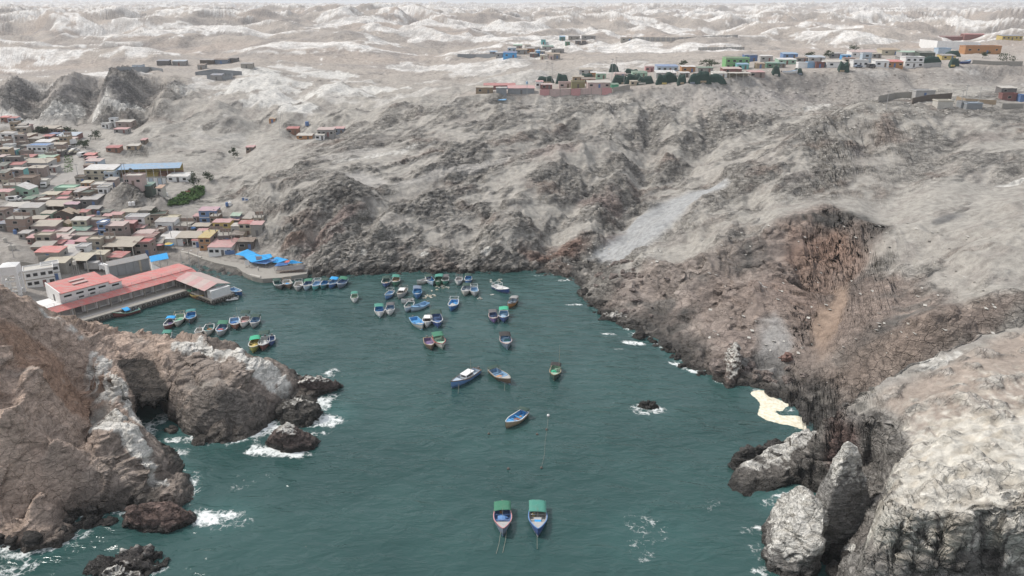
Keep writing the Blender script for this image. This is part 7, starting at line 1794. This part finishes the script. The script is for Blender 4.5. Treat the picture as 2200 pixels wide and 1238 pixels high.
# ------------------------------------------------------------------ tanks, vehicles, trees, nets, poles
def tank(k, x, y, c, label, r=.65, h=1.3, up=0.0, group='water tanks'):
    p = hitg(*crop(k, x, y)); o = empty('water_tank', (p[0], p[1], p[2] + up))
    MB().cyl((0, 0, 0), r, h, 12).build('drum', M_(c), o, False); MB().bar((0, 0, h), (0, 0, h + .22), r * .8, 12, r * .35).build('lid', M_(c), o)
    if up > .1:
        for sx in (-.6, .6):
            for sy in (-.6, .6): MB().bar((sx, sy, -up - 1), (sx, sy, 0), .08, 5).build('leg', M_('grey'), o)
    tag(o, label, 'water tank', group)
for a in [('D', 872, 745, 'white', 'white water tank on rock below the school, landward of its twin'), ('D', 925, 740, 'white', 'white water tank on rock below the school, seaward of its twin'), ('D', 208, 728, 'blue', 'blue water drum on the slope of the rocky knoll'), ('D', 1440, 595, 'white', 'tall white tank beside the garden terrace'),
          ('B', 388, 222, 'white', 'white tank on the ledge above the cream wall, first of three'), ('B', 425, 232, 'white', 'white tank on the ledge above the cream wall, middle of three'), ('B', 465, 232, 'white', 'white tank on the ledge above the cream wall, last of three'), ('B', 1145, 72, 'blue', 'blue water drum on the bare slope above the cornflower house'), ('B', 1180, 66, 'white', 'white drum next to the blue one on the bare slope'),
          ('A', 152, 640, 'offwhite', 'pale tank on the rocky mound, one of two on a stand'), ('A', 205, 640, 'offwhite', 'pale tank on the rocky mound, the second on the stand'), ('A', 78, 535, 'offwhite', 'lone pale tank near the top of the rocky mound'), ('A', 222, 420, 'blue', 'blue drum at the foot of the unfinished brick house'), ('G', 1320, 540, 'blue', 'blue tank on a rise in the saddle'), ('E', 540, 430, 'skyblue', 'sky-blue tank behind the plateau tip sheds')]:
    tank(*a, r=.6 if a[0] != 'G' else 1.0, h=1.35 if a[0] != 'G' else 2.0)
for (k, x, y, c, l, up) in [('A', 1372, 262, 'blue', 'blue drum standing on a flat brick roof', 0), ('A', 1425, 200, 'blue', 'blue drum high beside the pink-roofed timber house', 1.5), ('B', 715, 415, 'offwhite', 'grey-white drum on the shop roof by the blue dish', 3.2), ('A', 270, 232, 'offwhite', 'off-white tank on a brick roof by the town edge', 2.6), ('D', 905, 365, 'black', 'black tank on the pale pink block, first of two', 3.9), ('D', 935, 365, 'black', 'black tank on the pale pink block, second of two', 3.9), ('A', 1820, 455, 'offwhite', 'off-white tank on the unfinished three-storey house', 4.4), ('A', 1110, 1060, 'offwhite', 'white tank on the roof behind the water tower', 4.6)]:
    tank(k, x, y, c, l, .55, 1.1, up)
p = hitg(*crop('B', 755, 405)); o = empty('blue_dome', (p[0], p[1], p[2] + 2.4)); bm = bmesh.new(); bmesh.ops.create_uvsphere(bm, u_segments=14, v_segments=8, radius=1.0)
for q in bm.verts: q.co.z = q.co.z * .5
me = bpy.data.meshes.new('shade'); bm.to_mesh(me); bm.free(); me.materials.append(M_('cornflower', 'cloth')); link(bpy.data.objects.new('shade', me), o); MB().bar((0, 0, -3), (0, 0, .2), .08, 5).build('pole', M_('grey'), o); o.name = 'parasol'
tag(o, 'round blue parasol on the brown shop terrace', 'parasol')
# vehicles
def car(k, x, y, yaw, c, label, L=4.2, W=1.75, kind='car'):
    p = hitg(*crop(k, x, y)); r = empty(kind, p, math.radians(yaw))
    sec = [(-L / 2, .35), (-L / 2, .85), (-L * .42, .95), (-L * .30, 1.42), (L * .12, 1.45), (L * .27, .98), (L * .48, .86), (L / 2, .7), (L / 2, .35)] if kind == 'parked_car' else [(-L / 2, .35), (-L / 2, 1.85), (L * .30, 1.9), (L * .40, 1.15), (L / 2, 1.0), (L / 2, .35)]
    n = len(sec); m = MB(); m.add([(a, -W / 2, b) for a, b in sec] + [(a, W / 2, b) for a, b in sec], [tuple(range(n)), tuple(range(n, 2 * n))[::-1]] + [(i, n + i, n + (i + 1) % n, (i + 1) % n) for i in range(n)])
    m.build('body', M_(c, 'gloss'), r)
    zt = 1.38 if kind == 'parked_car' else 1.75
    for s in (1, -1): MB().box(-L * .28, L * .12, s * W / 2 - .01, s * W / 2 + .02, .98, zt).build('window', m_glass, r)
    i0 = 4 if kind == 'parked_car' else 2; a, b = sec[i0], sec[i0 + 1]
    MB().add([(a[0] + .03, -W * .42, a[1] - .02), (a[0] + .03, W * .42, a[1] - .02), (b[0] + .03, W * .42, b[1] + .03), (b[0] + .03, -W * .42, b[1] + .03)], [(0, 1, 2, 3)]).build('windscreen', m_glass, r)
    for sx in (-.31, .31):
        for s in (1, -1): MB().bar((L * sx, s * (W / 2 - .2), .32), (L * sx, s * (W / 2 + .02), .32), .32, 12).build('wheel', M_('tyre'), r)
    tag(r, label, 'car' if kind == 'parked_car' else kind, 'vehicles in the town streets')
def truck(k, x, y, yaw, c, label, L=6.5):
    p = hitg(*crop(k, x, y)); r = empty('truck', p, math.radians(yaw))
    MB().box(-L / 2, L * .20, -1.15, 1.15, .9, 3.0).build('cargo_box', M_(c), r)
    MB().prism([(L * .22, -1.05), (L / 2, -1.05), (L / 2, 1.05), (L * .22, 1.05)], .5, [2.4, 2.0, 2.0, 2.4]).build('cab', M_('white' if c != 'white' else 'offwhite', 'gloss'), r)
    MB().box(L / 2 - .25, L / 2 + .03, -.9, .9, 1.35, 1.95).build('windscreen', m_glass, r); MB().box(-L / 2, L * .45, -.5, .5, .5, .89).build('chassis', M_('darkgrey'), r)
    for sx in (-.3, .34):
        for s in (1, -1): MB().bar((L * sx, s * .85, .45), (L * sx, s * 1.1, .45), .45, 12).build('wheel', M_('tyre'), r)
    tag(r, label, 'truck', 'vehicles in the town streets')
truck('A', 1385, 945, 5, 'lightgrey', 'pale box truck parked beside the blue-edged canopy', 6.0)
truck('C', 640, 990, -75, 'offwhite', 'white tanker truck parked at the street fork', 6.0)
truck('C', 1030, 405, 60, 'white', 'white truck parked up the street by the maroon hall', 5.5)
car('C', 200, 1185, 5, 'white', 'white van beside the mint house', 5, 2, 'van')
for a in [(990, 448, 60, 'lightgrey', 'silver car parked below the white truck'), (895, 530, 60, 'white', 'white car at the kerb in front of brick houses'), (1030, 505, 60, 'offwhite', 'pale car on the median, second of a line'), (1055, 488, 60, 'white', 'white car at the head of the line on the median'), (1012, 525, 60, 'cream', 'cream car in the line on the median'), (1000, 545, 60, 'black', 'black car at the tail of the line on the median'), (940, 490, 60, 'slate', 'dark car outside the brick houses on the upper street'), (275, 1155, 20, 'darkgrey', 'dark car behind the white van')]:
    car('C', *a, kind='parked_car')
car('C', 1160, 560, 70, 'white', 'white van on the paved road by the overhanging rock', 4.6, 1.9, 'van')
car('F', 1165, 268, 10, 'darkgrey', 'dark van among the front row plateau houses', 4.8, 1.9, 'van'); car('F', 1080, 268, 10, 'slate', 'small dark car in front of the white front row house', kind='parked_car')
# paved and dirt streets of the town (sheets just above the ground)
def strip(name, k, pts, w, mat, up=.10, kind='structure'):
    q = [Vector(hitg(*crop(k, *p))) for p in pts]
    fine = []
    for a, b in zip(q[:-1], q[1:]):
        n = max(2, int((b - a).length / 2.5)); fine += [a.lerp(b, i / n) for i in range(n)]
    fine.append(q[-1])
    m = MB(); g = []
    for i, p in enumerate(fine):
        t = (fine[min(i + 1, len(fine) - 1)] - fine[max(i - 1, 0)]); nn = Vector((-t.y, t.x, 0)).normalized()
        row = []
        for s in (-1, -.5, 0, .5, 1):
            x, y = p.x + nn.x * s * w / 2, p.y + nn.y * s * w / 2
            row.append((x, y, gz(x, y)))
        zc = sum(r[2] for r in row) / 5
        g.append([(r[0], r[1], max(r[2], zc - .15) + up) for r in row])
    o = MB().sheet(g, .5).build(name, mat); o['kind'] = kind
    return o
m_road, nt, P = new_mat('worn_road'); geo = nt.nodes.new('ShaderNodeNewGeometry').outputs['Position']
nt.links.new(mixc(nt, ramp(nt, tex_noise(nt, geo, .5, 5, .65), .3, .7), (.27, .255, .235), (.36, .34, .315)), P.inputs['Base Color']); P.inputs['Roughness'].default_value = .9
strip('road', 'C', [(1240, 215), (1180, 330), (1130, 430)], 5, m_road); strip('road', 'C', [(1260, 470), (1130, 500), (1060, 580), (1040, 700), (960, 820), (760, 960), (560, 1060), (330, 1180), (150, 1235)], 6.5, m_road)
strip('road', 'C', [(1120, 360), (1040, 440), (950, 540), (860, 640), (800, 720), (600, 880), (460, 1010), (480, 1060)], 6.5, m_road, .14); strip('road', 'C', [(1050, 640), (1090, 800), (1100, 960)], 7, m_road, .18)
strip('path', 'H', [(500, 940), (100, 960), (0, 1020)], 6, m_road)
# trees
m_leaf, nt, P = new_mat('foliage'); oi = node(nt, 'ShaderNodeObjectInfo').outputs['Random']; geo = nt.nodes.new('ShaderNodeNewGeometry').outputs['Position']
lc = mixc(nt, ramp(nt, tex_noise(nt, geo, 1.2, 3), .3, .7), (.030, .048, .026), (.075, .09, .05)); nt.links.new(lc, P.inputs['Base Color']); P.inputs['Roughness'].default_value = .8
m_garden, nt, P = new_mat('garden_green'); geo = nt.nodes.new('ShaderNodeNewGeometry').outputs['Position']
nt.links.new(mixc(nt, ramp(nt, tex_noise(nt, geo, .8, 4), .3, .7), (.030, .075, .014), (.075, .15, .03)), P.inputs['Base Color']); P.inputs['Roughness'].default_value = .85
def leaves(m, c, rx, rz, n, s, seed):
    rr = random.Random(seed)
    clumps = [(rr.gauss(0, .42), rr.gauss(0, .42), rr.uniform(-.6, .75), rr.uniform(.25, .5)) for _ in range(9)]
    for _ in range(n):
        a, b, q, r = rr.choice(clumps)
        p = Vector((c[0] + rx * (a + rr.gauss(0, r * .55)), c[1] + rx * (b + rr.gauss(0, r * .55)), c[2] + rz * (q + rr.gauss(0, r * .5))))
        d = Vector((rr.gauss(0, 1), rr.gauss(0, 1), rr.gauss(0, 1))).normalized(); e = d.orthogonal().normalized(); f = d.cross(e); k = s * rr.uniform(.6, 1.4)
        m.add([p - e * k, p + f * k * .5, p + e * k, p - f * k * .5], [(0, 1, 2, 3)])
def tree(k, x, y, h, rx, label, seed, name='tree', narrow=1.0):
    p = hitg(*crop(k, x, y)); r = empty(name, p)
    tk = MB(); tk.bar((0, 0, -.5), (.1, .05, h * .6), .16, 6, .07); rr = random.Random(seed)
    for i in range(5): a = rr.uniform(0, 6.3); tk.bar((0, 0, h * (.25 + .08 * i)), (rx * .6 * math.cos(a), rx * .6 * math.sin(a), h * (.55 + .08 * i)), .07, 5, .02)
    tk.build('trunk', M_('darkbrown'), r)
    m = MB(); leaves(m, (0, 0, h * .6), rx, h * .42, 420, .32, seed); m.build('crown', m_leaf, r)
    tag(r, label, 'tree', 'trees of the valley')
for i, a in enumerate([('C', 1340, 330, 5, 3.4, 'broad dark tree at the valley head beside the paved road'), ('C', 980, 255, 4.5, 3.2, 'bushy tree in front of the dark cliffs'), ('C', 1200, 460, 4.5, 2.8, 'tree at the roadside over the rock shelter'), ('C', 1170, 430, 3.5, 2.2, 'smaller tree beside the roadside tree'), ('C', 570, 240, 3.5, 3, 'olive tree by the long beige roof'), ('C', 270, 130, 3, 2.6, 'scrubby tree on the side slope'),
                       ('D', 1880, 500, 8, 2.2, 'tall dark conifer above the green garden'), ('D', 2120, 360, 4, 2.8, 'low dark tree above the garden, seaward side'), ('H', 2010, 560, 5, 1.8, 'lone dark tree on the slope above the garden'), ('B', 280, 575, 3, 1.6, 'round green tree at the corner of the maroon-roofed hall'), ('D', 1230, 880, 2.5, 2.8, 'olive scrub tree below the rocky mound'), ('F', 2080, 240, 5, 4.0, 'dark round tree on the plateau brink'), ('F', 860, 205, 4.5, 3.2, 'dark tree on the plateau back row'), ('F', 750, 205, 4, 3, 'second dark tree on the plateau back row, nearer the tip'), ('F', 70, 272, 4, 4, 'dark trees clumped near the lime-green building'), ('E', 1930, 300, 4.5, 5, 'wide dark tree behind the net heaps'), ('E', 1730, 295, 4, 3, 'small dark tree behind the long blue roof'), ('F', 1040, 160, 4, 4, 'dark tree on the rise behind the plateau'), ('F', 1920, 205, 4, 2.5, 'small tree in front of the orange building'), ('C', 620, 240, 3, 2.4, 'low tree beside the olive tree')]):
    tree(*a, seed=i + 40)
# green garden terrace
q = [hitg(*crop('D', *p)) for p in [(1460, 765), (1700, 745), (1960, 640), (2040, 560), (2030, 440), (1880, 470), (1680, 560), (1500, 660)]]
gxs = [p[0] for p in q]; gys = [p[1] for p in q]; m = MB(); rr = random.Random(3)
def inside(x, y):
    c = False
    for (a, b, _), (d, e, _) in zip(q, q[1:] + q[:1]):
        if (b > y) != (e > y) and x < (d - a) * (y - b) / (e - b) + a: c = not c
    return c
n = 0
while n < 5200:
    x, y = rr.uniform(min(gxs), max(gxs)), rr.uniform(min(gys), max(gys))
    if not inside(x, y): continue
    n += 1; z = gz(x, y) + rr.uniform(0, .75) + .5 * max(0, math.sin(y * 1.1 + x * .4)); d = Vector((rr.gauss(0, .5), rr.gauss(0, .5), 1)).normalized(); e_ = d.orthogonal().normalized(); f = d.cross(e_); k = rr.uniform(.2, .5); p = Vector((x, y, z))
    m.add([p - e_ * k, p + f * k * .6, p + e_ * k, p - f * k * .6], [(0, 1, 2, 3)])
o = m.build('garden_plants', m_garden); o['kind'] = 'stuff'; o['label'] = 'bright green crops growing on the garden terrace'
m = MB(); leaves(m, (0, 0, .5), 1.6, .6, 160, .3, 77); p = hitg(*crop('D', 1740, 545)); o = m.build('shrub', M_('rust', 'cloth')); o.location = p; tag(o, 'rust-red shrub at the upper edge of the green garden', 'shrub')
m = MB(); rr = random.Random(9)
for (cx_, cy_, w_, h_, n_) in [(960, 680, 60, 120, 260), (1350, 540, 60, 40, 60)]:
    for _ in range(n_):
        p = hitg(*crop('C', cx_ + rr.uniform(-1, 1) * w_, cy_ + rr.uniform(-1, 1) * h_ - (0)))
        if abs((p[0] + 205)) < 40:
            d = Vector((rr.gauss(0, .5), rr.gauss(0, .5), 1)).normalized(); e_ = d.orthogonal().normalized(); f = d.cross(e_); k = rr.uniform(.2, .5); c_ = Vector(p) + Vector((0, 0, rr.uniform(.1, .9))); m.add([c_ - e_ * k, c_ + f * k * .6, c_ + e_ * k, c_ - f * k * .6], [(0, 1, 2, 3)])
if m.v: o = m.build('median_shrubs', m_garden); o['kind'] = 'stuff'; o['label'] = 'green shrubs on the bank between the two roads'
# boats and gear heaped under green nets on the plateau
def net(k, x, y, w, h, label, seed):
    p = hitg(*crop(k, x, y)); dist = math.hypot(p[0], p[1]); W = w / CROPS[k][2] * dist / FPX; rr = random.Random(seed)
    W *= 1.15; h *= 1.6; r = empty('net_heap', p); g = []; nx, ny = 11, 7
    pk = [(rr.uniform(.1, .9), rr.uniform(.3, .7), rr.uniform(.6, 1)) for _ in range(3)]
    for j in range(ny):
        row = []
        for i in range(nx):
            a, b = i / (nx - 1), j / (ny - 1); e_ = min(1, 5 * min(a, 1 - a), 3.5 * min(b, 1 - b) * 1.4)
            z = h * e_ * (.55 + .45 * max(q_ * math.exp(-((a - px) / .3) ** 2 - ((b - py) / .6) ** 2) for px, py, q_ in pk)) + rr.uniform(-.06, .06)
            row.append(((a - .5) * W, b * 3.4, z if e_ > 0 else -.6))
        g.append(row)
    MB().sheet(g, .05).build('net', M_('netgreen', 'cloth'), r)
    for i in range(3): X_ = rr.uniform(-.4, .4) * W; MB().bar((X_, 1.2, -.3), (X_ + .1, 1.2, h * rr.uniform(.8, 1.25)), .06, 5).build('pole', M_('palewood'), r)
    if rr.random() < .5:
        X_ = rr.uniform(-.3, .3) * W; MB().box(X_ - W * .18, X_ + W * .18, -.25, .3, .1, .9).build('crate', M_(rr.choice(['offwhite', 'yellow', 'tan', 'slate'])), r)
    tag(r, label, 'net heap', 'net-covered gear on the plateau')
NETL = ['dark green net heap, the first beyond the plateau tip sheds', 'tall peaked green net heap behind the pink yard wall', 'green net heap beside the mint house on the plateau', 'dark net heap with poles behind the grey yard wall', 'broad green net heap along the plateau brink', 'green net heap with pale planks in front', 'lumpy green net heap before the white roofs', 'green-netted boat with tan boards showing', 'narrow upright green net bundle near the brink', 'green net heap at the brink beside a pale hut', 'long green net heap beside the white house at the brink', 'last green net heap before the porch house', 'black peaked net rig standing above the others', 'low green net shade behind the front heaps']
for i, a in enumerate([(680, 424, 130, 2.6), (810, 424, 90, 3.4), (1000, 402, 100, 2.6), (1255, 430, 120, 3.2), (1355, 424, 120, 3.2), (1445, 432, 120, 2.6), (1570, 432, 80, 3.2), (1640, 418, 100, 3.4), (1722, 430, 60, 3.4), (1818, 428, 80, 3.6), (1890, 418, 100, 3.6), (1988, 418, 130, 2.6), (1205, 340, 70, 3.4), (1340, 360, 110, 2.2)]):
    net('E', *a, NETL[i], i)
for i, (a, l) in enumerate([((528, 325, 50, 3.2), 'green net heap hiding one end of the stranded boat'), ((680, 318, 50, 2.4), 'low green net heap past the stranded boat'), ((987, 298, 62, 3.4), 'lone green-netted heap on the brink of the plateau'), ((1735, 262, 50, 2.8), 'green net heap at the boat park near the road end'), ((1575, 243, 120, 2.6), 'dark green net shade stretched over the fenced yard'), ((1720, 195, 90, 2.2), 'pale green net heap below the long white wall'), ((1420, 232, 60, 2), 'small green net heap behind the white two-storey house')]):
    net('F', *a, l, i + 30)
p = hitg(*crop('F', 620, 316)); ob = boat(1, 1, 85, 7.5, 'white', 'skyblue', None, 'white boat stranded on land at the plateau brink', load=['brightblue'], nm='beached_boat'); ob.location = (p[0], p[1] + 1.5, p[2] + .5); ob.rotation_euler = (0, 0, .05); ob['group'] = 'boats hauled out on the plateau'
p = hitg(*crop('F', 1810, 245)); ob = boat(1, 1, 85, 7.0, 'deepblue', 'skyblue', None, 'dark blue boat hauled out past the net heaps near the road end', mast=3, nm='beached_boat'); ob.location = (p[0], p[1] + 1.5, p[2] + .5); ob.rotation_euler = (0, 0, .3); ob['group'] = 'boats hauled out on the plateau'
# sheets and small things on the slopes
p = hitg(*crop('E', 325, 555)); o = MB().sheet([[(-3.4, -.6, .3), (3.2, -.4, .25)], [(-2.9, 1.4, .75), (3.9, 1.6, .7)]], .06).build('tarpaulin', M_('skyblue', 'cloth')); o.location = p; tag(o, 'sky-blue sheet lying on the slope below the plateau tip', 'tarpaulin')
p = hitg(*crop('B', 1360, 20)); r = empty('sign_board', p); MB().box(-1.3, 1.3, -.05, .05, .3, 1.7).build('board', M_('white'), r); MB().box(-1.1, -.3, -.09, -.055, .5, 1.5).build('letter', M_('blue'), r); MB().box(.1, 1.0, -.09, -.055, .5, 1.1).build('letter', M_('blue'), r)
for s in (-1, 1): MB().bar((s, .05, -.4), (s, .05, .4), .05, 4).build('post', M_('grey'), r)
tag(r, 'blue and white board on the bare slope above the quay', 'sign')
# poles
def pole(k, x, y, h, label, arm=False):
    p = hitg(*crop(k, x, y)); r = empty('utility_pole', p); MB().bar((0, 0, -.5), (0, 0, h), .13, 6, .08).build('pole', M_('lightgrey'), r)
    MB().box(-.8, .8, -.06, .06, h - .5, h - .35).build('crossarm', M_('grey'), r)
    tag(r, label, 'utility pole', 'poles of the town and plateau')
for a in [('C', 565, 960, 8, 'utility pole by the tanker truck'), ('C', 1110, 930, 8, 'utility pole on the paved road below the school'), ('C', 690, 860, 8, 'utility pole at the upper street corner'), ('A', 1490, 960, 7, 'utility pole in front of the pale box truck'), ('B', 497, 520, 7, 'utility pole at the head of the beach'), ('D', 775, 400, 8, 'floodlight pole at the school end of the court'), ('D', 820, 400, 8, 'second floodlight pole by the school'), ('A', 200, 760, 5, 'thin pole on the rocky mound'), ('E', 540, 528, 9, 'utility pole on the plateau tip track'), ('E', 690, 428, 12, 'tall pole at the first net heap'), ('E', 730, 428, 11, 'pole beside the tall pole at the first net heap'), ('E', 1185, 420, 12, 'tall pole beyond the pink yard wall'), ('E', 1215, 400, 12, 'tall pole by the black peaked net rig'), ('E', 1278, 432, 8, 'pole at the broad net heap'), ('F', 340, 270, 10, 'tall pole by the lime-green building'), ('F', 1050, 215, 9, 'pole between back row houses'), ('F', 1270, 545, 7, 'pole at the brink of the bare hilltop'), ('F', 1770, 540, 7, 'pole beside the cream box hut'), ('F', 1890, 520, 7, 'pole behind the small steel huts'), ('F', 1800, 500, 7, 'pole at the tan mat fence'), ('G', 1205, 590, 14, 'tall mast in the saddle, the first of three'), ('G', 1214, 590, 13, 'tall mast in the saddle, between two others'), ('G', 1223, 592, 12, 'tall mast in the saddle, nearest the red-roofed house'.replace('nearest', 'beside'))]:
    pole(*a)
# people seen in the photograph as a few pixels
def person(x, y, z, yaw, top, leg, label, parent=None):
    bm = bmesh.new(); me = bpy.data.meshes.new('person')
    sk = [(0, 0, .92, .15), (0, 0, 1.18, .16), (0, 0, 1.40, .15), (0, 0, 1.52, .06), (0, .02, 1.66, .115), (0, .01, 1.74, .08), (.2, 0, 1.38, .065), (.28, .05, 1.12, .05), (.26, .16, .90, .04), (-.2, 0, 1.38, .065), (-.28, .03, 1.12, .05), (-.27, .12, .88, .04), (.1, 0, .82, .10), (.12, .04, .46, .075), (.12, -.02, .08, .05), (.12, .12, .03, .045), (-.1, 0, .82, .10), (-.13, .02, .46, .075), (-.13, -.03, .08, .05), (-.13, .1, .03, .045)]
    ed = [(0, 1), (1, 2), (2, 3), (3, 4), (4, 5), (2, 6), (6, 7), (7, 8), (2, 9), (9, 10), (10, 11), (0, 12), (12, 13), (13, 14), (14, 15), (0, 16), (16, 17), (17, 18), (18, 19)]
    me.from_pydata([s[:3] for s in sk], ed, []); o = link(bpy.data.objects.new('person', me)); o.location = (x, y, z); o.rotation_euler = (0, 0, yaw)
    o.modifiers.new('skin', 'SKIN'); sv = me.skin_vertices[0].data
    for i, s in enumerate(sk): sv[i].radius = (s[3], s[3])
    sv[0].use_root = True; ss = o.modifiers.new('sub', 'SUBSURF'); ss.levels = 1; ss.render_levels = 1
    dg = bpy.context.evaluated_depsgraph_get(); me2 = bpy.data.meshes.new_from_object(o.evaluated_get(dg)); o.modifiers.clear(); o.data = me2
    me2.materials.clear()
    for c in (top, leg, 'tan', 'black'): me2.materials.append(M_(c))
    for f in me2.polygons:
        zc = f.center.z; xc = abs(f.center.x); f.use_smooth = True
        f.material_index = 3 if zc > 1.72 else 2 if zc > 1.5 or (xc > .2 and zc < 1.15) else 0 if zc > .9 else 1
    tag(o, label, 'person'); return o
pb = o_boat_crew.location; person(pb.x - .3, pb.y + .4, .2, 2.6, 'slate', 'darkgrey', 'person in a blue-grey top standing aboard the teal-decked boat')
q = atz(*crop('W', 820, 960), 1.6); person(q[0], q[1], 1.6, 2.2, 'darkgrey', 'slate', 'person in dark clothes by the awning at the landward end of the pier'); person(q[0] - .9, q[1] - .3, 1.6, 1.0, 'black', 'darkgrey', 'person in black beside another under the pier awning')
q = atz(*crop('B', 1515, 840), 1.45); person(q[0], q[1], 1.45, 3.0, 'white', 'darkgrey', 'person in a white top on the quay before the market'); q = atz(*crop('B', 645, 575), 1.6); person(q[0], q[1], gz(q[0], q[1]), 2.8, 'red', 'darkgrey', 'person in red outside the beige-roofed shop stalls')
# pale rubbish strewn down the plateau slope
m = MB(); rr = random.Random(4); bins = {}
for (x0, x1, y0, y1, n_) in [(1400, 2150, 150, 250, 750), (1500, 1850, 190, 290, 350), (1250, 1420, 205, 300, 120), (1180, 1420, 520, 575, 60), (1500, 2150, 480, 760, 140)]:
    for _ in range(n_):
        u, v = rr.uniform(x0, x1), rr.uniform(y0, y1)
        p = hitg(u, v)
        if p[1] > 425 or p[2] < 2: continue
        s = rr.uniform(.18, .62); a = rr.uniform(0, 3.1); c, d = math.cos(a) * s, math.sin(a) * s; zz_ = p[2] + .12
        m.add([(p[0] - c, p[1] - d, zz_), (p[0] + d, p[1] - c, zz_ - .05), (p[0] + c, p[1] + d, zz_ + .12), (p[0] - d, p[1] + c, zz_ + .2)], [(0, 1, 2, 3)])
o = m.build('litter', M_('offwhite')); o['kind'] = 'stuff'; o['label'] = 'pale litter strewn down the slope below the plateau'
# ------------------------------------------------------------------ labels that single each house out
from collections import defaultdict
def assign(items):
    d = defaultdict(list)
    for it in items: d[it[1]].append(it)
    for lab, l in d.items():
        if len(l) > 1:
            for it in l: it[0]['label'] = (lab + it[2])
    d = defaultdict(list)
    for it in items: d[it[0]['label']].append(it)
    ORD = ['first', 'second', 'third', 'fourth', 'fifth', 'sixth', 'seventh', 'eighth']
    for lab, l in d.items():
        if len(l) > 1:
            l.sort(key=lambda it: -it[4])
            for i, it in enumerate(l): it[0]['label'] = f"{lab}, {ORD[min(i, 7)]} counted up from the water"
    for it in items:
        w = it[0]['label'].split()
        if len(w) > 16: it[0]['label'] = ' '.join(w[:16])
assign(HOUSES)
# ------------------------------------------------------------------ air
def haze_box(x0, x1, y0, y1, z0, z1, dens):
    bm = bmesh.new()
    bmesh.ops.create_cube(bm, size=1.0)
    for v in bm.verts:
        v.co = Vector(((x0 + x1) / 2 + v.co.x * (x1 - x0), (y0 + y1) / 2 + v.co.y * (y1 - y0), (z0 + z1) / 2 + v.co.z * (z1 - z0)))
    me = bpy.data.meshes.new('haze'); bm.to_mesh(me); bm.free()
    m = bpy.data.materials.new('haze'); m.use_nodes = True
    nt = m.node_tree; nt.nodes.remove(nt.nodes['Principled BSDF'])
    pv = nt.nodes.new('ShaderNodeVolumePrincipled')
    pv.inputs['Color'].default_value = (.90, .93, .97, 1); pv.inputs['Density'].default_value = dens; pv.inputs['Anisotropy'].default_value = 0.2
    nt.links.new(pv.outputs[0], nt.nodes['Material Output'].inputs['Volume'])
    me.materials.append(m)
    o = bpy.data.objects.new('haze', me); o['kind'] = 'stuff'; o['label'] = 'pale thin haze over the bay and the far hills'
    return link(o)
_top = float(H.max()) + 2.0
haze_box(-13000, 13000, -7000, 13500, -7.5, max(_top, CAM_H + 3), 1.0e-4)
print('top', _top)
